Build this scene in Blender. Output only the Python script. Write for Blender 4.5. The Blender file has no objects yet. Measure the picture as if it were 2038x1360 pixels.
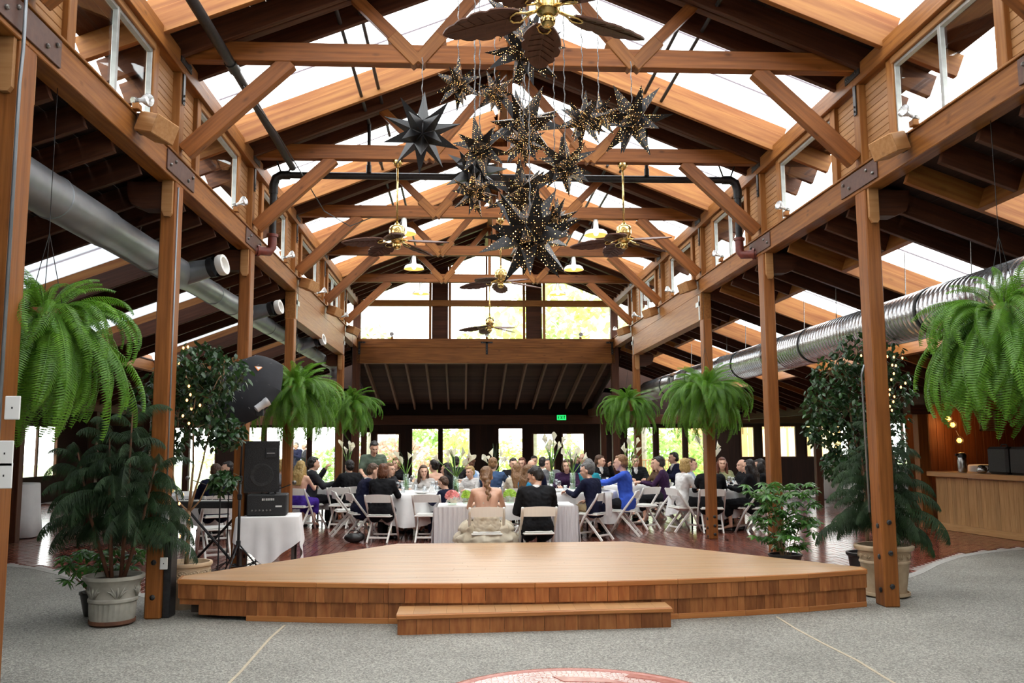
import bpy, bmesh, math, random
from mathutils import Vector, Matrix, Euler, Quaternion, noise as mnoise
R = random.Random(7)
SC = bpy.context.scene
COL = SC.collection
# ------------------------------------------------------------------ camera
YAW, PIT, ROL, CAMX, CAMZ, FPX = 0.05646, 0.11413, -0.00523, -0.65957, 1.62, 1760.0
fw = Vector((math.sin(YAW)*math.cos(PIT), math.cos(YAW)*math.cos(PIT), math.sin(PIT)))
r0 = Vector((math.cos(YAW), -math.sin(YAW), 0)); u0 = r0.cross(fw)
r2 = r0*math.cos(ROL)+u0*math.sin(ROL); u2 = -r0*math.sin(ROL)+u0*math.cos(ROL)
cd = bpy.data.cameras.new('camera'); cam = bpy.data.objects.new('camera', cd); COL.objects.link(cam)
cd.sensor_width = 36; cd.sensor_fit = 'HORIZONTAL'; cd.lens = FPX/2038*36; cd.clip_end = 300; cd.clip_start = .05
cam.matrix_world = Matrix(((r2.x, u2.x, -fw.x, CAMX), (r2.y, u2.y, -fw.y, 0), (r2.z, u2.z, -fw.z, CAMZ), (0, 0, 0, 1)))
SC.camera = cam
# ------------------------------------------------------------------ sky, sun, exposure
w = bpy.data.worlds.new('overcast_sky'); SC.world = w; w.use_nodes = True
bg = w.node_tree.nodes['Background']; bg.inputs[0].default_value = (1.0, .985, .965, 1); bg.inputs[1].default_value = 6.9
sd = bpy.data.lights.new('sun', 'SUN'); sd.energy = 0.6; sd.angle = .5; sd.color = (1, .95, .88)
sun = bpy.data.objects.new('sun', sd); COL.objects.link(sun); sun.rotation_euler = (math.radians(24), math.radians(-14), 0); sun.location = (0, 0, 30)
SC.view_settings.view_transform = 'Standard'; SC.view_settings.look = 'None'
SC.view_settings.exposure = 0.0; SC.view_settings.gamma = 1.0; SC.view_settings.use_curve_mapping = False
SC.cycles.max_bounces = 7; SC.cycles.diffuse_bounces = 4; SC.cycles.glossy_bounces = 3; SC.cycles.transmission_bounces = 4
SC.cycles.transparent_max_bounces = 12; SC.cycles.sample_clamp_indirect = 6; SC.cycles.caustics_reflective = False; SC.cycles.caustics_refractive = False
# ------------------------------------------------------------------ materials
MATS = {}
def _nt(name):
    m = bpy.data.materials.new(name); m.use_nodes = True
    return m, m.node_tree.nodes, m.node_tree.links, m.node_tree.nodes['Principled BSDF']
def pm(name, c, rough=.5, metal=0., c2=None, scale=8, stretch=(1, 1, 1), rnd=0., bump=0., spec=.5, coat=0., emis=None, es=0., detail=4, lo=.35, hi=.65, sheen=0., trans=0., subs=0.):
    """principled procedural material: noise mixed colours, random value per object, fine bump"""
    if name in MATS: return MATS[name]
    m, N, L, B = _nt(name)
    B.inputs['Roughness'].default_value = rough; B.inputs['Metallic'].default_value = metal
    B.inputs['Specular IOR Level'].default_value = spec; B.inputs['Coat Weight'].default_value = coat
    B.inputs['Sheen Weight'].default_value = sheen; B.inputs['Transmission Weight'].default_value = trans
    B.inputs['Base Color'].default_value = (*c, 1)
    out = None
    if c2 is not None or bump:
        tc = N.new('ShaderNodeTexCoord'); mp = N.new('ShaderNodeMapping'); mp.inputs['Scale'].default_value = stretch
        nz = N.new('ShaderNodeTexNoise'); nz.inputs['Scale'].default_value = scale; nz.inputs['Detail'].default_value = detail
        L.new(tc.outputs['Object'], mp.inputs[0])
        vec = mp.outputs[0]
        if rnd:
            oi0 = N.new('ShaderNodeObjectInfo'); ad = N.new('ShaderNodeVectorMath'); ad.operation = 'MULTIPLY_ADD'
            L.new(oi0.outputs['Random'], ad.inputs[0]); ad.inputs[1].default_value = (37, 51, 23); L.new(vec, ad.inputs[2]); vec = ad.outputs[0]
        L.new(vec, nz.inputs['Vector'])
        if c2 is not None:
            rp = N.new('ShaderNodeValToRGB'); rp.color_ramp.elements[0].position = lo; rp.color_ramp.elements[1].position = hi
            rp.color_ramp.elements[0].color = (*c, 1); rp.color_ramp.elements[1].color = (*c2, 1)
            L.new(nz.outputs[0], rp.inputs[0]); out = rp.outputs[0]
        if bump:
            bp = N.new('ShaderNodeBump'); bp.inputs['Strength'].default_value = bump; bp.inputs['Distance'].default_value = .02
            L.new(nz.outputs[0], bp.inputs['Height']); L.new(bp.outputs[0], B.inputs['Normal'])
    if rnd:
        oi = N.new('ShaderNodeObjectInfo'); mr = N.new('ShaderNodeMapRange'); mr.inputs[3].default_value = 1-rnd; mr.inputs[4].default_value = 1+rnd
        hs = N.new('ShaderNodeHueSaturation'); L.new(oi.outputs['Random'], mr.inputs[0]); L.new(mr.outputs[0], hs.inputs['Value'])
        if out: L.new(out, hs.inputs['Color'])
        else: hs.inputs['Color'].default_value = (*c, 1)
        out = hs.outputs[0]
    if out: L.new(out, B.inputs['Base Color'])
    if emis: B.inputs['Emission Color'].default_value = (*emis, 1); B.inputs['Emission Strength'].default_value = es
    MATS[name] = m; return m
def wood(name, c, c2, rough=.55, rnd=.15, sc=5, knots=0., stretch=(.35, 6, 6), coat=0., bump=.15):
    """timber with grain along the local X axis, random tone per piece, optional dark knots"""
    if name in MATS: return MATS[name]
    m = pm(name, c, rough, c2=c2, scale=sc, stretch=stretch, rnd=rnd, bump=bump, detail=6, lo=.3, hi=.7, coat=coat, spec=.3)
    if knots:
        N, L = m.node_tree.nodes, m.node_tree.links; B = N['Principled BSDF']
        src = B.inputs['Base Color'].links[0].from_socket
        tc = N.new('ShaderNodeTexCoord'); mp = N.new('ShaderNodeMapping'); mp.inputs['Scale'].default_value = (2.2, 5, 5)
        vo = N.new('ShaderNodeTexVoronoi'); vo.inputs['Scale'].default_value = 1.3
        L.new(tc.outputs['Object'], mp.inputs[0]); L.new(mp.outputs[0], vo.inputs['Vector'])
        rp = N.new('ShaderNodeValToRGB'); rp.color_ramp.elements[0].position = .05; rp.color_ramp.elements[1].position = .16
        rp.color_ramp.elements[0].color = (knots, knots, knots, 1); rp.color_ramp.elements[1].color = (0, 0, 0, 1)
        L.new(vo.outputs['Distance'], rp.inputs[0])
        mx = N.new('ShaderNodeMix'); mx.data_type = 'RGBA'; L.new(rp.outputs[0], mx.inputs[0]); L.new(src, mx.inputs[6])
        mx.inputs[7].default_value = (c[0]*.3, c[1]*.25, c[2]*.25, 1); L.new(mx.outputs[2], B.inputs['Base Color'])
    return m
def glassmat(name, tint=(1, 1, 1), gloss=.08, veil=0.):
    """thin pane: lets light straight through, mirrors a little, optional milky part that scatters it"""
    if name in MATS: return MATS[name]
    m, N, L, B = _nt(name); o = N['Material Output']; N.remove(B)
    t = N.new('ShaderNodeBsdfTransparent'); t.inputs[0].default_value = (*tint, 1)
    g = N.new('ShaderNodeBsdfGlossy'); g.inputs['Roughness'].default_value = .02
    mx = N.new('ShaderNodeMixShader'); mx.inputs[0].default_value = gloss
    L.new(t.outputs[0], mx.inputs[1]); L.new(g.outputs[0], mx.inputs[2]); s = mx.outputs[0]
    if veil:
        tr = N.new('ShaderNodeBsdfTranslucent'); tr.inputs[0].default_value = (*tint, 1)
        m2 = N.new('ShaderNodeMixShader'); m2.inputs[0].default_value = veil; L.new(s, m2.inputs[1]); L.new(tr.outputs[0], m2.inputs[2]); s = m2.outputs[0]
    L.new(s, o.inputs[0]); MATS[name] = m; return m
M_BEAM = wood('fir_beam', (0.1594, 0.0514, 0.0097), (0.3100, 0.1196, 0.0258), .5, .12, knots=.55)
M_POST = wood('fir_post', (0.1594, 0.0496, 0.0090), (0.2657, 0.0930, 0.0187), .5, .1, knots=.4)
M_TRUSS = wood('fir_truss', (0.1462, 0.0443, 0.0084), (0.2657, 0.0903, 0.0187), .5, .15, knots=.6)
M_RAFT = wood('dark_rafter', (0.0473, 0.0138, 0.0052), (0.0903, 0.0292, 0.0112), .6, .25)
M_CURB_LIT = wood('skylight_curb', (0.1866, 0.0553, 0.0095), (0.3388, 0.1431, 0.0351), .55, .1, sc=3, knots=.3)  # skylight wood with the light falling on it put into the colour
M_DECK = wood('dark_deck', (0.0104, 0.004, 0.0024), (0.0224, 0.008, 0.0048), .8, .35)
M_BOARD = wood('pale_board', (0.3182, 0.1462, 0.0516), (0.4128, 0.215, 0.086), .5, .1, knots=.4)
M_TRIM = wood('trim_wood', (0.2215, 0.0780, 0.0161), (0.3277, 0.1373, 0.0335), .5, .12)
M_WALL = wood('dark_wall_wood', (0.0144, 0.0048, 0.0024), (0.0272, 0.0096, 0.0048), .8, .3)
M_STEEL = pm('brown_steel', (.07, .028, .02), .45, c2=(.1, .045, .03), scale=20, bump=.05)
M_BLACK = pm('black_iron', (.012, .012, .014), .45, .3, c2=(.022, .022, .024), scale=30)
M_BOLT = pm('bolt_metal', (.25, .24, .23), .35, .9, c2=(.12, .11, .1), scale=60)
M_BBOLT = pm('black_bolt', (.012, .012, .014), .4, .2, c2=(.03, .03, .03), scale=60)
M_ALU = pm('grey_aluminium', (.42, .44, .43), .35, .4, c2=(.34, .35, .34), scale=12)
M_GLASS = glassmat('window_glass', (.97, .99, .98), .07)
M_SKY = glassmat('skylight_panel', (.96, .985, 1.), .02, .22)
M_SKYD = glassmat('grey_panel', (.42, .44, .46), .02, .4)  # darker grey tint for the left aisle panels
M_SKYRIB = glassmat('skylight_rib', (.30, .28, .30), .02, .5)
# ------------------------------------------------------------------ mesh helpers
class MB:
    def __init__(s): s.v = []; s.f = []; s.mi = []; s.cur = 0
    def add(s, vs, fs):
        b = len(s.v); s.v += [tuple(p) for p in vs]; s.f += [tuple(i+b for i in f) for f in fs]; s.mi += [s.cur]*len(fs)
    def box(s, x0, y0, z0, x1, y1, z1, M=None):
        p = [Vector(q) for q in ((x0, y0, z0), (x1, y0, z0), (x1, y1, z0), (x0, y1, z0), (x0, y0, z1), (x1, y0, z1), (x1, y1, z1), (x0, y1, z1))]
        if M: p = [M@q for q in p]
        s.add(p, ((0, 3, 2, 1), (4, 5, 6, 7), (0, 1, 5, 4), (1, 2, 6, 5), (2, 3, 7, 6), (3, 0, 4, 7)))
    def bbox(s, x0, y0, z0, x1, y1, z1, b=.005, M=None):
        """box with chamfered edges (rounded octant corners)"""
        bm = bmesh.new(); bmesh.ops.create_cube(bm, size=1)
        for v in bm.verts: v.co = Vector(((x0+x1)/2+v.co.x*(x1-x0), (y0+y1)/2+v.co.y*(y1-y0), (z0+z1)/2+v.co.z*(z1-z0)))
        bmesh.ops.bevel(bm, geom=list(bm.edges), offset=b, segments=1, affect='EDGES')
        s.bm(bm, M)
    def bm(s, bm, M=None):
        bm.verts.ensure_lookup_table(); bm.verts.index_update()
        s.add([(M@v.co if M else v.co) for v in bm.verts], [[v.index for v in f.verts] for f in bm.faces]); bm.free()
    def prism(s, poly, z0, z1, M=None):
        n = len(poly); p = [Vector((x, y, z0)) for x, y in poly]+[Vector((x, y, z1)) for x, y in poly]
        if M: p = [M@q for q in p]
        s.add(p, [tuple(range(n-1, -1, -1)), tuple(range(n, 2*n))]+[(i, (i+1) % n, n+(i+1) % n, n+i) for i in range(n)])
    def tube(s, pts, r, n=8, caps=True):
        """tube along points; r number or list"""
        pts = [Vector(p) for p in pts]; k = len(pts); rs = r if isinstance(r, (list, tuple)) else [r]*k
        up = None; rings = []
        for i, p in enumerate(pts):
            t = (pts[min(i+1, k-1)]-pts[max(i-1, 0)])
            t = t.normalized() if t.length > 1e-9 else Vector((0, 0, 1))
            if up is None: up = t.orthogonal().normalized()
            up = (up-t*up.dot(t)); up = up.normalized() if up.length > 1e-6 else t.orthogonal().normalized()
            b = t.cross(up)
            rings.append([p+(up*math.cos(a)+b*math.sin(a))*rs[i] for a in [2*math.pi*j/n for j in range(n)]])
        vs = [q for rg in rings for q in rg]; fs = []
        for i in range(k-1):
            for j in range(n): fs.append((i*n+j, i*n+(j+1) % n, (i+1)*n+(j+1) % n, (i+1)*n+j))
        if caps: fs += [tuple(range(n-1, -1, -1)), tuple(range((k-1)*n, k*n))]
        s.add(vs, fs)
    def lathe(s, prof, n=24, M=None, cap0=True, cap1=True, flute=None):
        vs = []
        for i, (r, z) in enumerate(prof):
            for j in range(n):
                a = 2*math.pi*j/n; rr = r*(1+(flute(i, a) if flute else 0))
                vs.append(Vector((rr*math.cos(a), rr*math.sin(a), z)))
        if M: vs = [M@q for q in vs]
        fs = []; k = len(prof)
        for i in range(k-1):
            for j in range(n): fs.append((i*n+j, i*n+(j+1) % n, (i+1)*n+(j+1) % n, (i+1)*n+j))
        if cap0: fs.append(tuple(range(n-1, -1, -1)))
        if cap1: fs.append(tuple(range((k-1)*n, k*n)))
        s.add(vs, fs)
    def ball(s, c, rx, ry=None, rz=None, nu=10, nv=7, M=None):
        ry = ry or rx; rz = rz or rx; c = Vector(c); vs = [c+Vector((0, 0, -rz))]; fs = []
        for i in range(1, nv):
            t = -math.pi/2+math.pi*i/nv
            for j in range(nu):
                a = 2*math.pi*j/nu; vs.append(c+Vector((rx*math.cos(t)*math.cos(a), ry*math.cos(t)*math.sin(a), rz*math.sin(t))))
        vs.append(c+Vector((0, 0, rz))); l = len(vs)-1
        for j in range(nu):
            fs.append((0, 1+(j+1) % nu, 1+j)); fs.append((l, l-nu+j, l-nu+(j+1) % nu))
            for i in range(nv-2): fs.append((1+i*nu+j, 1+i*nu+(j+1) % nu, 1+(i+1)*nu+(j+1) % nu, 1+(i+1)*nu+j))
        if M: vs = [M@q for q in vs]
        s.add(vs, fs)
    def mesh(s, name, mats, smooth=False, angle=None):
        me = bpy.data.meshes.new(name); me.from_pydata(s.v, [], s.f)
        if not isinstance(mats, (list, tuple)): mats = [mats]
        for m in mats: me.materials.append(m)
        if len(mats) > 1: me.polygons.foreach_set('material_index', s.mi)
        if smooth: me.polygons.foreach_set('use_smooth', [True]*len(me.polygons))
        if angle: 
            me.polygons.foreach_set('use_smooth', [True]*len(me.polygons)); me.set_sharp_from_angle(angle=math.radians(angle))
        me.update(); return me
    def build(s, name, mats, parent=None, smooth=False, angle=None):
        return obj(name, s.mesh(name, mats, smooth, angle), parent)
WM = {}
def wm(o): return WM.get(o.name, Matrix.Identity(4))
def obj(name, me, parent=None, M=None):
    """link a mesh; M is its world matrix at build time"""
    o = bpy.data.objects.new(name, me); COL.objects.link(o); M = M or Matrix.Identity(4)
    WM[o.name] = M
    if parent:
        o.parent = parent; o.matrix_basis = wm(parent).inverted()@M
    else: o.matrix_basis = M
    return o
def tag(o, label=None, cat=None, group=None, kind=None):
    if label: o['label'] = label
    if cat: o['category'] = cat
    if group: o['group'] = group
    if kind: o['kind'] = kind
    return o
def thing(name, label=None, cat=None, loc=(0, 0, 0), rz=0., group=None, kind=None):
    M = Matrix.Translation(loc)@Matrix.Rotation(rz, 4, 'Z')
    return tag(obj(name, None, None, M), label, cat, group, kind)
def part(name, me, parent, loc=(0, 0, 0), rot=None, scale=1.):
    """child placed in its parent's local frame"""
    o = bpy.data.objects.new(name, me); COL.objects.link(o); o.parent = parent
    Mx = Matrix.Translation(loc)@(rot.to_4x4() if rot is not None else Matrix.Identity(4))@Matrix.Scale(scale, 4)
    o.matrix_basis = Mx; WM[o.name] = wm(parent)@Mx
    return o
def dup(root, loc=None, rz=None, M=None, label=None, group=None, scale=None, cat=None):
    r = root.copy(); COL.objects.link(r)
    if M is None: M = Matrix.Translation(loc)@Matrix.Rotation(rz or 0, 4, 'Z')@Matrix.Scale(scale or 1, 4)
    r.matrix_basis = M; WM[r.name] = M
    if label: r['label'] = label
    if group: r['group'] = group
    if cat: r['category'] = cat
    for ch in list(root.children):
        c = ch.copy(); COL.objects.link(c); c.parent = r
        for g in ch.children:
            d = g.copy(); COL.objects.link(d); d.parent = c
    return r
def frame(p0, p1, up=(0, 0, 1)):
    p0, p1 = Vector(p0), Vector(p1); x = (p1-p0).normalized(); up = Vector(up)
    y = up.cross(x)
    if y.length < 1e-5: y = Vector((0, 1, 0)).cross(x)
    y.normalize(); z = x.cross(y)
    return Matrix(((x.x, y.x, z.x, p0.x), (x.y, y.y, z.y, p0.y), (x.z, y.z, z.z, p0.z), (0, 0, 0, 1)))
BEAMS = {}
def beam(name, p0, p1, w, h, mat, parent=None, up=(0, 0, 1), bev=.006, z=0.):
    """timber from p0 to p1 (centre line of its bottom when z=0 ... use z=-.5 for centred); local X is the grain"""
    l = (Vector(p1)-Vector(p0)).length; key = (round(l, 3), w, h, mat.name, bev, z)
    if key not in BEAMS:
        mb = MB()
        if bev: mb.bbox(0, -w/2, z*h, l, w/2, (1+z)*h, bev)
        else: mb.box(0, -w/2, z*h, l, w/2, (1+z)*h)
        BEAMS[key] = mb.mesh(name, mat)
    return obj(name, BEAMS[key], parent, frame(p0, p1, up))
# ------------------------------------------------------------------ structure
Y1, D, W = 8.7716, 3.1006, 3.48
def TY(k): return Y1+(k-1)*D           # truss line k (1 = first one in full view)
def struct(o): o['kind'] = 'structure'; return o
def sthing(name, loc=(0, 0, 0)): return struct(thing(name, loc=loc))
YB = 29.0                              # end wall
YG = 23.9                              # gable wall
YF = -6.0
def zn(x): return 6.86-.4*abs(x)       # underside of nave rafters
def za(x): return 4.15-.37*(abs(x)-3.5)  # underside of aisle rafters
# ---- floors
def floor_mat():
    m, N, L, B = _nt('exposed_aggregate'); tc = N.new('ShaderNodeTexCoord')
    vo = N.new('ShaderNodeTexVoronoi'); vo.inputs['Scale'].default_value = 95
    nz = N.new('ShaderNodeTexNoise'); nz.inputs['Scale'].default_value = 55; nz.inputs['Detail'].default_value = 3
    big = N.new('ShaderNodeTexNoise'); big.inputs['Scale'].default_value = .9; big.inputs['Detail'].default_value = 4
    for n in (vo, nz, big): L.new(tc.outputs['Object'], n.inputs['Vector'])
    rp = N.new('ShaderNodeValToRGB'); e = rp.color_ramp.elements
    e[0].position = .0; e[0].color = (.062, .061, .057, 1); e[1].position = 1; e[1].color = (.56, .55, .50, 1)
    a = e.new(.42); a.color = (.20, .198, .184, 1); b = e.new(.62); b.color = (.34, .334, .312, 1)
    sep = N.new('ShaderNodeSeparateColor'); L.new(vo.outputs['Color'], sep.inputs[0])
    mxv = N.new('ShaderNodeMix'); mxv.inputs[0].default_value = .45; L.new(sep.outputs[0], mxv.inputs[2]); L.new(nz.outputs[0], mxv.inputs[3])
    L.new(mxv.outputs[0], rp.inputs[0])
    mx = N.new('ShaderNodeMix'); mx.data_type = 'RGBA'; mx.blend_type = 'MULTIPLY'; mx.inputs[0].default_value = 1
    r2_ = N.new('ShaderNodeValToRGB'); r2_.color_ramp.elements[0].position = .3; r2_.color_ramp.elements[1].position = .7
    r2_.color_ramp.elements[0].color = (.72, .70, .655, 1); r2_.color_ramp.elements[1].color = (1.0, .975, .92, 1)
    L.new(big.outputs[0], r2_.inputs[0]); L.new(rp.outputs[0], mx.inputs[6]); L.new(r2_.outputs[0], mx.inputs[7]); L.new(mx.outputs[2], B.inputs['Base Color'])
    bp = N.new('ShaderNodeBump'); bp.inputs['Strength'].default_value = .5; bp.inputs['Distance'].default_value = .004
    L.new(vo.outputs['Distance'], bp.inputs['Height']); L.new(bp.outputs[0], B.inputs['Normal'])
    B.inputs['Roughness'].default_value = .62
    return m
M_AGG = floor_mat()
M_KERB = pm('pale_concrete', (.42, .40, .36), .7, c2=(.3, .29, .27), scale=30, bump=.2)
M_GROUT = pm('grout', (.42, .36, .33), .35, c2=(.3, .25, .23), scale=9)
M_BRICK = pm('brick_paver', (.115, .03, .02), .17, c2=(.21, .062, .04), scale=5, rnd=.3, bump=.05, spec=.6)
M_JOINT = pm('joint_filler', (.5, .42, .30), .7, c2=(.42, .35, .26), scale=30)
# boundary between concrete and brick: curve y = ybrick(x)
def ybrick(x):
    a = abs(x)
    if a < 3.3: return 10.3
    pts = [(3.3, 9.55), (4.0, 10.0), (4.93, 10.9), (5.6, 11.7), (6.35, 12.45), (7.1, 12.9), (7.8, 13.2), (13, 13.6)]
    for (x0, y0), (x1, y1) in zip(pts, pts[1:]):
        if a <= x1: return y0+(y1-y0)*(a-x0)/(x1-x0)
    return 13.6
fl = sthing('floor')
mb = MB(); xs = [-13+26*i/104 for i in range(105)]
vs = []; fs = []
for x in xs: vs += [(x, YF, 0), (x, ybrick(x), 0)]
for i in range(len(xs)-1): fs.append((2*i, 2*i+2, 2*i+3, 2*i+1))
mb.add(vs, fs); mb.build('concrete_slab', M_AGG, fl)
mb = MB()
for i in range(len(xs)-1):
    x0, x1 = xs[i], xs[i+1]
    if abs(x0+x1)/2 < 3.4: continue
    mb.add([(x0, ybrick(x0)-.16, .004), (x1, ybrick(x1)-.16, .004), (x1, ybrick(x1), .004), (x0, ybrick(x0), .004), (x0, ybrick(x0)-.17, -.01), (x1, ybrick(x1)-.17, -.01)], [(0, 1, 2, 3), (4, 5, 1, 0)])
mb.build('concrete_border', M_KERB, fl)
for xx, ya, yb in ((-2.25, YF, 8.3), (2.25, YF, 8.3)):
    mb = MB(); n = 26; pts = [(xx+.012*math.sin(i*1.7)+.008*R.uniform(-1, 1), ya+(yb-ya)*i/n) for i in range(n+1)]; h = .011
    for (xa, y0), (xb, y1) in zip(pts, pts[1:]): mb.box(-h, 0, -.01, h, 1, .0035, Matrix(((1, xb-xa, 0, xa), (0, y1-y0, 0, y0), (0, 0, 1, 0), (0, 0, 0, 1))))
    mb.build('joint_strip', M_JOINT, fl)
# brick floor: grout bed, nearest bricks as pieces, the rest joined
br = sthing('floor')
mb = MB(); vs = []; fs = []
for x in xs: vs += [(x, ybrick(x), -.008), (x, YB, -.008)]
for i in range(len(xs)-1): fs.append((2*i, 2*i+2, 2*i+3, 2*i+1))
mb.add(vs, fs); mb.build('grout_bed', M_GROUT, br)
BL, BW, G = .20, .095, .010
cells = []
nx = int(25/(BW+G))
for i in range(nx):
    x = -12.4+i*(BW+G); off = (i % 2)*.5*(BL+G)
    y = 9.4+off
    while y < 25.5:
        yb = ybrick(x+BW/2)
        if y > yb+.01 and abs(x) < 12.3: cells.append((x, y))
        y += BL+G
mb0 = MB(); mb0.bbox(0, 0, -.02, BW, BL, 0, .004); bme = mb0.mesh('brick', M_BRICK)
def vis(c):
    x, y = c; px = (x-CAMX)/y
    inside = -.62 < px < .56
    hidden = (abs(x) < 2.3 and y < 13.2) or (abs(x) < 3.4 and y < 11.1)
    return inside and not hidden
near = sorted([c for c in cells if vis(c)], key=lambda c: c[1])[:300]; ns = set(near)
for c in near: part('brick', bme, br, (c[0], c[1], R.uniform(-.0012, .0012)))
mb = MB()
for c in cells:
    if c in ns: continue
    x, y = c; z = R.uniform(-.0015, .0012)
    mb.add([(x, y, z), (x+BW, y, z), (x+BW, y+BL, z), (x, y+BL, z), (x-.003, y-.003, z-.01), (x+BW+.003, y-.003, z-.01), (x+BW+.003, y+BL+.003, z-.01), (x-.003, y+BL+.003, z-.01)],
           [(0, 1, 2, 3), (4, 5, 1, 0), (5, 6, 2, 1), (6, 7, 3, 2), (7, 4, 0, 3)])
def brick_far():
    m, N, L, B = _nt('brick_paver_field'); g = N.new('ShaderNodeNewGeometry'); rp = N.new('ShaderNodeValToRGB')
    rp.color_ramp.elements[0].color = (.09, .024, .017, 1); rp.color_ramp.elements[1].color = (.22, .065, .042, 1)
    L.new(g.outputs['Random Per Island'], rp.inputs[0]); L.new(rp.outputs[0], B.inputs['Base Color']); B.inputs['Roughness'].default_value = .17; B.inputs['Specular IOR Level'].default_value = .6
    return m
tag(mb.build('brick_field', brick_far(), br), kind='stuff')
# red medallion set in the concrete
def medal_mat():
    m, N, L, B = _nt('medallion_scales'); tc = N.new('ShaderNodeTexCoord')
    vo = N.new('ShaderNodeTexVoronoi'); vo.feature = 'DISTANCE_TO_EDGE'; vo.inputs['Scale'].default_value = 26; vo.inputs['Randomness'].default_value = .6
    L.new(tc.outputs['Object'], vo.inputs['Vector'])
    rp = N.new('ShaderNodeValToRGB'); rp.color_ramp.elements[0].position = .03; rp.color_ramp.elements[1].position = .09
    rp.color_ramp.elements[0].color = (.36, .13, .10, 1); rp.color_ramp.elements[1].color = (.66, .50, .46, 1)  # scales whitened: the reflection on them is put into the colour
    L.new(vo.outputs['Distance'], rp.inputs[0]); L.new(rp.outputs[0], B.inputs['Base Color']); B.inputs['Roughness'].default_value = .16
    bp = N.new('ShaderNodeBump'); bp.inputs['Distance'].default_value = .003; bp.inputs['Strength'].default_value = .6; L.new(vo.outputs['Distance'], bp.inputs['Height']); L.new(bp.outputs[0], B.inputs['Normal'])
    return m
M_MRED = pm('medallion_red', (.38, .13, .10), .22, c2=(.48, .2, .16), scale=12)
med = thing('floor_medallion', 'round pink stamped medallion with scale pattern set in the concrete floor', 'medallion', (.05, 5.575, 0))
mb = MB(); mb.lathe([(.94, .002), (.94, .004)], 64); part('scale_field', mb.mesh('scale_field', medal_mat()), med)
mb = MB(); mb.lathe([(.92, 0), (.925, .009), (.96, .011), (.995, .007), (1.0, 0)], 64, cap0=False, cap1=False); part('rim', mb.mesh('rim', M_MRED, True), med)
mb = MB(); mb.prism([(-.08, .76), (.25, .70), (.52, .46), (.25, .59), (-.02, .63)], .003, .009); part('inlay', mb.mesh('inlay', M_MRED), med)
mb = MB(); mb.prism([(.50, .84), (.66, .73), (.91, .30), (.81, .26), (.60, .61), (.42, .72)], .003, .009); part('inlay', mb.mesh('inlay', M_MRED), med)
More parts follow.
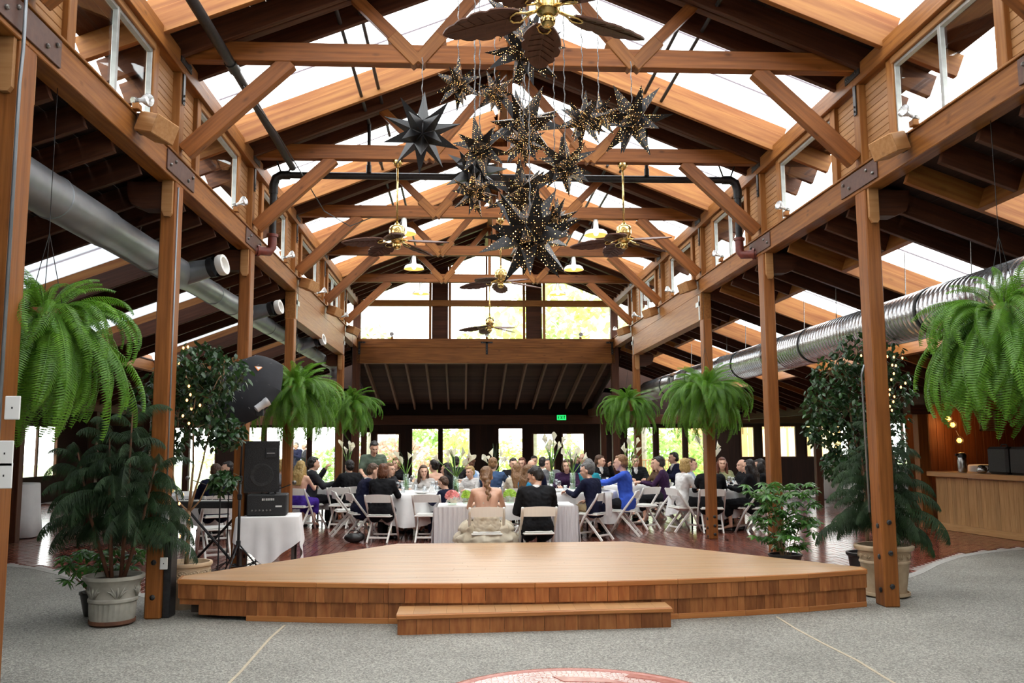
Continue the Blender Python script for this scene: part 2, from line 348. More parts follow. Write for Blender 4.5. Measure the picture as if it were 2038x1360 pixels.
# ---- nave roofs
FRS = .155; FRE = .78                     # skylight between these fractions of a bay
for sgn, nm in ((-1, 'left'), (1, 'right')):
    ce = sthing('ceiling')
    ce['label'] = f'{nm} slope of the timber nave roof with bright skylight strips'
    def rp_(x, y, dz): return (sgn*x, y, zn(x)+dz)
    XE = 4.2; XS = 3.62
    bays = list(range(-4, 5))
    for k in bays:                          # bay between truss k and k+1
        y0 = TY(k)
        for fr_ in (FRS-.012, FRE+.012, .955):
            beam('rafter', rp_(XE, y0+fr_*D, 0), rp_(.05, y0+fr_*D, 0), .07, .24, M_CURB_LIT if fr_ == FRE+.012 else M_RAFT, ce, bev=.004)  # rafter facing the camera across the skylight takes the painted lit tone
        for fr_, mt in ((FRE+.012, M_CURB_LIT), (FRS-.012, M_RAFT)):  # far curb in the painted lit tone, near curb in the dark one
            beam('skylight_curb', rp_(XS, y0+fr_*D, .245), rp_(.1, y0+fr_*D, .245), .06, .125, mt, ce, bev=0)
        # three translucent strips with ribs between
        ya, yb = y0+FRS*D, y0+FRE*D; n = 3
        for j in range(n):
            a, b = ya+(yb-ya)*j/n, ya+(yb-ya)*(j+1)/n
            mb = MB(); mb.box(0, 0, 0, (XS-.1)*math.hypot(1, .4), b-a-.045, .006)
            obj('skylight_panel', mb.mesh('skylight_panel', M_SKY), ce, frame(rp_(XS, a+.02 if sgn < 0 else b-.02, .37), rp_(.1, a+.02 if sgn < 0 else b-.02, .37)))
            if j: beam('skylight_rib', rp_(XS, a, .372), rp_(.1, a, .372), .04, .012, M_SKYRIB, ce, bev=0)
        for j in range(4): beam('soffit_board', rp_(XS+.08+j*.155, ya-.03, .255), rp_(XS+.08+j*.155, yb+.03, .255), .165, .025, M_RAFT, ce, up=(sgn*.4, 0, 1), bev=0)
        beam('eave_header', rp_(XS, ya, .0), rp_(XS, yb, .0), .05, .36, M_RAFT, ce, up=(sgn*.4, 0, 1), bev=0)
        # dark deck boards between the skylights
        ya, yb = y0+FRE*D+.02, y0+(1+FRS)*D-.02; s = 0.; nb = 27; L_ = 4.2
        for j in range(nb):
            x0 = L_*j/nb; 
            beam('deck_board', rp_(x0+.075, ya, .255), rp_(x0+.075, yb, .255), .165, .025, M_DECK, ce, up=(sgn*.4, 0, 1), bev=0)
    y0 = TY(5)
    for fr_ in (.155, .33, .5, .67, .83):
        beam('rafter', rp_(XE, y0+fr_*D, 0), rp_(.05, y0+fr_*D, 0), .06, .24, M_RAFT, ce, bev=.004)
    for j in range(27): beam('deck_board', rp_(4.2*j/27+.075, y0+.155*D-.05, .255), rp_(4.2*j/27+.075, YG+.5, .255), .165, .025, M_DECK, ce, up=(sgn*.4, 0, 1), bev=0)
    # aisle roof
    ca = sthing('ceiling'); ca['label'] = f'dark lean-to roof over the {nm} aisle with joists and small skylights'
    def ap(x, y, dz): return (sgn*x, y, za(x)+dz)
    XA, XZ = 3.62, 8.35; S0, S1 = 4.38, 6.55
    for k in range(-4, 7):
        y0 = TY(k)
        for fr_ in (.02, .21, .40, .59, .79):
            y = y0+fr_*D
            if y > YB: continue
            sky = 0 <= k < 6
            if sky and fr_ in (.40, .59):
                beam('rafter', ap(XA, y, 0), ap(S0-.06, y, 0), .06, .22, M_RAFT, ca, bev=.004); beam('rafter', ap(S1+.06, y, 0), ap(XZ, y, 0), .06, .22, M_RAFT, ca, bev=.004)
            else:
                beam('rafter', ap(XA, y, 0), ap(XZ, y, 0), .06, .22, M_CURB_LIT if (sky and fr_ == .79 and sgn > 0) else M_RAFT, ca, bev=.004)  # lit tone painted on the right aisle's far skylight rafters only
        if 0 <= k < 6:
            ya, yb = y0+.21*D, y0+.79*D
            for x in (S0-.03, S1+.03): beam('skylight_header', ap(x, ya, 0), ap(x, yb, 0), .06, .34, M_CURB_LIT, ca, up=(sgn*.37, 0, 1), bev=0)
            for y in (ya, yb): beam('skylight_curb', ap(S0, y, .22), ap(S1, y, .22), .055, .13, M_CURB_LIT, ca, bev=0)
            n = 3; lx = (S1-S0)*math.hypot(1, .37)
            for j in range(n):
                a, b = ya+(yb-ya)*j/n, ya+(yb-ya)*(j+1)/n
                mb = MB(); mb.box(0, 0, 0, lx, b-a-.045, .006)
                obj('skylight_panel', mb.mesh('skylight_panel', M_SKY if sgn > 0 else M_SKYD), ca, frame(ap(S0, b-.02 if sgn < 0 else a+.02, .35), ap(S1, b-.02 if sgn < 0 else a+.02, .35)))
                if j: beam('skylight_rib', ap(S0, a, .352), ap(S1, a, .352), .04, .012, M_SKYRIB, ca, bev=0)
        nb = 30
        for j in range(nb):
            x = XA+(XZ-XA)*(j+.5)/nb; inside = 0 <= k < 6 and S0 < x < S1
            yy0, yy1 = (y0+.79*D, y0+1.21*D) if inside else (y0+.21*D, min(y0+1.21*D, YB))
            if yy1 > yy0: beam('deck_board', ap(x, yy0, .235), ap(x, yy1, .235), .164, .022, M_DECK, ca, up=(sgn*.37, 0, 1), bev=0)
rb = beam('ridge_beam', (0, YF, 6.84), (0, YG, 6.84), .14, .34, M_BEAM); tag(rb, 'long timber ridge beam along the top of the nave roof', 'beam')
# ---- posts
PK = (-1, 0, 1, 2, 3, 5)
def post(k, s):
    y = TY(k); side = 'left' if s < 0 else 'right'
    desc = {-1: 'behind the camera', 0: 'nearest the camera, with white switch plates', 1: 'beside the stage', 2: 'second from the stage', 3: 'third from the stage', 5: 'farthest, close to the gable'}[k]
    t = thing('timber_post', f'brown timber post on the {side} side, {desc}', 'post', (s*3.55, y, 0), group='timber posts along the nave')
    top = 4.2 if k < 3 else 3.72
    beam('shaft', (s*3.55, y, 0), (s*3.55, y, top), .15, .22, M_POST, t, up=(0, 1, 0), bev=.012, z=-.5)
    if k < 3 or k == 5:
        for sy in (-1, 1):
            m = MB(); m.prism([(-.05, 0), (-.05, -.30), (-.02, -.36), (.03, -.36), (.05, -.33), (.05, 0)], -.02, .02, Matrix(((1, 0, 0, s*3.55), (0, 0, 1, y+sy*.135), (0, 1, 0, top), (0, 0, 0, 1))))
            m.build('corbel_board', M_BOARD, t)
        m = MB(); m.prism([(0, 0), (.34, 0), (.34, -.10), (.30, -.22), (.18, -.27), (0, -.27)], -.09, .09, Matrix(((s, 0, 0, s*3.62), (0, 0, 1, y), (0, 1, 0, top), (0, 0, 0, 1))))
        m.build('corbel', M_RAFT, t)
    zs = (.20, .52, .82) if k == 1 else (.08, .22, .37)
    for z in zs:
        m = MB(); m.lathe([(.026, -.012), (.026, .008), (.015, .016), (0.002, .018)], 8, Matrix.Translation((s*3.55+(0 if k == 1 else s*.02), y-.11, z))@Matrix.Rotation(math.pi/2, 4, 'X'), cap1=False); m.build('bolt', M_BBOLT, t)
        m = MB(); m.lathe([(.026, -.012), (.026, .008), (.015, .016), (0.002, .018)], 8, Matrix.Translation((s*3.475, y-.03, z-.04))@Matrix.Rotation(-s*math.pi/2, 4, 'Y'), cap1=False); m.build('bolt', M_BBOLT, t)
    if k == 1 and s < 0:
        m = MB(); m.bbox(-3.475, y-.06, 0, -3.405, y+.12, .86, .006); m.build('steel_plate', M_BLACK, t)
    return t
POSTS = {(k, s): post(k, s) for k in PK for s in (-1, 1)}
# ---- lower beams, girders, splice plates
for s in (-1, 1):
    side = 'left' if s < 0 else 'right'
    b1 = thing('wall_beam', f'long timber beam carried by the {side} posts under the clerestory windows', 'beam', (s*3.57, YF, 4.2))
    for k in (-3, -2, -1, 0, 1, 2): beam('timber', (s*3.57, max(YF, TY(k)), 4.2), (s*3.57, TY(k+1), 4.2), .18, .25, M_BEAM, b1)
    beam('ledge', (s*3.50, YF, 4.45), (s*3.50, YG-.1, 4.45), .08, .022, M_TRIM, b1, bev=.004)
    for k in (0, 1, 2):
        y = TY(k); pl = beam('splice_plate', (s*3.472, y-.42, 4.235), (s*3.472, y+.42, 4.235), .016, .2, M_STEEL, b1, bev=.003)
        for dy in (-.34, -.2, .2, .34):
            m = MB(); m.lathe([(.018, 0), (.018, .012), (.012, .02), (.002, .022)], 8, Matrix.Translation((s*3.464, y+dy, 4.33+(.04 if dy in (-.2, .34) else -.03)))@Matrix.Rotation(-s*math.pi/2, 4, 'Y'), cap1=False); m.build('bolt', M_BOLT, pl)
    b2 = thing('wall_girder', f'deep pale-lit timber girder spanning two bays on the {side} side', 'beam', (s*3.57, TY(3), 3.72))
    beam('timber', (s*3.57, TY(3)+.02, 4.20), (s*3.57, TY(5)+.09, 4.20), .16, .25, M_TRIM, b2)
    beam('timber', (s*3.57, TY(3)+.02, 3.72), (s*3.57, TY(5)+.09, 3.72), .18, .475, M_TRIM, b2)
    for y in (TY(3)+.12, TY(5)-.05):
        m = MB(); m.box(s*3.478-.006, y-.03, 3.74, s*3.478+.006, y+.03, 4.16); m.box(s*3.478-.006, y-.03, 3.98, s*3.478+.006, y+.22, 4.06); m.build('steel_strap', M_ALU, b2)
    b3 = thing('wall_beam', f'short timber beam from the last {side} post to the gable', 'beam', (s*3.57, TY(5), 4.2)); beam('timber', (s*3.57, TY(5)+.1, 4.2), (s*3.57, YG-.1, 4.2), .18, .25, M_BEAM, b3)
    # ---- clerestory wall
    wl = sthing('wall_clerestory_'+side)
    for k in range(-3, 5):
        beam('top_plate', (s*3.55, TY(k), 5.345), (s*3.55, TY(k+1), 5.345), .17, .2, M_BEAM, wl)
    beam('top_plate', (s*3.55, TY(5), 5.345), (s*3.55, YG, 5.345), .17, .2, M_BEAM, wl)
    for k in range(-2, 6):
        y = TY(k)
        st = beam('stud', (s*3.55, y, 4.47), (s*3.55, y, 5.345), .13, .14, M_TRIM, wl, up=(0, 1, 0), z=-.5)
        m = MB(); m.box(s*3.474-.005, y-.03, 5.03, s*3.474+.005, y+.03, 5.44); m.box(s*3.462-.008, y-.17, 5.42, s*3.462+.008, y+.17, 5.50); pl = m.build('steel_strap', M_BLACK, wl)
        for dy, zz in ((-.13, 5.46), (-.09, 5.46), (.09, 5.46), (.13, 5.46), (0, 5.07), (0, 5.12)):
            m = MB(); m.ball((s*3.452 if zz > 5.3 else s*3.466, y+dy, zz), .012, nu=6, nv=4); m.build('bolt', M_BOLT, pl)
        for d in (-1, 1):
            ya, yb = y+d*.065, y+d*.205*D
            beam('jamb', (s*3.555, yb+d*.04, 4.47), (s*3.555, yb+d*.04, 5.345), .08, .13, M_TRIM, wl, up=(0, 1, 0), z=-.5)
            for j in range(12):
                z = 4.472+j*.0727
                beam('board', (s*3.575, min(ya, yb), z), (s*3.575, max(ya, yb), z), .024, .0695, M_BOARD, wl, bev=.004)
        if k == 5: continue
        ya, yb = y+.205*D+.08, y+D-.205*D-.08
        WN = (k+3)*2+(1 if s > 0 else 0)
        wd = sthing(f'window_{WN}')
        for z0, z1 in ((4.475, 4.51), (5.24, 5.275)): beam('frame_rail', (s*3.56, ya, z0), (s*3.56, yb, z0), .05, .035, M_ALU, wd, bev=.004)
        for yy in (ya+.02, yb-.02): beam('frame_stile', (s*3.56, yy, 4.475), (s*3.56, yy, 5.275), .05, .04, M_ALU, wd, bev=.004, up=(0, 1, 0), z=-.5)
        ym = (ya+yb)/2
        if k in (0, 2, 4): beam('mullion', (s*3.555, ym, 4.475), (s*3.555, ym, 5.275), .045, .045, M_ALU, wd, bev=.004, up=(0, 1, 0), z=-.5)
        beam('head_board', (s*3.565, ya, 5.275), (s*3.565, yb, 5.275), .11, .07, M_BOARD, wl)
        m = MB(); m.box(s*3.565-.002, ya+.03, 4.50, s*3.565+.002, yb-.03, 5.25); m.build('pane', M_GLASS, wd)
# ---- trusses
def truss(k):
    y = TY(k); where = {0: 'nearest the camera', 1: 'first in full view above the stage', 2: 'second from the camera', 3: 'third from the camera', 4: 'fourth from the camera', 5: 'last before the gable window'}.get(k, 'behind the camera')
    t = thing('roof_truss', f'open timber roof truss with knee braces, {where}', 'truss', (0, y, 5.48), group='timber roof trusses')
    beam('bottom_chord', (-3.5, y, 5.485), (3.5, y, 5.485), .13, .20, M_TRUSS, t)
    for s in (-1, 1):
        beam('knee_brace', (s*3.44, y, 4.53), (s*2.42, y, 5.50), .11, .17, M_TRUSS, t, z=-.5)
        beam('web_brace', (s*1.13, y, 5.56), (s*1.90, y, 6.36 if 0 else 6.33), .09, .12, M_TRUSS, t, z=-.5)
        beam('web_brace', (s*1.10, y, 5.56), (s*.05, y, 6.84), .09, .12, M_TRUSS, t, z=-.5)
        for dx, dz in ((.27, .28), (-.24, .285)):
            beam('web_foot', (s*1.115, y-.012, 5.50), (s*(1.115+dx), y-.012, 5.50+dz), .135, .135, M_BEAM, t, z=-.5)
        beam('top_chord', (s*3.6, y, zn(3.6)+.02), (0, y, zn(0)+.02), .10, .22, M_TRUSS if k == 99 else M_RAFT, t)
    beam('king_post', (0, y, 5.68), (0, y, 6.86), .07, .10, M_TRUSS, t, up=(0, 1, 0), z=-.5)
    return t
for k in range(-1, 6): truss(k)
# ---- gable wall with windows
gw = sthing('wall_gable', (0, YG, 0))
beam('gable_beam', (-3.5, YG, 3.76), (3.5, YG, 3.76), .2, .42, M_BEAM, gw); beam('gable_beam', (-3.5, YG-.01, 4.18), (3.5, YG-.01, 4.18), .2, .25, M_BEAM, gw)
beam('gable_rail', (-3.5, YG, 5.325), (3.5, YG, 5.325), .14, .165, M_TRIM, gw)
for x in (-3.50, 3.50): beam('gable_post', (x, YG, 0), (x, YG, zn(3.5)+.1), .2, .2, M_RAFT, gw, up=(0, 1, 0), z=-.5)
for x in (-1.53, -1.0, 1.02, 1.57):
    beam('gable_stud', (x, YG-.03, 4.43), (x, YG-.03, zn(x)+.2), .07, .1, M_TRIM, gw, up=(0, 1, 0), z=-.5)
for xc in (-1.265, 1.295):
    for j in range(17):
        z = 4.435+j*.125
        if z+.12 < zn(xc)+.2: beam('gable_board', (xc-.22, YG+.02, z), (xc+.22, YG+.02, z), .03, .1252, M_RAFT, gw, bev=.002)
for s in (-1, 1): beam('gable_rafter', (s*3.6, YG-.02, zn(3.6)-.02), (0, YG-.02, zn(0)-.02), .1, .24, M_RAFT, gw)
beam('gable_mullion', (.0, YG, 5.49), (0, YG, 6.9), .05, .06, M_TRIM, gw, up=(0, 1, 0), z=-.5)
WN = 40
for x0, x1 in ((-3.40, -1.57), (-.96, .98), (1.61, 3.40)):
    wd = sthing(f'window_{WN}'); WN += 1
    m = MB(); m.box(x0, YG+.03, 4.44, x1, YG+.034, 5.32); m.build('pane', M_GLASS, wd)
for x0, x1 in ((-3.35, -1.57), (-.96, -.03), (.03, .98), (1.61, 3.35)):
    wd = sthing(f'window_{WN}'); WN += 1
    m = MB(); m.prism([(x0, 5.49), (x1, 5.49), (x1, zn(x1)), (x0, zn(x0))], 0, .004, Matrix(((1, 0, 0, 0), (0, 0, 1, YG+.03), (0, 1, 0, 0), (0, 0, 0, 1)))); m.build('pane', M_GLASS, wd)
for x in (-3.42, 0, 3.42):
    m = MB(); m.box(x-.16 if x > -3 else x, YG-.125, 4.30, x+.16 if x < 3 else x, YG-.115, 4.345); m.box(x-.03, YG-.125, 4.0, x+.03, YG-.115, 4.34)
    pl = m.build('steel_tee', M_BLACK, gw)
    for dx, z in ((-.11, 4.322), (.11, 4.322), (0, 4.05), (0, 4.12)):
        m = MB(); m.ball((x+dx*(1 if abs(x) < 1 else .7), YG-.128, z), .012, nu=6, nv=4); m.build('bolt', M_BOLT, pl)
# ---- end lean-to roof
ce = sthing('ceiling'); ce['label'] = 'dark sloping roof with pale joists behind the gable beam'
M_SHED = wood('shed_deck', (.040, .018, .011), (.065, .030, .019), .9, .3); M_SHEDJ = wood('shed_joist', (.13, .062, .036), (.19, .095, .055), .7, .15)  # joists: same wood as other rafters, lightened in place of light there
def zs_(y): return 3.78-.21*(y-YG)
for j in range(13):
    x = -3.3+j*.55; beam('rafter', (x, YG+.05, zs_(YG)), (x, YB, zs_(YB)), .055, .18, M_SHEDJ, ce, bev=.004)
for j in range(34):
    y = YG+.08+j*.152; beam('deck_board', (-3.7, y, zs_(y)+.2), (3.7, y, zs_(y)+.2), .150, .02, M_SHED, ce, up=(0, .21, 1), bev=0)
# side cheeks between lean-to and aisle roofs
for s in (-1, 1):
    wl = sthing('wall_cheek_'+('left' if s < 0 else 'right'))
    m = MB(); m.prism([(YG, zs_(YG)), (YB, zs_(YB)), (YB, 4.3), (YG, 4.5)], -.02, .02, Matrix(((0, 0, 1, s*3.62), (1, 0, 0, 0), (0, 1, 0, 0), (0, 0, 0, 1)))); m.build('cheek_panel', M_WALL, wl)
    beam('cheek_beam', (s*3.55, YG, 2.45), (s*3.55, YB, 2.45), .16, .25, M_RAFT, wl)
    for y in (26.4,): beam('cheek_post', (s*3.55, y, 0), (s*3.55, y, 2.45), .16, .16, M_RAFT, wl, up=(0, 1, 0), z=-.5)
# ---- end wall with windows and doors
ew = sthing('wall_back', (0, YB, 0))
OPEN = [(-9.85, -8.55, .1, 2.17), (-7.9, -7.1, .1, 2.17), (-6.95, -6.3, .1, 2.17), (-6.1, -5.65, .1, 2.17), (-5.5, -4.75, .1, 2.17), (-4.12, -3.6, .1, 2.0), (-3.42, -2.69, .1, 1.93),
        (-2.29, -1.43, .35, 2.10), (-1.30, -.41, .35, 2.10), (.52, 1.31, .35, 2.10), (1.64, 2.36, .1, 1.92), (2.61, 3.34, .1, 1.92),
        (4.75, 5.0, .1, 2.12), (5.2, 5.62, .1, 2.12), (5.8, 6.6, .1, 2.10), (6.77, 7.30, .1, 2.08), (8.56, 9.0, 1.1, 2.11), (9.27, 10.41, 1.1, 2.13), (10.77, 12.2, 1.1, 2.14)]
edges = [-12.6]+[v for o in OPEN for v in o[:2]]+[12.6]
def wallbox(x0, x1, z0, z1, parent, y=YB):
    n = max(1, int((x1-x0)/.17+.5)); wdt = (x1-x0)/n       # vertical boards
    for i in range(n): beam('wall_board', (x0+(i+.5)*wdt, y+.05+R.uniform(-.004, .004), z0), (x0+(i+.5)*wdt, y+.05, z1), wdt+.001, .06, M_WALL, parent, up=(0, 1, 0), bev=0, z=-.5)
for i in range(0, len(edges), 2): wallbox(edges[i], edges[i+1], 0, 2.2, ew)
for x0, x1, z0, z1 in OPEN:
    if z0 > .06: wallbox(x0, x1, 0, z0, ew)
    wallbox(x0, x1, z1, 2.2, ew)
m = MB(); m.box(-12.6, YB, 2.2, 12.6, YB+.1, 3.4); m.build('header_panel', M_WALL, ew)
beam('header_beam', (-12.5, YB-.1, 2.22), (12.5, YB-.1, 2.22), .14, .3, M_RAFT, ew)
for i, (x0, x1, z0, z1) in enumerate(OPEN):
    dr = i in (6, 10, 11); wd = sthing(f'door_{i}' if dr else f'window_{60+i}'); fw_ = .09 if dr else .05; fm = M_RAFT
    if dr: 
        m = MB(); m.bbox(x1-.07, YB-.06, .98, x1-.045, YB+.0, 1.06, .004); m.build('handle', M_BOLT, wd)
    for (a, b) in (((x0, z0), (x0, z1)), ((x1, z0), (x1, z1))): beam('stile', (a[0], YB+.02, a[1]), (b[0], YB+.02, b[1]), fw_*.6, .08, fm, wd, up=(0, 1, 0), z=-.5)
    for z in (z0, z1): beam('rail', (x0, YB+.02, z), (x1, YB+.02, z), .08, .045, fm, wd, z=-.5)
    m = MB(); m.box(x0+.01, YB+.03, z0+.02, x1-.01, YB+.034, z1-.02); m.build('pane', M_GLASS, wd)
# ---- aisle outer headers, posts, side rooms
for s in (-1, 1):
    side = 'left' if s < 0 else 'right'
    hb = thing('aisle_header', f'timber header beam on posts along the outer edge of the {side} aisle', 'beam', (s*8.2, TY(2), 2.3))
    for k in range(-2, 7): beam('timber', (s*8.2, TY(k), 2.3), (s*8.2, min(TY(k+1), YB), 2.3), .16, .26, M_RAFT, hb)
    for k in range(1, 7):
        if k in (2, 3) and s > 0: continue
        beam('post', (s*8.2, TY(k)+.6, 0), (s*8.2, TY(k)+.6, 2.3), .16, .16, M_RAFT, hb, up=(0, 1, 0), z=-.5)
    sr = sthing('ceiling'); sr['label'] = f'low flat ceiling of the {side} side room'
    for j in range(26): beam('ceiling_board', (s*(8.3+j*.168), YF, 2.6), (s*(8.3+j*.168), YB, 2.6), .165, .02, M_DECK, sr, bev=0)
    wl = sthing('wall_'+side)
    ops = [(21, 23.4), (24.4, 26.8)] if s < 0 else [(18, 20.4), (21.4, 23.8), (24.8, 27.2)]
    cur = YF
    for a, b in ops+[(YB, YB)]:
        if a > cur: m = MB(); m.box(s*12.55-.05, cur, 0, s*12.55+.05, a, 2.7); m.build('wall_panel', M_WALL, wl)
        if b > a:
            m = MB(); m.box(s*12.55-.05, a, 0, s*12.55+.05, b, .75); m.box(s*12.55-.05, a, 2.15, s*12.55+.05, b, 2.7); m.build('wall_panel', M_WALL, wl)
            wd = sthing(f'window_{90+len(ops)*(s+1)+ops.index((a, b))}')
            m = MB(); m.box(s*12.55-.002, a, .75, s*12.55+.002, b, 2.15); m.build('pane', M_GLASS, wd)
            for yy in (a, (a+b)/2, b): beam('stile', (s*12.53, yy, .75), (s*12.53, yy, 2.15), .07, .07, M_RAFT, wd, up=(0, 1, 0), z=-.5)
        cur = b
wl = sthing('wall_front'); m = MB(); m.box(-12.6, YF-.1, 0, 12.6, YF, 3.2); m.box(-3.6, YF-.1, 3.2, 3.6, YF, 4.4); m.build('wall_panel', M_WALL, wl)
# ------------------------------------------------------------------ end gaps above the end wall and flank walls of the lean-to
for s in (-1, 1):
    m = MB(); m.prism([(s*3.6, 3.3), (s*8.4, 3.3), (s*8.4, 2.3), (s*12.6, 2.3), (s*12.6, 2.75), (s*8.4, 2.75), (s*3.6, 4.7)][:2]+[(s*8.4, 2.85), (s*3.6, 4.7)], 0, .1, Matrix(((1, 0, 0, 0), (0, 0, 1, YB), (0, 1, 0, 0), (0, 0, 0, 1)))); m.build('gable_infill', M_WALL, ew)
# ------------------------------------------------------------------ stage
M_STAGE = wood('stage_plank', (0.4698, 0.2349, 0.0783), (0.5568, 0.3045, 0.1131), .40, .10, sc=4, coat=1., bump=.03)
M_STAGE.node_tree.nodes['Principled BSDF'].inputs['Coat Roughness'].default_value = .34; M_STAGE.node_tree.nodes['Principled BSDF'].inputs['Specular IOR Level'].default_value = 1.0; M_STAGE.node_tree.nodes['Principled BSDF'].inputs['Coat IOR'].default_value = 1.9
M_SHING = wood('cedar_shingle', (0.2088, 0.0644, 0.0174), (0.348, 0.1348, 0.0418), .5, .28, sc=4, stretch=(1.2, 6, 6))
M_NOSE = wood('stage_nosing', (0.348, 0.1218, 0.0348), (0.435, 0.1827, 0.0566), .35, .06)
M_DARKV = pm('stage_void', (.02, .014, .01), .8, c2=(.03, .02, .014), scale=6)
SH = .36
front = [(-3.31+6.62*i/10, 8.20+.50*(abs(-3.31+6.62*i/10)/3.31)**2.0+(.03 if i == 10 else 0)) for i in range(11)]
poly = front+[(3.34, 8.90), (1.44, 11.42), (-1.48, 11.46), (-3.34, 8.90)]
def clip(poly, ax, val, keep_greater):
    out = []
    for i in range(len(poly)):
        a, b = poly[i], poly[(i+1) % len(poly)]; ia = (a[ax] > val) == keep_greater; ib = (b[ax] > val) == keep_greater
        if ia: out.append(a)
        if ia != ib:
            t = (val-a[ax])/(b[ax]-a[ax]); out.append((a[0]+t*(b[0]-a[0]), a[1]+t*(b[1]-a[1])))
    return out
st = thing('stage', 'low wooden stage with shingled front and polished plank top', 'stage', (0, 9.8, 0))
pw = .0635; y = 8.19; 
while y < 11.5:
    q = clip(clip(poly, 1, y, True), 1, y+pw-.0025, False)
    if len(q) >= 3:
        segs = [q]; 
        cutx = R.uniform(-1.4, 1.4)
        for pp in (clip(q, 0, cutx-.001, False), clip(q, 0, cutx+.001, True)):
            if len(pp) >= 3:
                cx = sum(p[0] for p in pp)/len(pp); m = MB(); m.prism([(p[0]-cx, p[1]-y) for p in pp], -.022, 0)
                obj('plank', m.mesh('plank', M_STAGE), st, Matrix.Translation((cx, y, SH+R.uniform(-.0004, .0004))))
    y += pw
m = MB(); m.prism([(x*.97, 9.7+(yy-9.7)*.97) for x, yy in poly], .05, SH-.022); m.build('core', M_DARKV, st)
def courses(polyl, parent, z_hi, z_lo, out, th, wmin, wmax, notch=False):
    for (xa, ya), (xb, yb) in zip(polyl, polyl[1:]):
        L_ = math.hypot(xb-xa, yb-ya); t = Vector(((xb-xa)/L_, (yb-ya)/L_, 0)); nrm = Vector((t.y, -t.x, 0)); s = 0.
        while s < L_-.001:
            wd = min(R.uniform(wmin, wmax), L_-s)
            if L_-s-wd < .03: wd = L_-s
            p = Vector((xa, ya, 0))+t*(s+wd/2)+nrm*(out+R.uniform(-.002, .002)); lo = z_lo
            if notch and xa+t.x*(s+wd/2) < -3.15: lo = z_lo+.09
            M_ = Matrix(((0, t.x, nrm.x, p.x), (0, t.y, nrm.y, p.y), (1, 0, 0, lo), (0, 0, 0, 1)))
            m = MB(); m.box(0, -wd/2+.0015, -th/2, z_hi-lo, wd/2-.0015, th/2)
            obj('shingle', m.mesh('shingle', M_SHING), parent, M_); s += wd
full = [(-3.34, 8.92)]+front+[(3.34, 8.92)]
courses(full, st, SH-.045, .185, .012, .014, .07, .17); courses(full, st, .20, .04, -.004, .012, .06, .14, True)
for (xa, ya), (xb, yb) in zip(full, full[1:]):
    t = Vector((xb-xa, yb-ya, 0)).normalized(); n_ = Vector((t.y, -t.x, 0))*.012
    beam('nosing', Vector((xa, ya, SH-.046))+n_, Vector((xb, yb, SH-.046))+n_, .035, .047, M_NOSE, st, bev=.006)
    if xa > -3.3: beam('base_strip', Vector((xa, ya, 0))-n_*.2, Vector((xb, yb, 0))-n_*.2, .02, .05, M_NOSE, st, bev=.003)
sp = thing('stage_step', 'small wooden step in front of the stage', 'step', (0, 8.0, 0))
sf = [(-1.20, 7.80), (1.17, 7.93)]
side = [(-1.2, 8.19)]+sf+[(1.17, 8.21)]
courses(side, sp, .135, .0, 0, .014, .1, .2)
q = side; t = Vector((2.37, .13, 0)).normalized(); n = 17
for i in range(n):
    x0, x1 = -1.22+2.41*i/n, -1.22+2.41*(i+1)/n
    m = MB(); yy = lambda x: 7.775+(x+1.22)*.0549
    m.prism([(x0+.001, yy(x0)+.03), (x1-.001, yy(x1)+.03), (x1-.001, 8.2), (x0+.001, 8.2)], .135, .168); m.build('plank', M_STAGE, sp)
beam('nosing', (-1.22, 7.785, .13), (1.19, 7.917, .13), .04, .04, M_NOSE, sp, bev=.008)
m = MB(); m.prism([(-1.18, 7.83), (1.15, 7.95), (1.15, 8.19), (-1.18, 8.19)], .02, .13); m.build('core', M_DARKV, sp)
# ------------------------------------------------------------------ ducts
M_GALV = pm('galvanised_steel', (.58, .60, .63), .24, .88, c2=(.72, .74, .77), scale=4, bump=.03, detail=5)
M_GALVD = pm('dull_duct', (.20, .22, .24), .38, .6, c2=(.27, .29, .31), scale=3, bump=.02)
M_WHITE = pm('white_paint', (.78, .77, .74), .4, c2=(.70, .69, .66), scale=6)
def YM(x, y, z): return Matrix(((1, 0, 0, x), (0, 0, 1, y), (0, -1, 0, z), (0, 0, 0, 1)))   # lathe axis along +Y
ld = thing('air_duct', 'smooth grey round duct with nozzles running along the left aisle', 'duct', (-4.0, 12, 3.65))
prof = []; 
steps = [(4.0, .18), (8.3, .18), (8.35, .17), (10.6, .17), (10.9, .145), (13.9, .145), (14.2, .135), (22.9, .13)]
for a, b in zip(steps, steps[1:]):
    prof.append((a[1], a[0])); n = int((b[0]-a[0])/1.2)
    for i in range(1, n+1):
        yy = a[0]+(b[0]-a[0])*i/(n+1); r = a[1]+(b[1]-a[1])*i/(n+1); prof += [(r, yy-.02), (r+.008, yy-.015), (r+.008, yy+.015), (r, yy+.02)]
prof.append((steps[-1][1], steps[-1][0]))
m = MB(); m.lathe(prof, 28, YM(-4.0, 0, 3.63)); m.build('duct_body', M_GALVD, ld, angle=40)
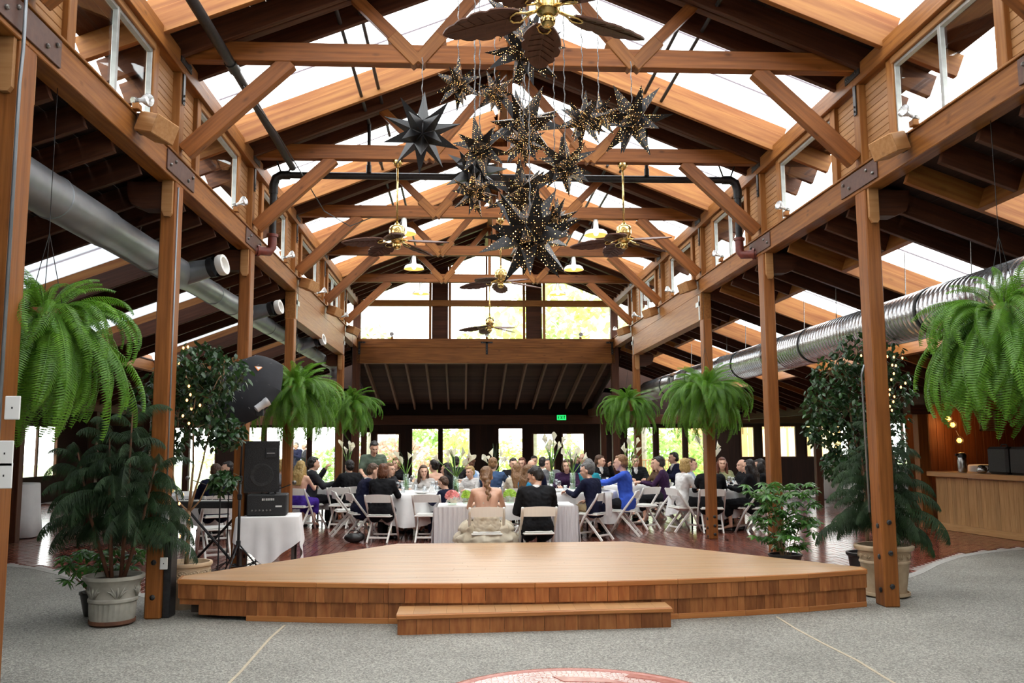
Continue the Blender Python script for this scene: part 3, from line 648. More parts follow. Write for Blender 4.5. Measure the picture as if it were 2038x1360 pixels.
for yy in (10.55, 13.8, 18.1):
    rr = .11 if yy < 13 else .10
    Mz = Matrix.Translation((-3.95, yy-.05, 3.62))@Matrix.Rotation(math.radians(78), 4, 'Y')@Matrix.Rotation(math.radians(10), 4, 'X')
    m = MB(); m.lathe([(rr*1.25, .0), (rr*1.1, .2), (rr, .3), (rr, .36)], 20, Mz, cap1=False); nz = m.build('nozzle', M_GALVD, ld, angle=40)
    m = MB(); m.lathe([(rr+.012, .33), (rr+.014, .40)], 20, Mz, False, False); m.build('rubber_band', M_BLACK, nz, angle=40)
    m = MB(); m.lathe([(rr*1.05, .44), (rr*1.15, .47), (rr*1.1, .52), (rr*.8, .52), (rr*.7, .47), (rr*.3, .46), (.005, .5)], 20, Mz, False, False); m.build('nozzle_ring', M_WHITE, nz, angle=50)
m = MB(); m.tube([(-4.0, 22.8, 3.63), (-3.98, 23.0, 3.61), (-3.96, 23.1, 3.5), (-3.96, 23.12, 3.3)], .13, 20); m.build('elbow', M_GALVD, ld, smooth=True)
for yy in (6.2, 9.6, 13.3, 17, 19.4):
    for dx in (-.2, .2):
        m = MB(); m.tube([(-4+dx, yy, 3.65), (-4+dx*.5, yy, za(4+0)+.2)], .006, 5); m.build('hanger_wire', M_BOLT, ld)
rd = thing('air_duct', 'shiny ribbed spiral duct with black bands hanging in the right aisle', 'duct', (4.7, 15, 3.1))
prof = []; yy = 4.0; RR = .27
while yy < 25.2:
    prof += [(RR, yy), (RR, yy+.075), (RR+.009, yy+.083), (RR+.009, yy+.092)]; yy += .10
m = MB(); m.lathe(prof, 32, YM(4.7, 0, 3.08)); m.build('duct_body', M_GALV, rd, angle=50)
for yy in (6.3, 9.6, 13.1, 16.5, 20.0, 22.6):
    m = MB(); m.lathe([(RR+.011, yy-.03), (RR+.014, yy-.02), (RR+.014, yy+.02), (RR+.011, yy+.03)], 32, YM(4.7, 0, 3.08), False, False); m.build('band', M_BLACK, rd, angle=40)
for yy in (14.5, 18.0, 21.4):
    m = MB(); m.lathe([(RR+.012, yy-.40), (RR+.016, yy-.38), (RR+.016, yy+.30), (RR+.012, yy+.32)], 32, YM(4.7, 0, 3.08), False, False); sl = m.build('plain_collar', M_GALV, rd, angle=40)
    Mz = Matrix.Translation((4.7-.297, yy-.05, 3.06))
    m = MB()
    for z0, z1, y0, y1 in ((-.15, -.12, -.13, .13), (.12, .15, -.13, .13), (-.15, .15, -.13, -.10), (-.15, .15, .10, .13)): m.box(-.015, y0, z0, .03, y1, z1, Mz)
    gr = m.build('grille_frame', M_WHITE, sl)
    m = MB()
    for i in range(9): m.box(-.006, -.1, -.12+i*.027, .02, .1, -.11+i*.027, Mz)
    m.build('grille_slats', M_GALVD, sl)
for yy in (8.9, 10.3, 12.3, 13.5, 16.4, 17.6, 20.4):
    m = MB(); m.tube([(4.7, yy, 3.33), (4.72, yy, za(4.7)+.2)], .006, 5); m.build('hanger_wire', M_BOLT, rd)
# ------------------------------------------------------------------ sprinkler pipes
pp = thing('sprinkler_pipes', 'black sprinkler pipework crossing the nave under the roof', 'pipes', (0, 12.22, 5.36))
def pipe(name, pts, r, mat=M_BLACK, par=pp, n=10): mm = MB(); mm.tube(pts, r, n); return mm.build(name, mat, par, angle=50)
pipe('main_pipe', [(-3.02, 0, 5.48), (-3.02, 8.9, 5.48)], .052); pipe('main_pipe', [(-3.02, 8.9, 5.48), (-3.02, 12.1, 5.44)], .047)
pipe('coupling', [(-3.02, 8.75, 5.48), (-3.02, 8.95, 5.48)], .062)
pipe('cross_pipe', [(-3.1, 12.22, 5.37), (3.1, 12.22, 5.37)], .05)
M_RED = pm('red_pipe', (.19, .035, .022), .45, c2=(.13, .028, .02), scale=25)
for s in (-1, 1):
    pipe('elbow', [(s*3.08, 12.22, 5.37), (s*3.2, 12.22, 5.37), (s*3.27, 12.22, 5.33), (s*3.30, 12.22, 5.22), (s*3.30, 12.22, 5.1)], .062)
    pipe('riser', [(s*3.30, 12.22, 5.15), (s*3.30, 12.22, 4.45)], .05)
    pipe('red_elbow', [(s*3.30, 12.22, 4.5), (s*3.30, 12.22, 4.33), (s*3.33, 12.2, 4.27), (s*3.45, 12.1, 4.26), (s*3.52, 12.05, 4.26)], .062, M_RED)
    pipe('red_flange', [(s*3.30, 12.22, 4.48), (s*3.30, 12.22, 4.52)], .08, M_RED); pipe('red_flange', [(s*3.45, 12.1, 4.26), (s*3.48, 12.08, 4.26)], .082, M_RED)
    pipe('hanger', [(s*3.1, 12.22, 5.4), (s*3.0, 12.22, 5.7)], .012); pipe('hanger', [(s*3.2, 12.22, 5.4), (s*3.28, 12.22, 5.62)], .012)
    for x, z, a, b in ((1.98, 6.13, 0, 12.2), (1.76, 6.24, 7.5, 13.0), (1.98, 6.13, 13.2, 22.5), (1.76, 6.22, 14.2, 22.5)):
        pipe('branch_pipe', [(s*x, a, z), (s*x, b, z)], .022)
        for yy in (a+3.1*i+.7 for i in range(int((b-a)/3.1))): pipe('coupling', [(s*x, yy, z), (s*x, yy+.09, z)], .031)
    pipe('drop_pipe', [(s*1.98, 12.2, 6.13), (s*1.98, 12.22, 5.38)], .026); pipe('coupling', [(s*1.98, 12.21, 5.42), (s*1.98, 12.21, 5.52)], .036)
m = MB(); m.tube([(-3.0, 9.2, 5.42), (-2.9, 10.5, 5.36), (-2.86, 12, 5.3), (-2.75, 13.2, 5.12), (-2.5, 14.3, 5.16), (-2.2, 14.9, 5.47)], .008, 6); m.build('cable', M_BLACK, pp)
# ------------------------------------------------------------------ ceiling fans with leaf blades
M_BRASS = pm('polished_brass', (.62, .42, .14), .2, 1., c2=(.75, .56, .24), scale=10)
M_LEAFB = wood('leaf_blade', (.065, .024, .014), (.125, .05, .028), .5, .1, sc=4, stretch=(2, 9, 9))
def blade_mesh():
    n = 16; pts = []
    for i in range(n+1):
        t = i/n; wdt = .145*math.sin(math.pi*min(1, t*.93+.07))**.62*(1-.25*t)+.004
        if i in (6, 10, 13): wdt *= .86
        pts.append((.17+t*.52, wdt))
    mb = MB(); vs = []; fs = []
    for th in (0, -.012):
        for x, wd in pts:
            for s_ in (-1, 0, 1): vs.append((x, s_*wd, th+.02*abs(s_)*-1*(wd/.145)-.02*((x-.17)/.52)**2))
    k = n+1
    for i in range(n):
        for j in range(2):
            a = i*3+j; fs.append((a, a+1, a+4, a+3)); b = a+k*3; fs.append((b+3, b+4, b+1, b))
    for i in range(n):
        a = i*3; fs.append((a, a+3, a+3+k*3, a+k*3)); a = i*3+2; fs.append((a+3, a, a+k*3, a+3+k*3))
    fs.append((2, 1, 0)[::-1][:0] or (0, k*3, k*3+1, 1)); fs.append((1, k*3+1, k*3+2, 2))
    mb.add(vs, fs)
    for i in range(1, n-3, 2):   # raised veins
        x, wd = pts[i]
        for s_ in (-1, 1): mb.tube([(x, 0, -.014-.02*((x-.17)/.52)**2), (x+.035, s_*wd*.66, -.028-.02*((x-.13)/.52)**2)], .003, 4)
    mb.tube([(.17, 0, -.014), (.45, 0, -.02), (.66, 0, -.034)], .005, 4)
    return mb.mesh('blade', M_LEAFB, angle=40)
BLADE = blade_mesh()
mb = MB()
for s_ in (-1, 1): mb.tube([(.07, 0, .0), (.13, s_*.012, -.012), (.19, s_*.045, -.022), (.23, s_*.03, -.026), (.245, 0, -.028)], .008, 6)
mb.tube([(.05, 0, 0), (.14, 0, -.012)], .012, 6); IRON = mb.mesh('blade_iron', M_BRASS, True)
mb = MB(); mb.lathe([(.002, -.16), (.03, -.155), (.05, -.135), (.055, -.10), (.04, -.08), (.075, -.06), (.085, -.03), (.085, .02), (.10, .04), (.105, .06), (.105, .135), (.09, .16), (.04, .18), (.025, .21)], 28, flute=lambda i, a: (.03*math.cos(14*a) if i in (9, 10) else 0)); MOTOR = mb.mesh('motor_housing', M_BRASS, angle=45)
mb = MB(); mb.lathe([(.02, -.09), (.045, -.07), (.06, -.04), (.062, -.03), (.07, -.025), (.07, 0)], 20); CANO = mb.mesh('canopy', M_BRASS, angle=45)
def fan(x, y, ztop, zm, a0, label):
    f = thing('ceiling_fan', label, 'ceiling fan', (x, y, zm), group='brass ceiling fans with leaf blades')
    part('motor_housing', MOTOR, f); part('canopy', CANO, f, (0, 0, ztop-zm))
    mm = MB(); mm.tube([(0, 0, .2), (0, 0, ztop-zm-.06)], .014, 10); part('downrod', mm.mesh('downrod', M_BRASS, True), f)
    for i in range(5):
        q = Euler((math.radians(-9), 0, math.radians(a0+72*i)), 'XYZ').to_matrix(); q = Matrix.Rotation(math.radians(a0+72*i), 3, 'Z')@Matrix.Rotation(math.radians(5), 3, 'Y')@Matrix.Rotation(math.radians(13), 3, 'X')
        b = part('blade', BLADE, f, (0, 0, -.02), q, 1.1); part('blade_iron', IRON, b)
fan(-.08, TY(0)+.05, 5.48, 4.59, 90, 'brass fan with brown leaf blades nearest the camera, cut by the top edge')
fan(-1.55, TY(2), 5.48, 4.40, -20, 'brass fan with leaf blades hanging from the second truss on the left')
fan(1.57, TY(2), 5.48, 4.43, -45, 'brass fan with leaf blades hanging from the second truss on the right')
fan(0.0, TY(3), 5.48, 4.42, -55, 'brass fan with leaf blades in the middle of the nave, behind the lowest star')
fan(0.0, TY(5), 5.48, 4.44, -40, 'small far brass fan in front of the gable window')
# ------------------------------------------------------------------ barn pendant lamps
M_ENAM = pm('white_enamel', (.82, .82, .80), .3, c2=(.76, .76, .74), scale=5)
M_SHIN = pm('lining_glow', (.9, .62, .25), .5, c2=(.85, .55, .2), scale=4, emis=(1, .55, .15), es=.8)  # bulb light on the lining put into its colour and emission
M_BULB = pm('lamp_bulb', (1, .9, .7), .4, c2=(1, .85, .6), scale=3, emis=(1, .72, .35), es=9)
mb = MB(); mb.lathe([(.035, .03), (.04, .0), (.045, -.1), (.05, -.13), (.08, -.15), (.15, -.165), (.185, -.19), (.205, -.24), (.208, -.25)], 28, cap1=False); SHADE = mb.mesh('shade', M_ENAM, angle=50)
mb = MB(); mb.lathe([(.203, -.25), (.200, -.24), (.18, -.195), (.145, -.172), (.05, -.15), (.01, -.15)], 28, cap0=False, cap1=False); SHIN = mb.mesh('shade_lining', M_SHIN, True)
mb = MB(); mb.ball((0, 0, -.215), .045, nu=10, nv=7); BULB = mb.mesh('bulb', M_BULB, True)
mb = MB(); mb.tube([(-.035, -.015, .03), (-.09, -.02, -.16)], .004, 5); CORD = mb.mesh('stay', M_BOLT)
for x in (-1.66, 1.66):
    for k, wh in ((3, 'third'), (4, 'fourth'), (5, 'last')):
        l = thing('pendant_lamp', f'white barn pendant lamp under the {wh} truss on the {"left" if x < 0 else "right"}', 'lamp', (x, TY(k), 5.45), group='white barn pendant lamps')
        s_ = part('shade', SHADE, l); part('shade_lining', SHIN, s_); part('bulb', BULB, l); part('stay', CORD, l)
# ------------------------------------------------------------------ star lanterns
def star_mat(name, lit):
    m, N, L, B = _nt(name); tc = N.new('ShaderNodeTexCoord'); vo = N.new('ShaderNodeTexVoronoi'); vo.inputs['Scale'].default_value = 24; vo.inputs['Randomness'].default_value = .2
    L.new(tc.outputs['Object'], vo.inputs['Vector'])
    mt = N.new('ShaderNodeMath'); mt.operation = 'LESS_THAN'; mt.inputs[1].default_value = .20; L.new(vo.outputs['Distance'], mt.inputs[0])
    B.inputs['Base Color'].default_value = (.016, .016, .018, 1); B.inputs['Roughness'].default_value = .42; B.inputs['Metallic'].default_value = .35
    B.inputs['Emission Color'].default_value = (1, .50, .16, 1)
    sep = N.new('ShaderNodeSeparateColor'); L.new(vo.outputs['Color'], sep.inputs[0])
    pw_ = N.new('ShaderNodeMath'); pw_.operation = 'POWER'; L.new(sep.outputs[0], pw_.inputs[0]); pw_.inputs[1].default_value = 3.0
    mu = N.new('ShaderNodeMath'); mu.operation = 'MULTIPLY'; L.new(mt.outputs[0], mu.inputs[0]); L.new(pw_.outputs[0], mu.inputs[1])
    m3 = N.new('ShaderNodeMath'); m3.operation = 'MULTIPLY'; L.new(mu.outputs[0], m3.inputs[0]); m3.inputs[1].default_value = lit; L.new(m3.outputs[0], B.inputs['Emission Strength'])
    return m
M_STAR = star_mat('pierced_tin_lit', 19.); M_STAR0 = star_mat('pierced_tin_unlit', .12)
M_CHAIN = pm('chain', (.10, .10, .10), .4, .7, c2=(.2, .2, .2), scale=90, lo=.45, hi=.55)
def star_mesh(seed, mat, core=.36):
    rr = random.Random(seed); bm = bmesh.new(); bmesh.ops.create_icosphere(bm, subdivisions=1, radius=core)
    q = Euler((rr.uniform(0, 6), rr.uniform(0, 6), rr.uniform(0, 6))).to_matrix()
    mb = MB()
    for f in bm.faces:
        c = f.calc_center_median().normalized(); L_ = 1.0 if rr.random() < .8 else .82
        vs = [v.co.copy() for v in f.verts]; cen = sum(vs, Vector())/3
        vs = [cen+(v-cen)*.92 for v in vs]
        mb.add([q@v for v in vs]+[q@(c*L_)], [(0, 1, 3), (1, 2, 3), (2, 0, 3)])
    bmesh.ops.create_icosphere(bm, subdivisions=2, radius=core*.93)
    bm2 = bmesh.new(); bmesh.ops.create_icosphere(bm2, subdivisions=2, radius=core*.9); mb.bm(bm2); bm.free()
    return mb.mesh('star_shell', mat)
STARS = [(840, 265, 74, 8.6), (912, 168, 50, 8.2), (985, 187, 44, 8.4), (1045, 100, 80, 7.2), (1010, 30, 50, 7.6), (1258, 240, 76, 8.6), (1160, 240, 54, 8.0), (1192, 232, 44, 8.35), (1045, 248, 78, 8.4), (1042, 285, 46, 7.3),
         (955, 295, 62, 7.6), (945, 345, 62, 8.3), (1125, 330, 62, 7.4), (945, 385, 46, 7.9), (1037, 385, 70, 7.5), (1055, 470, 98, 6.8), (1105, 440, 46, 7.9)]
SLAB = ['unlit dark star lantern hanging alone at the left of the cluster', 'small lit star lantern at the upper left of the cluster', 'small lit star lantern just below the first truss, left of centre', 'large lit star lantern partly hidden by the near fan blade',
        'lit star lantern at the very top of the cluster', 'large lit star lantern hanging alone at the right of the cluster', 'lit star lantern overlapping a smaller one, right of centre', 'small lit star lantern peeping out between two stars on the right',
        'wide star lantern in the middle of the cluster, behind a smaller one', 'small lit star lantern in front of the middle one', 'lit star lantern left of the middle one', 'dark star lantern below and behind the left middle one',
        'brightly pierced star lantern right of the centre', 'small lit star lantern low on the left of the cluster', 'lit star lantern right above the lowest big one', 'biggest star lantern at the bottom of the cluster', 'small lit star lantern behind the biggest one']
def ray_at(u, v, y):
    d = fw+r2*((u-1019)/FPX)-u2*((v-680)/FPX); return Vector((CAMX, 0, CAMZ))+d*(y/d.y)
for i, (u, v, r_, y) in enumerate(STARS):
    p = ray_at(u, v, y); rad = r_*y/FPX*1.14
    t = thing('star_lantern', SLAB[i], 'lantern', p, group='pierced tin star lanterns')
    part('star_shell', star_mesh(i+3, M_STAR0 if i in (0, 11) else M_STAR), t, scale=rad)
    top = 5.5-p.z if i in (0, 5) else zn(p.x)-p.z
    mb = MB(); n = max(4, int((top-rad*.5)/.05)); mb.tube([(.006*math.sin(j*2.1), .006*math.cos(j*2.1), rad*.45+(top-rad*.45)*j/n) for j in range(n+1)], .006, 4); part('chain', mb.mesh('chain', M_CHAIN), t)
# ------------------------------------------------------------------ flood bulbs and wooden speaker boxes on the beams
M_BGL = pm('clear_bulb', (.85, .86, .88), .08, c2=(.75, .77, .8), scale=4, trans=.65)
mb = MB(); mb.lathe([(.016, -.02), (.02, .0), (.022, .03), (.045, .07), (.06, .10), (.058, .115), (.03, .122), (.003, .124)], 16, cap1=False); PAR = mb.mesh('bulb', M_BGL, True)
mb = MB(); mb.lathe([(.03, -.05), (.03, -.02), (.02, 0)], 12); SOCK = mb.mesh('socket', M_BOLT, angle=50)
mb = MB(); mb.bbox(-.03, -.04, -.04, .03, .04, .02, .006); MOUNT = mb.mesh('mount', M_TRIM)
def flood(p, yawd, lab, pit_=70):
    t = thing('flood_lamp', lab, 'spotlight', p, group='clear flood bulbs on the beams')
    q = Matrix.Rotation(math.radians(yawd), 3, 'Z')@Matrix.Rotation(math.radians(pit_), 3, 'Y')
    part('mount', MOUNT, t); part('socket', SOCK, t, (0, 0, .05), q); part('bulb', PAR, t, q@Vector((0, 0, .02))+Vector((0, 0, .05)), q)
NTH = ['nearest the camera', 'second', 'third', 'fourth', 'fifth', 'farthest']
for i, y in enumerate((7.55, 10.75, 13.6, 16.9, 20.3, 22.9)): flood((3.44, y, 4.50), 200, f'clear flood bulb on the right beam ledge, {NTH[i]} of the row')
for i, y in enumerate((7.45, 10.8, 13.9, 17.2, 20.5)): flood((-3.44, y, 4.50), -20 if i else 60, f'clear flood bulb on the left beam ledge, {NTH[i]} of the row')
for x, wh in ((-2.55, 'left'), (0, 'middle'), (2.55, 'right')): flood((x, YG-.13, 4.44), -90, f'clear flood bulb on the gable beam, {wh} of three')
mb = MB(); mb.bbox(-.11, -.13, -.09, .11, .13, .09, .008); mb.box(-.10, -.135, -.08, .10, -.128, .08); BOXM = mb.mesh('cabinet', M_BOARD)
mb = MB(); mb.bbox(.07, -.05, -.05, .16, .05, .12, .006); BRK = mb.mesh('bracket', M_STEEL)
for s, L_ in ((1, (7.75, 15.2, 18.3, 21.4)), (-1, (7.55, 15.2, 18.3, 21.4))):
    for i, y in enumerate(L_):
        t = thing('speaker_box', f'small wooden speaker box on the {"right" if s > 0 else "left"} beam, {("nearest the camera", "second", "third", "farthest")[i]} of the row', 'speaker', (s*3.30, y, 4.34), 0 if s > 0 else math.pi, 'wooden speaker boxes on the beams')
        part('cabinet', BOXM, t, (0, 0, 0), Matrix.Rotation(math.radians(-18), 3, 'Y')@Matrix.Rotation(math.radians(25 if s > 0 else 155), 3, 'Z')); part('bracket', BRK, t)
# ------------------------------------------------------------------ exit sign
M_EXG = pm('exit_green', (.02, .5, .1), .4, c2=(.02, .45, .09), scale=4, emis=(.02, 1., .18), es=1.6)
M_EXD = pm('exit_letter', (.0, .03, .008), .5, c2=(.0, .04, .01), scale=4)
t = thing('exit_sign', 'small green glowing EXIT sign above the glass doors', 'sign', (2.57, YB-.2, 2.43))
mb = MB(); mb.bbox(-.16, -.03, -.09, .16, .03, .09, .008); part('box', mb.mesh('box', M_BLACK), t)
mb = MB(); mb.box(-.148, -.034, -.078, .148, -.031, .078); part('face', mb.mesh('face', M_EXG), t)
mb = MB()
def strk(x0, z0, x1, z1, th=.011):
    d = Vector((x1-x0, 0, z1-z0)); n_ = Vector((d.z, 0, -d.x)).normalized()*th; a, b = Vector((x0, 0, z0)), Vector((x1, 0, z1))
    ps = [a+n_, b+n_, b-n_, a-n_]; mb.add([(p.x, -.038, p.z) for p in ps]+[(p.x, -.034, p.z) for p in ps], [(0, 1, 2, 3), (7, 6, 5, 4), (0, 4, 5, 1), (1, 5, 6, 2), (2, 6, 7, 3), (3, 7, 4, 0)])
for a in ((-.11, -.055, -.11, .055), (-.11, .05, -.06, .05), (-.11, 0, -.07, 0), (-.11, -.05, -.06, -.05), (-.04, -.055, .02, .055), (-.04, .055, .02, -.055), (.045, -.055, .045, .055), (.07, .05, .13, .05), (.10, -.055, .10, .05)): strk(*a)
part('lettering', mb.mesh('lettering', M_EXD), t)
# ------------------------------------------------------------------ plants
def leafmat(name, c, c2, tr=.35, rough=.4):
    if name in MATS: return MATS[name]
    m = pm(name, c, rough, c2=c2, scale=6, rnd=.18); N, L = m.node_tree.nodes, m.node_tree.links; B = N['Principled BSDF']; o = N['Material Output']
    t = N.new('ShaderNodeBsdfTranslucent'); src = B.inputs['Base Color'].links[0].from_socket; L.new(src, t.inputs[0])
    mx = N.new('ShaderNodeMixShader'); mx.inputs[0].default_value = tr; L.new(B.outputs[0], mx.inputs[1]); L.new(t.outputs[0], mx.inputs[2]); L.new(mx.outputs[0], o.inputs[0]); return m
M_FERN = leafmat('fern_green', (.085, .215, .018), (.155, .34, .03), .45)
M_FICUS = leafmat('ficus_leaf', (.018, .05, .018), (.045, .11, .03), .25, .28)
M_PINE = leafmat('pine_needle', (.011, .032, .008), (.026, .064, .016), .25, .7)
M_SCHEF = leafmat('umbrella_plant_leaf', (.035, .11, .022), (.09, .23, .04), .3, .25)
M_BARK = pm('pale_bark', (.34, .22, .12), .8, c2=(.24, .14, .075), scale=14, bump=.3)
M_BARK2 = pm('red_bark', (.17, .07, .035), .8, c2=(.11, .045, .025), scale=14, bump=.3)
M_SOIL = pm('soil', (.03, .02, .014), .95, c2=(.05, .034, .022), scale=30, bump=.5)
M_TERRA = pm('terracotta', (.48, .17, .085), .7, c2=(.4, .14, .07), scale=9)
def frond_mesh(name, L_, elev, curl, npin, pl, mat, droop=0., seed=0, pw=.0052, sag=0.):
    """pinnate leaf: midrib arcs from angle elev, bending down by curl; leaflets both sides"""
    rr = random.Random(seed); mb = MB(); n = 14; p = Vector((0, 0, 0)); a = elev; pts = [p.copy()]; ds = L_/n; tg = []
    for i in range(n):
        d = Vector((math.cos(a), 0, math.sin(a))); tg.append(d); p = p+d*ds; pts.append(p.copy()); a -= curl/n*(.5+i/n)
    tg.append(tg[-1])
    mb.tube(pts, [.004*(1-.7*i/n) for i in range(n+1)], 4, False)
    for i in range(npin):
        t = .08+.92*i/npin; k = min(int(t*n), n-1); f = t*n-k; q = pts[k].lerp(pts[k+1], f); d = tg[k]
        nr = Vector((-d.z, 0, d.x)); ln = pl*(math.sin(math.pi*(.12+.86*t))**.7)*rr.uniform(.88, 1.08)
        for s in (-1, 1):
            dr = (Vector((0, s, 0))*.95+d*(.32+(rr.uniform(-.35, .35) if sag else 0))+nr*(-droop)+Vector((0, 0, -sag*rr.uniform(.4, 1.6)))).normalized(); ln *= rr.uniform(.6, 1.25) if sag else 1; m1 = q+dr*ln*.5-nr*.004-Vector((0, 0, sag*.1*ln)); e = q+dr*ln-nr*(.018+.15*droop*ln)-Vector((0, 0, sag*ln*.5)); wv = d*pw
            b = len(mb.v); mb.v += [tuple(q-wv*.6), tuple(q+wv*.6), tuple(m1+wv), tuple(m1-wv), tuple(e)]; mb.f += [(b, b+1, b+2, b+3), (b+3, b+2, b+4)]; mb.mi += [0, 0]
    return mb.mesh(name, mat)
FR = {'up': [frond_mesh('frond', .55, 1.15, 1.5, 34, .062, M_FERN, .1, i) for i in range(2)],
      'mid': [frond_mesh('frond', .68, .55, 2.0, 40, .066, M_FERN, .15, i+5) for i in range(2)],
      'arch': [frond_mesh('frond', .78, .35, 2.7, 44, .07, M_FERN, .2, i+9) for i in range(2)],
      'hang': [frond_mesh('frond', .80, -.45-.25*i, 1.5, 46, .066, M_FERN, .2, i+13) for i in range(3)]}
mb = MB(); mb.lathe([(.09, -.2), (.11, -.19), (.135, -.02), (.15, -.02), (.15, .02), (.135, .02), (.12, 0), (.004, 0)], 18, cap1=False); FPOT = mb.mesh('pot', M_TERRA, angle=45)
def fern(p, sc, lab, hook_z, counts=(10, 16, 22, 34), seed=1, hang=1.):
    rr = random.Random(seed); t = thing('hanging_fern', lab, 'plant', p, group='hanging Boston ferns')
    part('pot', FPOT, t, (0, 0, -.05), scale=sc)
    mb = MB()
    for a in (0, 2.1, 4.2): mb.tube([(.13*sc*math.cos(a), .13*sc*math.sin(a), -.03), (0, 0, .55*sc)], .003, 4)
    mb.tube([(0, 0, .55*sc), (0, 0, hook_z-p[2])], .003, 4); part('hanger', mb.mesh('hanger', M_BLACK), t)
    for kind, n in zip(('up', 'mid', 'arch', 'hang'), counts):
        for i in range(n):
            a = 2*math.pi*(i+rr.uniform(-.4, .4))/n*1.0+rr.random(); me = rr.choice(FR[kind])
            q = Matrix.Rotation(a, 3, 'Z')@Matrix.Rotation(rr.uniform(-.2, .2), 3, 'Y')@Matrix.Rotation(rr.uniform(-.5, .5), 3, 'X')
            rad = {'up': .03, 'mid': .07, 'arch': .10, 'hang': .13}[kind]*sc
            part('frond', me, t, (rad*math.cos(a), rad*math.sin(a), -.05+rr.uniform(-.06, .02)), q, sc*rr.uniform(.78, 1.12)*(hang if kind == 'hang' else 1))
    return t
fern((-3.60, 6.35, 2.60), .95, 'large hanging fern at the left edge beside the nearest post', 4.2, (16, 26, 44, 100), 3, 1.22)
fern((3.62, 6.7, 2.70), 1.0, 'large hanging fern at the right edge of the picture', 4.2, (16, 26, 44, 100), 4, 1.25)
fern((-3.36, 14.55, 2.58), 1.2, 'hanging fern behind the black photo umbrella on the left', 4.2, (26, 46, 60, 60), 5)
fern((-3.22, 20.7, 2.62), 1.1, 'hanging fern on the left, behind and right of a larger fern', 4.2, (24, 40, 50, 50), 6)
fern((3.40, 14.55, 2.56), 1.14, 'wide hanging fern in front of the third right post', 4.2, (26, 46, 60, 76), 7)
fern((3.25, 20.75, 2.62), 1.1, 'farther hanging fern on the right, by the last post', 4.0, (24, 40, 50, 60), 8)
# ---- pots
M_STONE = pm('grey_stoneware', (.36, .34, .29), .7, c2=(.27, .26, .22), scale=9, bump=.15)
M_CREAM = pm('cream_clay', (.58, .44, .29), .7, c2=(.47, .34, .21), scale=9, bump=.1)
M_BLKP = pm('black_plastic', (.015, .014, .014), .35, c2=(.022, .02, .02), scale=9)
def pot(prof, mat, parent, relief=None, loc=(0, 0, 0), n=48, flute=None, soil_r=.2, soil_z=.4):
    mb = MB(); mb.lathe(prof, n, flute=flute); o = part('pot', mb.mesh('pot', mat, angle=40), parent, loc)
    mb = MB(); mb.lathe([(soil_r, soil_z-.03), (soil_r, soil_z), (.005, soil_z+.015)], 20, cap1=False); part('soil', mb.mesh('soil', M_SOIL), o)
    return o
def motif(parent, r, z, n, mat, kind, sc):
    """raised ornaments round a pot"""
    mb = MB()
    if kind == 'oval':
        for k in range(24): 
            pass
        pts = [(.0, .05*math.cos(a), .032*math.sin(a)) for a in [2*math.pi*i/16 for i in range(17)]]; mb.tube(pts, .006, 5)
        for a in range(4): mb.ball((0, .02*math.cos(a*1.57), .014*math.sin(a*1.57)), .006, .014, .011, 6, 5)
    else:
        for dy, h, lean in ((0, .11, 0), (-.02, .09, -.035), (.02, .09, .035), (-.035, .06, -.045), (.035, .06, .045)):
            mb.tube([(0, dy*.4, -.05), (.004, dy+lean*.4, 0), (0, dy+lean, h-.05)], [.006, .011, .002], 5)
    me = mb.mesh('relief', mat, True)
    for i in range(n): 
        a = 2*math.pi*i/n; part('relief', me, parent, (r*math.cos(a), r*math.sin(a), z), Matrix.Rotation(a, 3, 'Z'), sc)
def saucer(parent, r, mat): mb = MB(); mb.lathe([(r*.85, 0), (r, .02), (r, .05), (r*.95, .05), (r*.9, .025), (.01, .025)], 36, cap1=False); part('saucer', mb.mesh('saucer', mat, angle=40), parent)
# ---- Norfolk pines
PB = [frond_mesh('branch', .62, .5, 1.9, 120, .15, M_PINE, .25, i, .0034, .6) for i in range(3)]+[frond_mesh('branch', .85, .45, 2.0, 150, .17, M_PINE, .3, i+4, .0036, .75) for i in range(2)]
def pine(t, stems, nper, seed, sc=1., low=.15):
    rr = random.Random(seed)
    for (bx, by, tx, ty, tz, z0) in stems:
        mid = Vector(((bx*.45+tx*.55)*1.05, (by+ty)/2, z0+(tz-z0)*.5)); pts = [(bx, by, z0), mid, (tx, ty, tz)]
        mb = MB(); mb.tube(pts, [.02*sc, .015*sc, .006*sc], 7); part('stem', mb.mesh('stem', M_BARK2, True), t)
        for i in range(nper):
            f = low+(1-low)*((i+.5)/nper)**.8; p = Vector(pts[0]).lerp(mid, f*2) if f < .5 else mid.lerp(Vector(pts[2]), f*2-1)
            a = i*2.4+rr.uniform(-.4, .4); big = 1.15-.65*f
            q = Matrix.Rotation(a, 3, 'Z')@Matrix.Rotation(rr.uniform(-.15, .25)-(.5 if f > .9 else 0), 3, 'Y')
            part('branch', PB[rr.randrange(5)], t, p, q, sc*big*rr.uniform(.85, 1.1))
t = thing('norfolk_pine', 'large dark drooping potted pine in a grey urn at the left', 'plant', (-3.84, 8.48, 0))
pot([(.15, .0), (.16, .0), (.155, .035), (.19, .05), (.195, .09), (.2, .20), (.215, .215), (.215, .235), (.205, .245), (.22, .36), (.25, .40), (.265, .41), (.265, .44), (.24, .44), (.225, .40), (.01, .40)], M_STONE, t, flute=lambda i, a: (.025*math.cos(28*a) if i in (4, 5) else 0), n=84, soil_r=.22, soil_z=.40)
motif(t, .212, .31, 6, M_STONE, 'leaf', 1.1); saucer(t, .2, M_BARK2)
pine(t, [(-.02, 0, -.12, .05, 1.75, .38), (.05, .03, .12, -.05, 1.92, .38), (-.06, .05, -.42, .1, 1.55, .38), (.08, 0, .32, .05, 1.45, .38)], 24, 3, 1.0, .3)
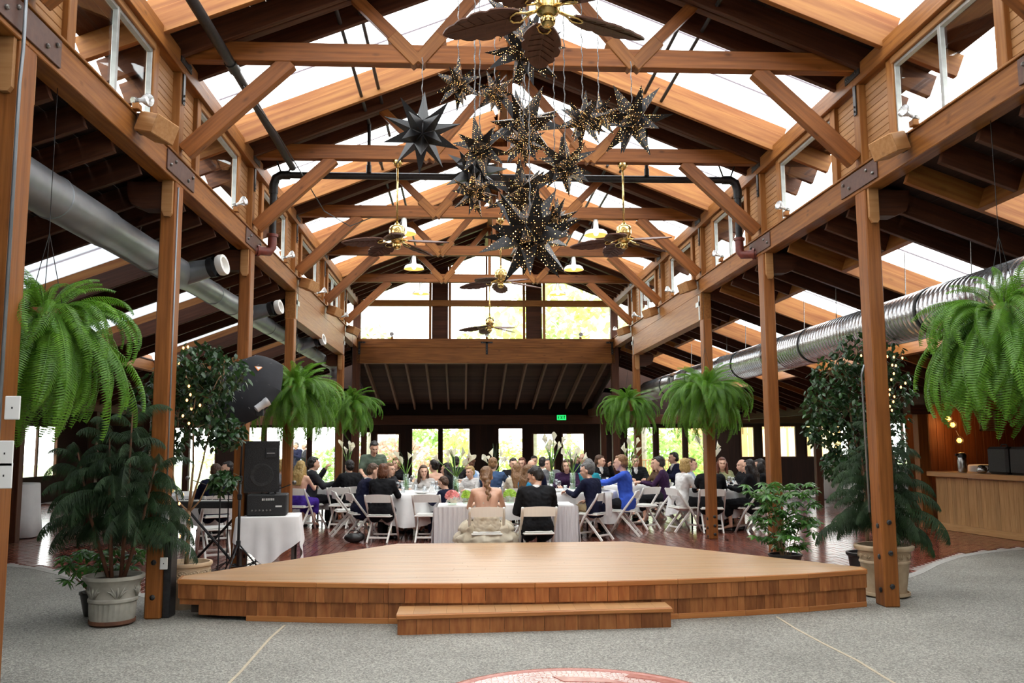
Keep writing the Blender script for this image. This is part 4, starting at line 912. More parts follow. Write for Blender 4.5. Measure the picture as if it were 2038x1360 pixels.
t = thing('norfolk_pine', 'dark drooping pine in a tall clay pot behind the right stage post', 'plant', (3.80, 9.32, 0))
pot([(.17, .02), (.2, .02), (.205, .06), (.245, .34), (.255, .35), (.255, .365), (.245, .375), (.262, .47), (.29, .48), (.30, .50), (.30, .52), (.285, .53), (.26, .53), (.25, .48), (.01, .48)], M_CREAM, t, n=56, soil_r=.25, soil_z=.48)
motif(t, .258, .425, 14, M_CREAM, 'leaf', .6); saucer(t, .24, M_CREAM)
pine(t, [(0, 0, .05, .1, 1.75, .46), (.05, .05, .22, .1, 1.5, .46), (-.05, .05, -.15, .1, 1.5, .46)], 24, 5, .95)
# ---- ficus trees with fairy lights
def leafpoly(l, wd, fold=.15): return [(0, 0, 0), (l*.3, wd, -fold*wd), (l*.7, wd*.75, -fold*wd-l*.05), (l, 0, -l*.16), (l*.7, -wd*.75, -fold*wd-l*.05), (l*.3, -wd, -fold*wd), (l*.5, 0, .0)]
LF = [(0, 1, 6), (1, 2, 6), (2, 3, 6), (3, 4, 6), (4, 5, 6), (5, 0, 6)]
mb = MB(); mb.add(leafpoly(.085, .021), LF); LEAFM = mb.mesh('leaf', M_FICUS, True)
def rand_leaf_mat(rr, down=.5):
    a = rr.uniform(0, 6.283); return Matrix.Rotation(a, 3, 'Z')@Matrix.Rotation(rr.uniform(.1, 1.1)*down*2, 3, 'Y')@Matrix.Rotation(rr.uniform(-.7, .7), 3, 'X')
M_FAIRY = pm('fairy_bulb', (1, .8, .5), .4, c2=(1, .75, .4), scale=3, emis=(1, .42, .13), es=5)
def ficus(t, trunk, blobs, nleaf, nparts, seed, lights, ls=1.):
    rr = random.Random(seed)
    for pts, rs in trunk: mb = MB(); mb.tube(pts, rs, 7); part('trunk', mb.mesh('trunk', M_BARK, True), t)
    L_ = []; tips = []
    for (c, r) in blobs:
        for j in range(5):
            d = Vector((rr.gauss(0, 1), rr.gauss(0, 1), rr.gauss(0, .8))).normalized(); tips.append((Vector(c), Vector(c)+d*r*.85))
    mb = MB()
    for a, b in tips: mb.tube([a, a.lerp(b, .5)+Vector((0, 0, .03)), b], [.006, .004, .002], 4)
    part('twigs', mb.mesh('twigs', M_BARK), t)
    for i in range(nleaf):
        c, r = rr.choice(blobs); d = Vector((rr.gauss(0, 1), rr.gauss(0, 1), rr.gauss(0, .85))); d = d.normalized()*r*rr.uniform(.35, 1.)**.5
        L_.append((Vector(c)+d, rand_leaf_mat(rr), ls*rr.uniform(.7, 1.2)))
    L_.sort(key=lambda q: q[0].y)
    for p, q, s in L_[:nparts]: part('leaf', LEAFM, t, p, q, s)
    mb = MB(); base = leafpoly(.085, .021)
    for p, q, s in L_[nparts:]: mb.add([p+q@(Vector(v)*s) for v in base], LF)
    tag(part('foliage', mb.mesh('foliage', M_FICUS, True), t), kind='stuff')
def fairy(lab, pix, y, jit, seed):
    rr = random.Random(seed); P = [ray_at(u, v, y+rr.uniform(-jit, jit)) for u, v in pix]; t = thing('fairy_lights', lab, 'string lights', P[0])
    pts = []
    for a, b in zip(P, P[1:]): pts += [a, a.lerp(b, .5)+Vector((rr.uniform(-.02, .02), rr.uniform(-.02, .02), -.02))]
    mb = MB(); mb.tube([p-P[0] for p in pts+[P[-1]]], .0025, 4); part('wire', mb.mesh('wire', M_BLACK), t)
    mb = MB(); mb.ball((0, 0, 0), .011, .011, .016, 7, 5); me = mb.mesh('bulb', M_FAIRY, True)
    for p in P: part('bulb', me, t, p-P[0])
t = thing('ficus_tree', 'slim ficus tree with fairy lights in an ornate cream pot, left of the stage', 'plant', (-3.44, 9.30, 0))
pot([(.16, 0), (.19, 0), (.2, .05), (.225, .26), (.235, .27), (.235, .285), (.225, .295), (.235, .40), (.25, .41), (.255, .43), (.25, .445), (.225, .445), (.215, .40), (.01, .40)], M_CREAM, t, n=56, soil_r=.21, soil_z=.40)
motif(t, .23, .345, 13, M_CREAM, 'oval', .95)
ficus(t, [([(0, 0, .38), (.01, 0, .7), (.0, .02, .95)], [.024, .02, .02]), ([(0, .02, .93), (.02, .05, 1.4), (.0, .05, 1.95), (.05, .05, 2.4)], [.016, .011, .008, .003]), ([(0, .02, .93), (.10, 0, 1.3), (.18, .05, 1.8), (.3, .05, 2.3)], [.014, .01, .007, .003]), ([(0, .02, .93), (.12, -.03, 1.05), (.2, -.05, 1.22)], [.01, .008, .004]), ([(0, .02, .93), (-.12, .03, 1.05), (-.2, .05, 1.4), (-.22, .1, 2.2)], [.012, .008, .006, .003])],
      [((.05, .05, 2.45), .27), ((.3, .05, 2.35), .26), ((-.15, .15, 2.3), .3), ((-.35, .2, 2.15), .3), ((.12, .1, 2.1), .28), ((.2, .05, 1.8), .24), ((-.2, .2, 1.9), .28), ((.38, 0, 1.75), .17), ((.35, -.05, 1.25), .13), ((-.3, .15, 1.6), .22)], 2300, 260, 3, None)
fairy('warm fairy lights wound through the left ficus tree', [(365, 693), (374, 691), (356, 723), (345, 725), (345, 735), (380, 730), (376, 769), (379, 786), (372, 797), (398, 807), (381, 814), (364, 828), (340, 830), (376, 843), (340, 858), (343, 895), (341, 943), (344, 977), (364, 985), (357, 1003), (377, 1033), (358, 1068), (371, 1099)], 9.18, .05, 2)
t = thing('ficus_tree', 'tall leafy ficus tree with fairy lights behind the right stage post', 'plant', (4.08, 10.3, 0))
pot([(.16, 0), (.19, 0), (.225, .28), (.25, .30), (.25, .33), (.22, .33), (.21, .3), (.01, .3)], M_BLKP, t, n=32, soil_r=.2, soil_z=.3)
ficus(t, [([(0, 0, .3), (.0, 0, 1.2)], [.024, .02]), ([(0, 0, 1.15), (-.1, .05, 1.8), (-.15, .05, 2.6)], [.016, .011, .005]), ([(0, 0, 1.15), (.1, .0, 1.8), (.2, .05, 2.7)], [.014, .01, .004])],
      [((0, .05, 2.65), .30), ((.3, .1, 2.6), .30), ((-.3, .05, 2.4), .28), ((-.45, 0, 2.1), .26), ((.1, 0, 2.3), .32), ((.45, .1, 2.25), .28), ((-.2, 0, 1.95), .3), ((.25, 0, 1.9), .3), ((-.5, 0, 1.75), .2), ((-.15, 0, 1.6), .28), ((.3, .05, 1.55), .26), ((-.3, 0, 1.35), .2)], 3000, 280, 4, None)
fairy('warm fairy lights trailing down the right ficus tree', [(1714, 708), (1766, 710), (1779, 711), (1796, 713), (1776, 727), (1783, 728), (1779, 744), (1774, 756), (1802, 763), (1793, 771), (1771, 776), (1770, 786), (1780, 790), (1768, 797), (1778, 800), (1771, 809), (1775, 817), (1768, 815)], 10.0, .05, 3)
# ---- umbrella plants
def schef_mesh(n=7):
    mb = MB()
    for i in range(n):
        a = 2*math.pi*i/n; q = Matrix.Rotation(a, 3, 'Z')@Matrix.Rotation(.35, 3, 'Y'); mb.add([q@Vector((.015+v[0], v[1], v[2])) for v in leafpoly(.11, .021, .3)], LF)
    return mb.mesh('leaf_cluster', M_SCHEF, True)
SCM = schef_mesh()
def umbrella_plant(loc, lab, r, h, n, seed, potr=.2):
    rr = random.Random(seed); t = thing('umbrella_plant', lab, 'plant', loc)
    pot([(potr*.7, 0), (potr*.75, 0), (potr, .2), (potr*1.05, .2), (potr*1.05, .22), (potr*.95, .22), (potr*.9, .19), (.01, .19)], M_BLKP, t, n=32, soil_r=potr*.85, soil_z=.19)
    for i in range(n):
        a = rr.uniform(0, 6.283); f = rr.random()**.5; z = .3+(h-.3)*rr.random()**.8; p = Vector((r*f*math.cos(a)*(.6+.4*min(1, z/h*1.2)), r*f*math.sin(a)*.8, z))
        part('leaf_cluster', SCM, t, p, Matrix.Rotation(rr.uniform(0, 6), 3, 'Z')@Matrix.Rotation(rr.uniform(-.7, .7), 3, 'X'), rr.uniform(.7, 1.15))
    mb = MB()
    for i in range(14):
        a = rr.uniform(0, 6.283); mb.tube([(.05*math.cos(a), .05*math.sin(a), .17), (r*.4*math.cos(a), r*.4*math.sin(a), h*.5), (r*.75*math.cos(a), r*.6*math.sin(a), h*rr.uniform(.6, .95))], [.006, .004, .002], 5)
    part('stems', mb.mesh('stems', M_BARK), t)
umbrella_plant((3.38, 11.1, 0), 'bushy green umbrella plant in a black pot at the right rear of the stage', .46, 1.12, 150, 5)
umbrella_plant((-4.15, 8.95, 0), 'small umbrella plant in a dark pot behind the grey urn', .42, .62, 50, 6, .17)
# ------------------------------------------------------------------ garden outside
M_GRASS = pm('lawn', (.35, .48, .18), .9, c2=(.45, .55, .25), scale=3, bump=.2)
g = struct(thing('ground')); m = MB(); m.box(-40, YB+.12, -.3, 40, 75, -.02); m.build('lawn', M_GRASS, g)
m = MB(); m.box(-60, YF, -.32, -12.7, 75, -.03); m.box(12.7, YF, -.32, 60, YB+.1, -.03); m.build('lawn', M_GRASS, g)
m = MB(); m.box(-13, YB+.1, -.25, 13, YB+3.2, .0); m.build('patio', M_KERB, g)
GL = [leafmat('garden_leaf_yellow', (.55, .62, .20), (.75, .80, .38), .4), leafmat('garden_leaf_green', (.34, .52, .16), (.52, .66, .28), .4), leafmat('garden_leaf_pink', (.72, .42, .38), (.80, .58, .5), .4)]
def bush_mesh(n, seed, mat, ll=.16):
    rr = random.Random(seed); mb = MB(); b = leafpoly(ll, ll*.33)
    for i in range(n):
        d = Vector((rr.gauss(0, 1), rr.gauss(0, 1), rr.gauss(0, 1))).normalized(); lump = 1+.22*math.sin(d.x*5+seed)*math.cos(d.y*4)+.15*math.sin(d.z*7); p = d*lump*rr.uniform(.75, 1.)
        q = rand_leaf_mat(rr); mb.add([p+q@Vector(v) for v in b], LF)
    return mb.mesh('foliage', mat)
BM_ = [bush_mesh(900, i, GL[i % 3] if i < 3 else GL[i % 2]) for i in range(5)]
M_GREY = pm('grey_trunk', (.55, .50, .44), .9, c2=(.42, .38, .33), scale=8, bump=.3)
def bush(x, y, rx, rz, i, lab, trunk=0.):
    t = thing('garden_tree' if trunk else 'garden_bush', lab, 'tree' if trunk else 'bush', (x, y, 0), group='garden plants outside the end windows')
    o = part('foliage', BM_[i], t, (0, 0, trunk+rz*.8)); o.matrix_basis = Matrix.Translation((0, 0, trunk+rz*.8))@Matrix.Diagonal((rx, rx*.8, rz, 1)); o['kind'] = 'stuff'
    mb = MB(); h = trunk+rz*.8; mb.tube([(0, 0, -.05), (.05, 0, h*.5), (0, .05, h)], [.07+.05*bool(trunk), .06+.04*bool(trunk), .03], 8); part('trunk', mb.mesh('trunk', M_GREY, True), t)
for a in [(-3.2, 35.5, 1.5, 1.2, 2, 'pink flowering bush outside the left doors'), (-5.0, 37, 1.6, 1.1, 1, 'green bush outside, left of the pink one'), (-2.0, 38, 1.6, 1.5, 1, 'green bush behind the left pair of windows'), (-.6, 36, 1.2, 1.3, 0, 'yellow-green bush outside the left pair of windows'),
          (1.2, 37, 1.3, 1.0, 0, 'yellow-green bush outside the middle window'), (2.3, 36, .9, .8, 0, 'low yellow bush outside the glass doors'), (3.6, 38, 1.4, 1.0, 1, 'green bush outside the right-hand glass door'), (6.6, 35, 1.5, 1.3, 1, 'tall green bush outside the right aisle windows'),
          (8.2, 36.5, 1.5, 1.4, 3, 'broad green bush right of the tall one outside'), (7.2, 33.6, .8, .6, 0, 'low yellow bush near the right aisle glass'), (9.9, 35.2, .9, .7, 0, 'low shrub by the garden fence'), (-9.4, 36, 1.3, 1.1, 0, 'yellow-green bush outside the far left windows')]: bush(*a)
for a in [(-4.2, 34.0, 1.6, 1.6, 1, 'tree with a grey trunk outside the left doors', 3.0), (-.35, 34.5, 1.8, 1.6, 0, 'tree with a grey trunk outside the left pair of windows', 3.2), (2.15, 35, 1.6, 1.5, 0, 'slim tree outside the first glass door', 3.2), (3.0, 33.5, 1.7, 1.6, 1, 'tree outside between the glass doors', 3.4), (6.15, 33.3, 1.5, 1.5, 0, 'tree by the right aisle windows', 3.2),
          (4.6, 44, 3.6, 3.2, 0, 'big pale tree behind the garden on the right', 4.6)]: bush(*a)
M_FENCE = wood('cedar_fence', (.52, .30, .13), (.66, .42, .21), .7, .12)
fc = thing('garden_fence', 'tall cedar board fence outside the right windows', 'fence', (11, 38, 0))
for i in range(46): beam('fence_board', (8.6+i*.16, 38+.01*(i % 2), 0), (8.6+i*.16, 38+.01*(i % 2), 2.35), .15, .025, M_FENCE, fc, up=(0, 1, 0), bev=0)
for z in (.5, 1.9): beam('fence_rail', (8.5, 38.06, z), (16, 38.06, z), .05, .09, M_FENCE, fc, bev=0)
rl = thing('patio_railing', 'light wooden railing outside the right aisle glass', 'railing', (5.2, 32.0, 0))
beam('rail', (4.6, 32, .95), (7.6, 32, .95), .07, .05, M_FENCE, rl); beam('rail', (4.6, 32, .1), (7.6, 32, .1), .05, .05, M_FENCE, rl)
for i in range(25): beam('baluster', (4.65+i*.12, 32, .1), (4.65+i*.12, 32, .95), .035, .035, M_FENCE, rl, up=(0, 1, 0), bev=0, z=-.5)
# ------------------------------------------------------------------ furniture
M_CHAIR = pm('white_resin', (.84, .82, .77), .35, c2=(.80, .78, .73), scale=5)
M_PAD = pm('white_vinyl', (.76, .75, .71), .4, c2=(.70, .69, .65), scale=7)
M_CLOTH = pm('white_tablecloth', (.80, .79, .78), .8, c2=(.73, .72, .71), scale=4, bump=.15, sheen=.2)
M_TULLE = pm('sheer_skirt', (.72, .68, .68), .8, c2=(.58, .54, .55), scale=3, stretch=(14, 14, .4), bump=.2)
M_DRESS = pm('ivory_tulle', (.72, .64, .50), .8, c2=(.55, .47, .34), scale=7, bump=.5)
M_TBL = pm('table_leg', (.05, .045, .04), .5, c2=(.08, .07, .06), scale=9)
def chair_proto():
    t = thing('folding_chair', 'white folding chair', 'chair', group='white folding chairs')
    for s in (-1, 1):
        mb = MB(); mb.tube([(s*.224, -.235, .775), (s*.224, -.20, .70), (s*.224, .06, .36), (s*.224, .25, 0)], [.019, .021, .022, .019], 6)
        part('front_leg', mb.mesh('front_leg', M_CHAIR, True), t)
        mb = MB(); M_ = frame((s*.17, .10, .42), (s*.17, -.27, 0)); mb.bbox(0, -.013, -.02, (Vector((0, .37, .42))).length, .013, .02, .005, M_); part('rear_leg', mb.mesh('rear_leg', M_CHAIR), t)
    mb = MB(); n = 8; vs = []; fs = []
    for i in range(n+1):
        x = -.21+.42*i/n; b = .03*(1-(x/.21)**2); top = .775+.012*(1-(x/.21)**2)
        for (yy, zz) in ((-.222-b, .655), (-.237-b, top), (-.218-b, top), (-.203-b, .655)): vs.append((x, yy, zz))
    for i in range(n):
        for j in range(4): fs.append((i*4+j, i*4+(j+1) % 4, (i+1)*4+(j+1) % 4, (i+1)*4+j))
    fs += [(3, 2, 1, 0), (n*4, n*4+1, n*4+2, n*4+3)]; mb.add(vs, fs); part('backrest', mb.mesh('backrest', M_CHAIR), t)
    mb = MB(); mb.bbox(-.205, -.20, .415, .205, .20, .44, .008); s_ = part('seat', mb.mesh('seat', M_CHAIR), t)
    mb = MB(); mb.bbox(-.187, -.182, .438, .187, .182, .462, .011); part('seat_pad', mb.mesh('seat_pad', M_PAD), s_)
    for y, z in ((.205, .105), (-.195, .085)): 
        mb = MB(); mb.bbox(-.21 if y > 0 else -.16, y-.01, z-.016, .21 if y > 0 else .16, y+.01, z+.016, .004); part('stretcher', mb.mesh('stretcher', M_CHAIR), t)
    return t
CH0 = chair_proto(); CHN = [0]
def chair(x, y, a, lab):
    M_ = Matrix.Translation((x, y, 0))@Matrix.Rotation(math.radians(a), 4, 'Z')
    if CHN[0] == 0: CH0.matrix_basis = M_; WM[CH0.name] = M_; CH0['label'] = lab; c = CH0
    else: c = dup(CH0, M=M_, label=lab)
    CHN[0] += 1; return c
def cloth_mesh(r, zt, drop, folds, seed, n=96):
    rr = random.Random(seed); mb = MB(); vs = [(0, 0, zt)]; fs = []; rows = [(r*.5, zt), (r*.97, zt), (r*1.005, zt-.012)]+[(None, zt-drop*j/6) for j in range(1, 7)]
    ph = rr.uniform(0, 6)
    for i, (rad, z) in enumerate(rows):
        for j in range(n):
            a = 2*math.pi*j/n
            if rad is None:
                f = (zt-z)/drop; w_ = .5+.5*math.sin(folds*a+ph+.8*math.sin(3*a)); rd = r*1.01+(.015+.10*w_)*f**1.2; zz = z+.05*f*math.sin(4*a+ph)*f
            else: rd, zz = rad, z
            vs.append((rd*math.cos(a), rd*math.sin(a), zz))
    for j in range(n): fs.append((0, 1+j, 1+(j+1) % n))
    for i in range(len(rows)-1):
        for j in range(n): fs.append((1+i*n+j, 1+(i+1)*n+j, 1+(i+1)*n+(j+1) % n, 1+i*n+(j+1) % n))
    mb.add(vs, fs); return mb.mesh('tablecloth', M_CLOTH, True)
CLM = [cloth_mesh(.80, .762, .50, 17, i) for i in range(3)]
mb = MB(); mb.lathe([(.785, .722), (.79, .73), (.79, .748), (.785, .752)], 48); TOPM = mb.mesh('tabletop', M_TBL, angle=40)
mb = MB(); mb.tube([(0, 0, 0), (0, 0, .72)], .018, 8); LEGM = mb.mesh('leg', M_TBL, True)
TABLES = {'T1': (-1.5, 16.0, 'round table just left of the bride'), 'T2': (-3.3, 19.0, 'round table by the left windows'), 'T3': (1.32, 16.05, 'round table just right of the groom'), 'T4': (2.45, 18.6, 'round table behind the man in the blue shirt'),
          'T5': (4.15, 17.0, 'round table behind the third right post'), 'T6': (-1.45, 19.25, 'round table behind the waiter'), 'T7': (.55, 18.1, 'round table in the middle behind the bridal couple'), 'T8': (-5.35, 16.2, 'round table in the left aisle behind the speaker'),
          'T9': (-.5, 22.55, 'farthest round table near the end windows'), 'T10': (1.9, 21.0, 'farthest round table near the glass doors')}
for i, (k, (x, y, d)) in enumerate(TABLES.items()):
    t = thing('round_table', d, 'table', (x, y, 0), group='round banquet tables'); part('tabletop', TOPM, t)
    for a in (0.8, 2.4, 3.9, 5.5): part('leg', LEGM, t, (.45*math.cos(a), .45*math.sin(a), 0))
    c = obj('tablecloth', CLM[i % 3], None, Matrix.Translation((x, y, 0))@Matrix.Rotation(i*1.3, 4, 'Z')); tag(c, 'white cloth over the '+d, 'tablecloth', 'white round tablecloths')
# ---- bridal table
t = thing('bridal_table', 'long narrow table for bride and groom behind the stage', 'table', (-.05, 12.78, 0))
mb = MB(); mb.bbox(-.93, -.30, .72, .93, .30, .75, .006); part('tabletop', mb.mesh('tabletop', M_TBL), t)
for x in (-.8, .8):
    for y in (-.22, .22): part('leg', LEGM, t, (x, y, 0))
mb = MB(); n = 120; vs = []; fs = []; hw, hd = .945, .315
def rect_pt(u):
    per = 2*(2*hw+2*hd); s = u*per
    for L_, a, b in ((2*hw, (-hw, -hd), (hw, -hd)), (2*hd, (hw, -hd), (hw, hd)), (2*hw, (hw, hd), (-hw, hd)), (2*hd, (-hw, hd), (-hw, -hd))):
        if s <= L_: f = s/L_; return (a[0]+(b[0]-a[0])*f, a[1]+(b[1]-a[1])*f)
        s -= L_
    return (-hw, -hd)
for z, o in ((.758, 0), (.745, .006), (.66, .018), (.56, .03)):
    for j in range(n):
        x, y = rect_pt(j/n); w_ = math.sin(j*.9)*.5+.5; k = o*(.4+.6*w_); l = math.hypot(x/hw, y/hd) or 1
        vs.append((x*(1+k/hw), y*(1+k/hd), z-(.012*math.sin(j*.35) if z < .6 else 0)))
for i in range(3):
    for j in range(n): fs.append((i*n+j, (i+1)*n+j, (i+1)*n+(j+1) % n, i*n+(j+1) % n))
fs.append(tuple(range(n))); mb.add(vs, fs)
c = mb.build('tablecloth', M_CLOTH, angle=50); c.matrix_basis = Matrix.Translation((-.05, 12.78, 0)); tag(c, 'white cloth with short drop over the bridal table', 'tablecloth')
def pleat(xa, ya, xb, yb, z0, z1, n, amp):
    mb = MB(); vs = []; fs = []; d = Vector((xb-xa, yb-ya, 0)); L_ = d.length; d.normalize(); nr = Vector((d.y, -d.x, 0)); k = n*6
    for i in range(k+1):
        f = i/k; o = amp*math.sin(f*n*6.283+.6*math.sin(f*9))
        for j, z in enumerate((z1, (z0+z1)/2, z0)): p = Vector((xa, ya, z))+d*(L_*f)+nr*(o*(.35+.4*j)+.02*j); vs.append(p)
    for i in range(k):
        for j in range(2): a = i*3+j; fs.append((a, a+1, a+4, a+3))
    mb.add(vs, fs); return mb
sk = thing('table_skirt', 'sheer pleated white skirts hanging at both ends of the bridal table', 'table skirt', (-.05, 12.4, 0))
for a in ((-1.0, -.35, -.42, -.35, 9), (.55, -.35, 1.0, -.35, 8), (-1.0, .33, -1.0, -.35, 8), (1.0, -.35, 1.0, .33, 8)): part('skirt_panel', pleat(*a[:4], .01, .74, a[4], .018).mesh('skirt_panel', M_TULLE, True), sk, (0, .38, 0))
# ---- calla lily vases
M_VGLASS = glassmat('vase_glass', (.86, .95, .88), .12)
M_STEM = leafmat('lily_stem', (.16, .34, .05), (.26, .46, .09), .2)
M_LILY = leafmat('calla_petal', (.86, .84, .72), (.80, .76, .55), .3)
M_SPADIX = pm('spadix', (.75, .5, .06), .6, c2=(.65, .42, .05), scale=20)
def calla():
    mb = MB(); n = 14; rows = 8; vs = []; fs = []
    for i in range(rows):
        t_ = i/(rows-1); r = .008+.040*t_**1.3
        for j in range(n):
            a = 2*math.pi*j/n; back = .5+.5*math.cos(a); z = .15*t_*(.62+.55*back**2*t_+.1)+(0 if t_ < 1 else .012*back**8); rr_ = r*(1+.25*t_*t_*(1-back))
            vs.append((rr_*math.cos(a), rr_*math.sin(a), z))
    for i in range(rows-1):
        for j in range(n): fs.append((i*n+j, i*n+(j+1) % n, (i+1)*n+(j+1) % n, (i+1)*n+j))
    mb.add(vs, fs); me = mb.mesh('flower', M_LILY, True)
    mb = MB(); mb.tube([(0, 0, .02), (0, 0, .10)], [.005, .004], 6); return me, mb.mesh('spadix', M_SPADIX, True)
CALLA, SPADIX = calla()
mb = MB(); mb.lathe([(.05, 0), (.055, .005), (.055, .30), (.052, .30), (.051, .012), (.01, .01)], 20, cap1=False); VASE = mb.mesh('vase', M_VGLASS, True)
def lily_vase(x, y, lab, n=8, seed=1, spread=.24, h=.62, sc=1., z=.762, grass=True):
    rr = random.Random(seed); t = thing('lily_vase', lab, 'flowers', (x, y, z), group='tall calla lily centrepieces'); part('vase', VASE, t, scale=sc)
    mb = MB()
    for i in range(16): a = i*.9; mb.tube([(.035*math.cos(a), .035*math.sin(a), .02), (-.025*math.cos(a+.5), -.025*math.sin(a+.5), .31)], .006, 5)
    part('stem_bunch', mb.mesh('stem_bunch', M_STEM, True), t, scale=sc)
    for i in range(n):
        a = 2*math.pi*i/n+rr.uniform(-.3, .3); sp = spread*rr.uniform(.35, 1.05); hh = h*rr.uniform(.72, 1.05)
        e = Vector((sp*math.cos(a), sp*math.sin(a), hh)); mid = Vector((e.x*.25, e.y*.25, hh*.62)); mb = MB(); mb.tube([(0, 0, .28), mid, e], [.008, .007, .006], 6); part('stem', mb.mesh('stem', M_STEM, True), t, scale=sc)
        d = (e-mid).normalized(); q = d.to_track_quat('Z', 'Y').to_matrix()@Matrix.Rotation(rr.uniform(0, 6), 3, 'Z'); f = part('flower', CALLA, t, e*sc, q, sc*rr.uniform(.8, 1.05)); part('spadix', SPADIX, f)
    if grass:
        mb = MB()
        for i in range(4):
            a = rr.uniform(0, 6.3); mb.tube([(0, 0, .25), (.06*math.cos(a), .06*math.sin(a), .6), (.2*math.cos(a), .2*math.sin(a), .85)], [.006, .008, .001], 4)
        part('blade_leaf', mb.mesh('blade_leaf', M_PINE, True), t, scale=sc)
for (u, v, y, lab, n, sd, sp, hh) in [(907, 972, 15.45, 'calla lily vase nearest the bride, on the table left of her', 9, 3, .30, .62), (808, 966, 16.6, 'calla lily vase in front of the waiter', 6, 4, .26, .6), (1098, 965, 17.4, 'tall calla lily vase right behind the groom', 9, 5, .24, .85), (1140, 968, 16.5, 'calla lily vase on the table right of the groom', 7, 6, .22, .6),
                                     (692, 955, 18.7, 'calla lily vase on the table by the left windows', 5, 7, .16, .75), (1253, 955, 18.7, 'calla lily vase behind the man in the blue shirt', 7, 8, .26, .8), (985, 958, 18.2, 'calla lily vase behind the bride, right of the denim shirt', 6, 9, .3, .6), (1415, 962, 17.1, 'calla lily vase behind the third right post', 5, 10, .2, .75)]:
    p = ray_at(u, v, y); lily_vase(p.x, y, lab, n, sd, sp, hh)
# ---- bridal table flowers
M_HYD = leafmat('lime_hydrangea', (.30, .50, .04), (.45, .62, .08), .3); M_PINKF = leafmat('pink_rose', (.80, .22, .22), (.85, .40, .36), .2)
def posy(x, y, mat, lab, r, n, seed, cat='flowers'):
    rr = random.Random(seed); t = thing('flower_posy', lab, cat, (x, y, .762)); mb = MB(); mb.lathe([(r*.5, 0), (r*.55, .01), (r*.6, .08), (r*.5, .08)], 16); part('bowl', mb.mesh('bowl', M_VGLASS, True), t)
    mb = MB()
    for i in range(5): mb.add([(0, .03-.012*i, .0), (.012, .01, 0), (0, 0, .012), (-.012, .01, 0), (0, 0, -.003)], [(0, 1, 2), (0, 2, 3)])
    for i in range(n):
        d = Vector((rr.gauss(0, 1), rr.gauss(0, 1), abs(rr.gauss(0, .8)))).normalized(); mb2 = MB(); k = .028*rr.uniform(.8, 1.2)
        for j in range(5):
            a = j*1.257; q = d.to_track_quat('Z', 'Y').to_matrix(); mb2.add([q@Vector((0, 0, 0)), q@Vector((k*math.cos(a-.5), k*math.sin(a-.5), k*.35)), q@Vector((k*1.3*math.cos(a), k*1.3*math.sin(a), k*.25)), q@Vector((k*math.cos(a+.5), k*math.sin(a+.5), k*.35))], [(0, 1, 2, 3)])
        part('blossom', mb2.mesh('blossom', mat), t, d*r*.85+Vector((0, 0, .10)))
posy(-.60, 12.83, M_HYD, 'lime green hydrangea posy left of the bride', .085, 26, 1); posy(.03, 12.92, M_HYD, 'lime green hydrangea posy between bride and groom', .10, 30, 2)
posy(-.80, 12.62, M_PINKF, 'pink flower bouquet lying at the left end of the bridal table', .11, 34, 3)
b = thing('white_lily', 'open white lily at the left end of the bridal table', 'flowers', (-.78, 12.5, .80))
mb = MB(); mb.add([(0, 0, 0), (.03, .025, .01), (.11, 0, .035), (.03, -.025, .01)], [(0, 1, 2, 3)]); PET = mb.mesh('petal', M_LILY)
for i in range(6): part('petal', PET, b, (0, 0, 0), Matrix.Rotation(-.5, 3, 'X')@Matrix.Rotation(i*1.047, 3, 'Z'))
# ---- tableware
M_CHINA = pm('white_china', (.80, .79, .76), .2, c2=(.76, .75, .72), scale=4)
M_CLEAR = glassmat('clear_glass', (.93, .95, .96), .16); M_WINE = pm('red_wine', (.10, .008, .012), .1, c2=(.12, .01, .014), scale=3)
M_BTL = pm('green_bottle', (.03, .05, .012), .12, c2=(.05, .06, .015), scale=3, coat=.4); M_NAPK = pm('white_napkin', (.80, .79, .78), .85, c2=(.72, .71, .70), scale=8, bump=.2)
mb = MB(); mb.lathe([(.07, 0), (.075, .004), (.125, .016), (.127, .019), (.075, .008), (.01, .007)], 24, cap1=False); PLATE = mb.mesh('plate', M_CHINA, True)
mb = MB(); mb.lathe([(.028, 0), (.034, .002), (.037, .11), (.035, .11), (.032, .008), (.005, .006)], 14, cap1=False); TUMB = mb.mesh('tumbler', M_CLEAR, True)
mb = MB(); mb.lathe([(.034, 0), (.034, .003), (.006, .008), (.004, .08), (.012, .09), (.036, .12), (.038, .15), (.03, .185), (.028, .185), (.035, .15), (.034, .122), (.01, .094), (.002, .09)], 14, cap1=False); WINEG = mb.mesh('bowl', M_CLEAR, True)
mb = MB(); mb.lathe([(.008, .094), (.032, .122), (.0345, .14), (.002, .14)], 12); WINEL = mb.mesh('wine', M_WINE, True)
mb = MB(); mb.lathe([(.036, 0), (.037, .01), (.037, .18), (.03, .21), (.014, .235), (.013, .29), (.015, .30), (.012, .305)], 16); BOTL = mb.mesh('bottle', M_BTL, True)
def napkin_mesh():
    mb = MB(); vs = []; n = 10
    for i in range(n):
        a = 2*math.pi*i/n; vs.append((.07*math.cos(a)*(1+.2*math.sin(3*a)), .07*math.sin(a), .002)); 
    for i in range(n): a = 2*math.pi*i/n+.2; vs.append((.035*math.cos(a), .03*math.sin(a), .05+.03*math.sin(2*a)))
    vs.append((.0, .0, .13)); fs = [(i, (i+1) % n, n+(i+1) % n, n+i) for i in range(n)]+[(n+i, n+(i+1) % n, 2*n) for i in range(n)]; mb.add(vs, fs); return mb.mesh('napkin', M_NAPK)
NAPK = napkin_mesh()
rr = random.Random(11)
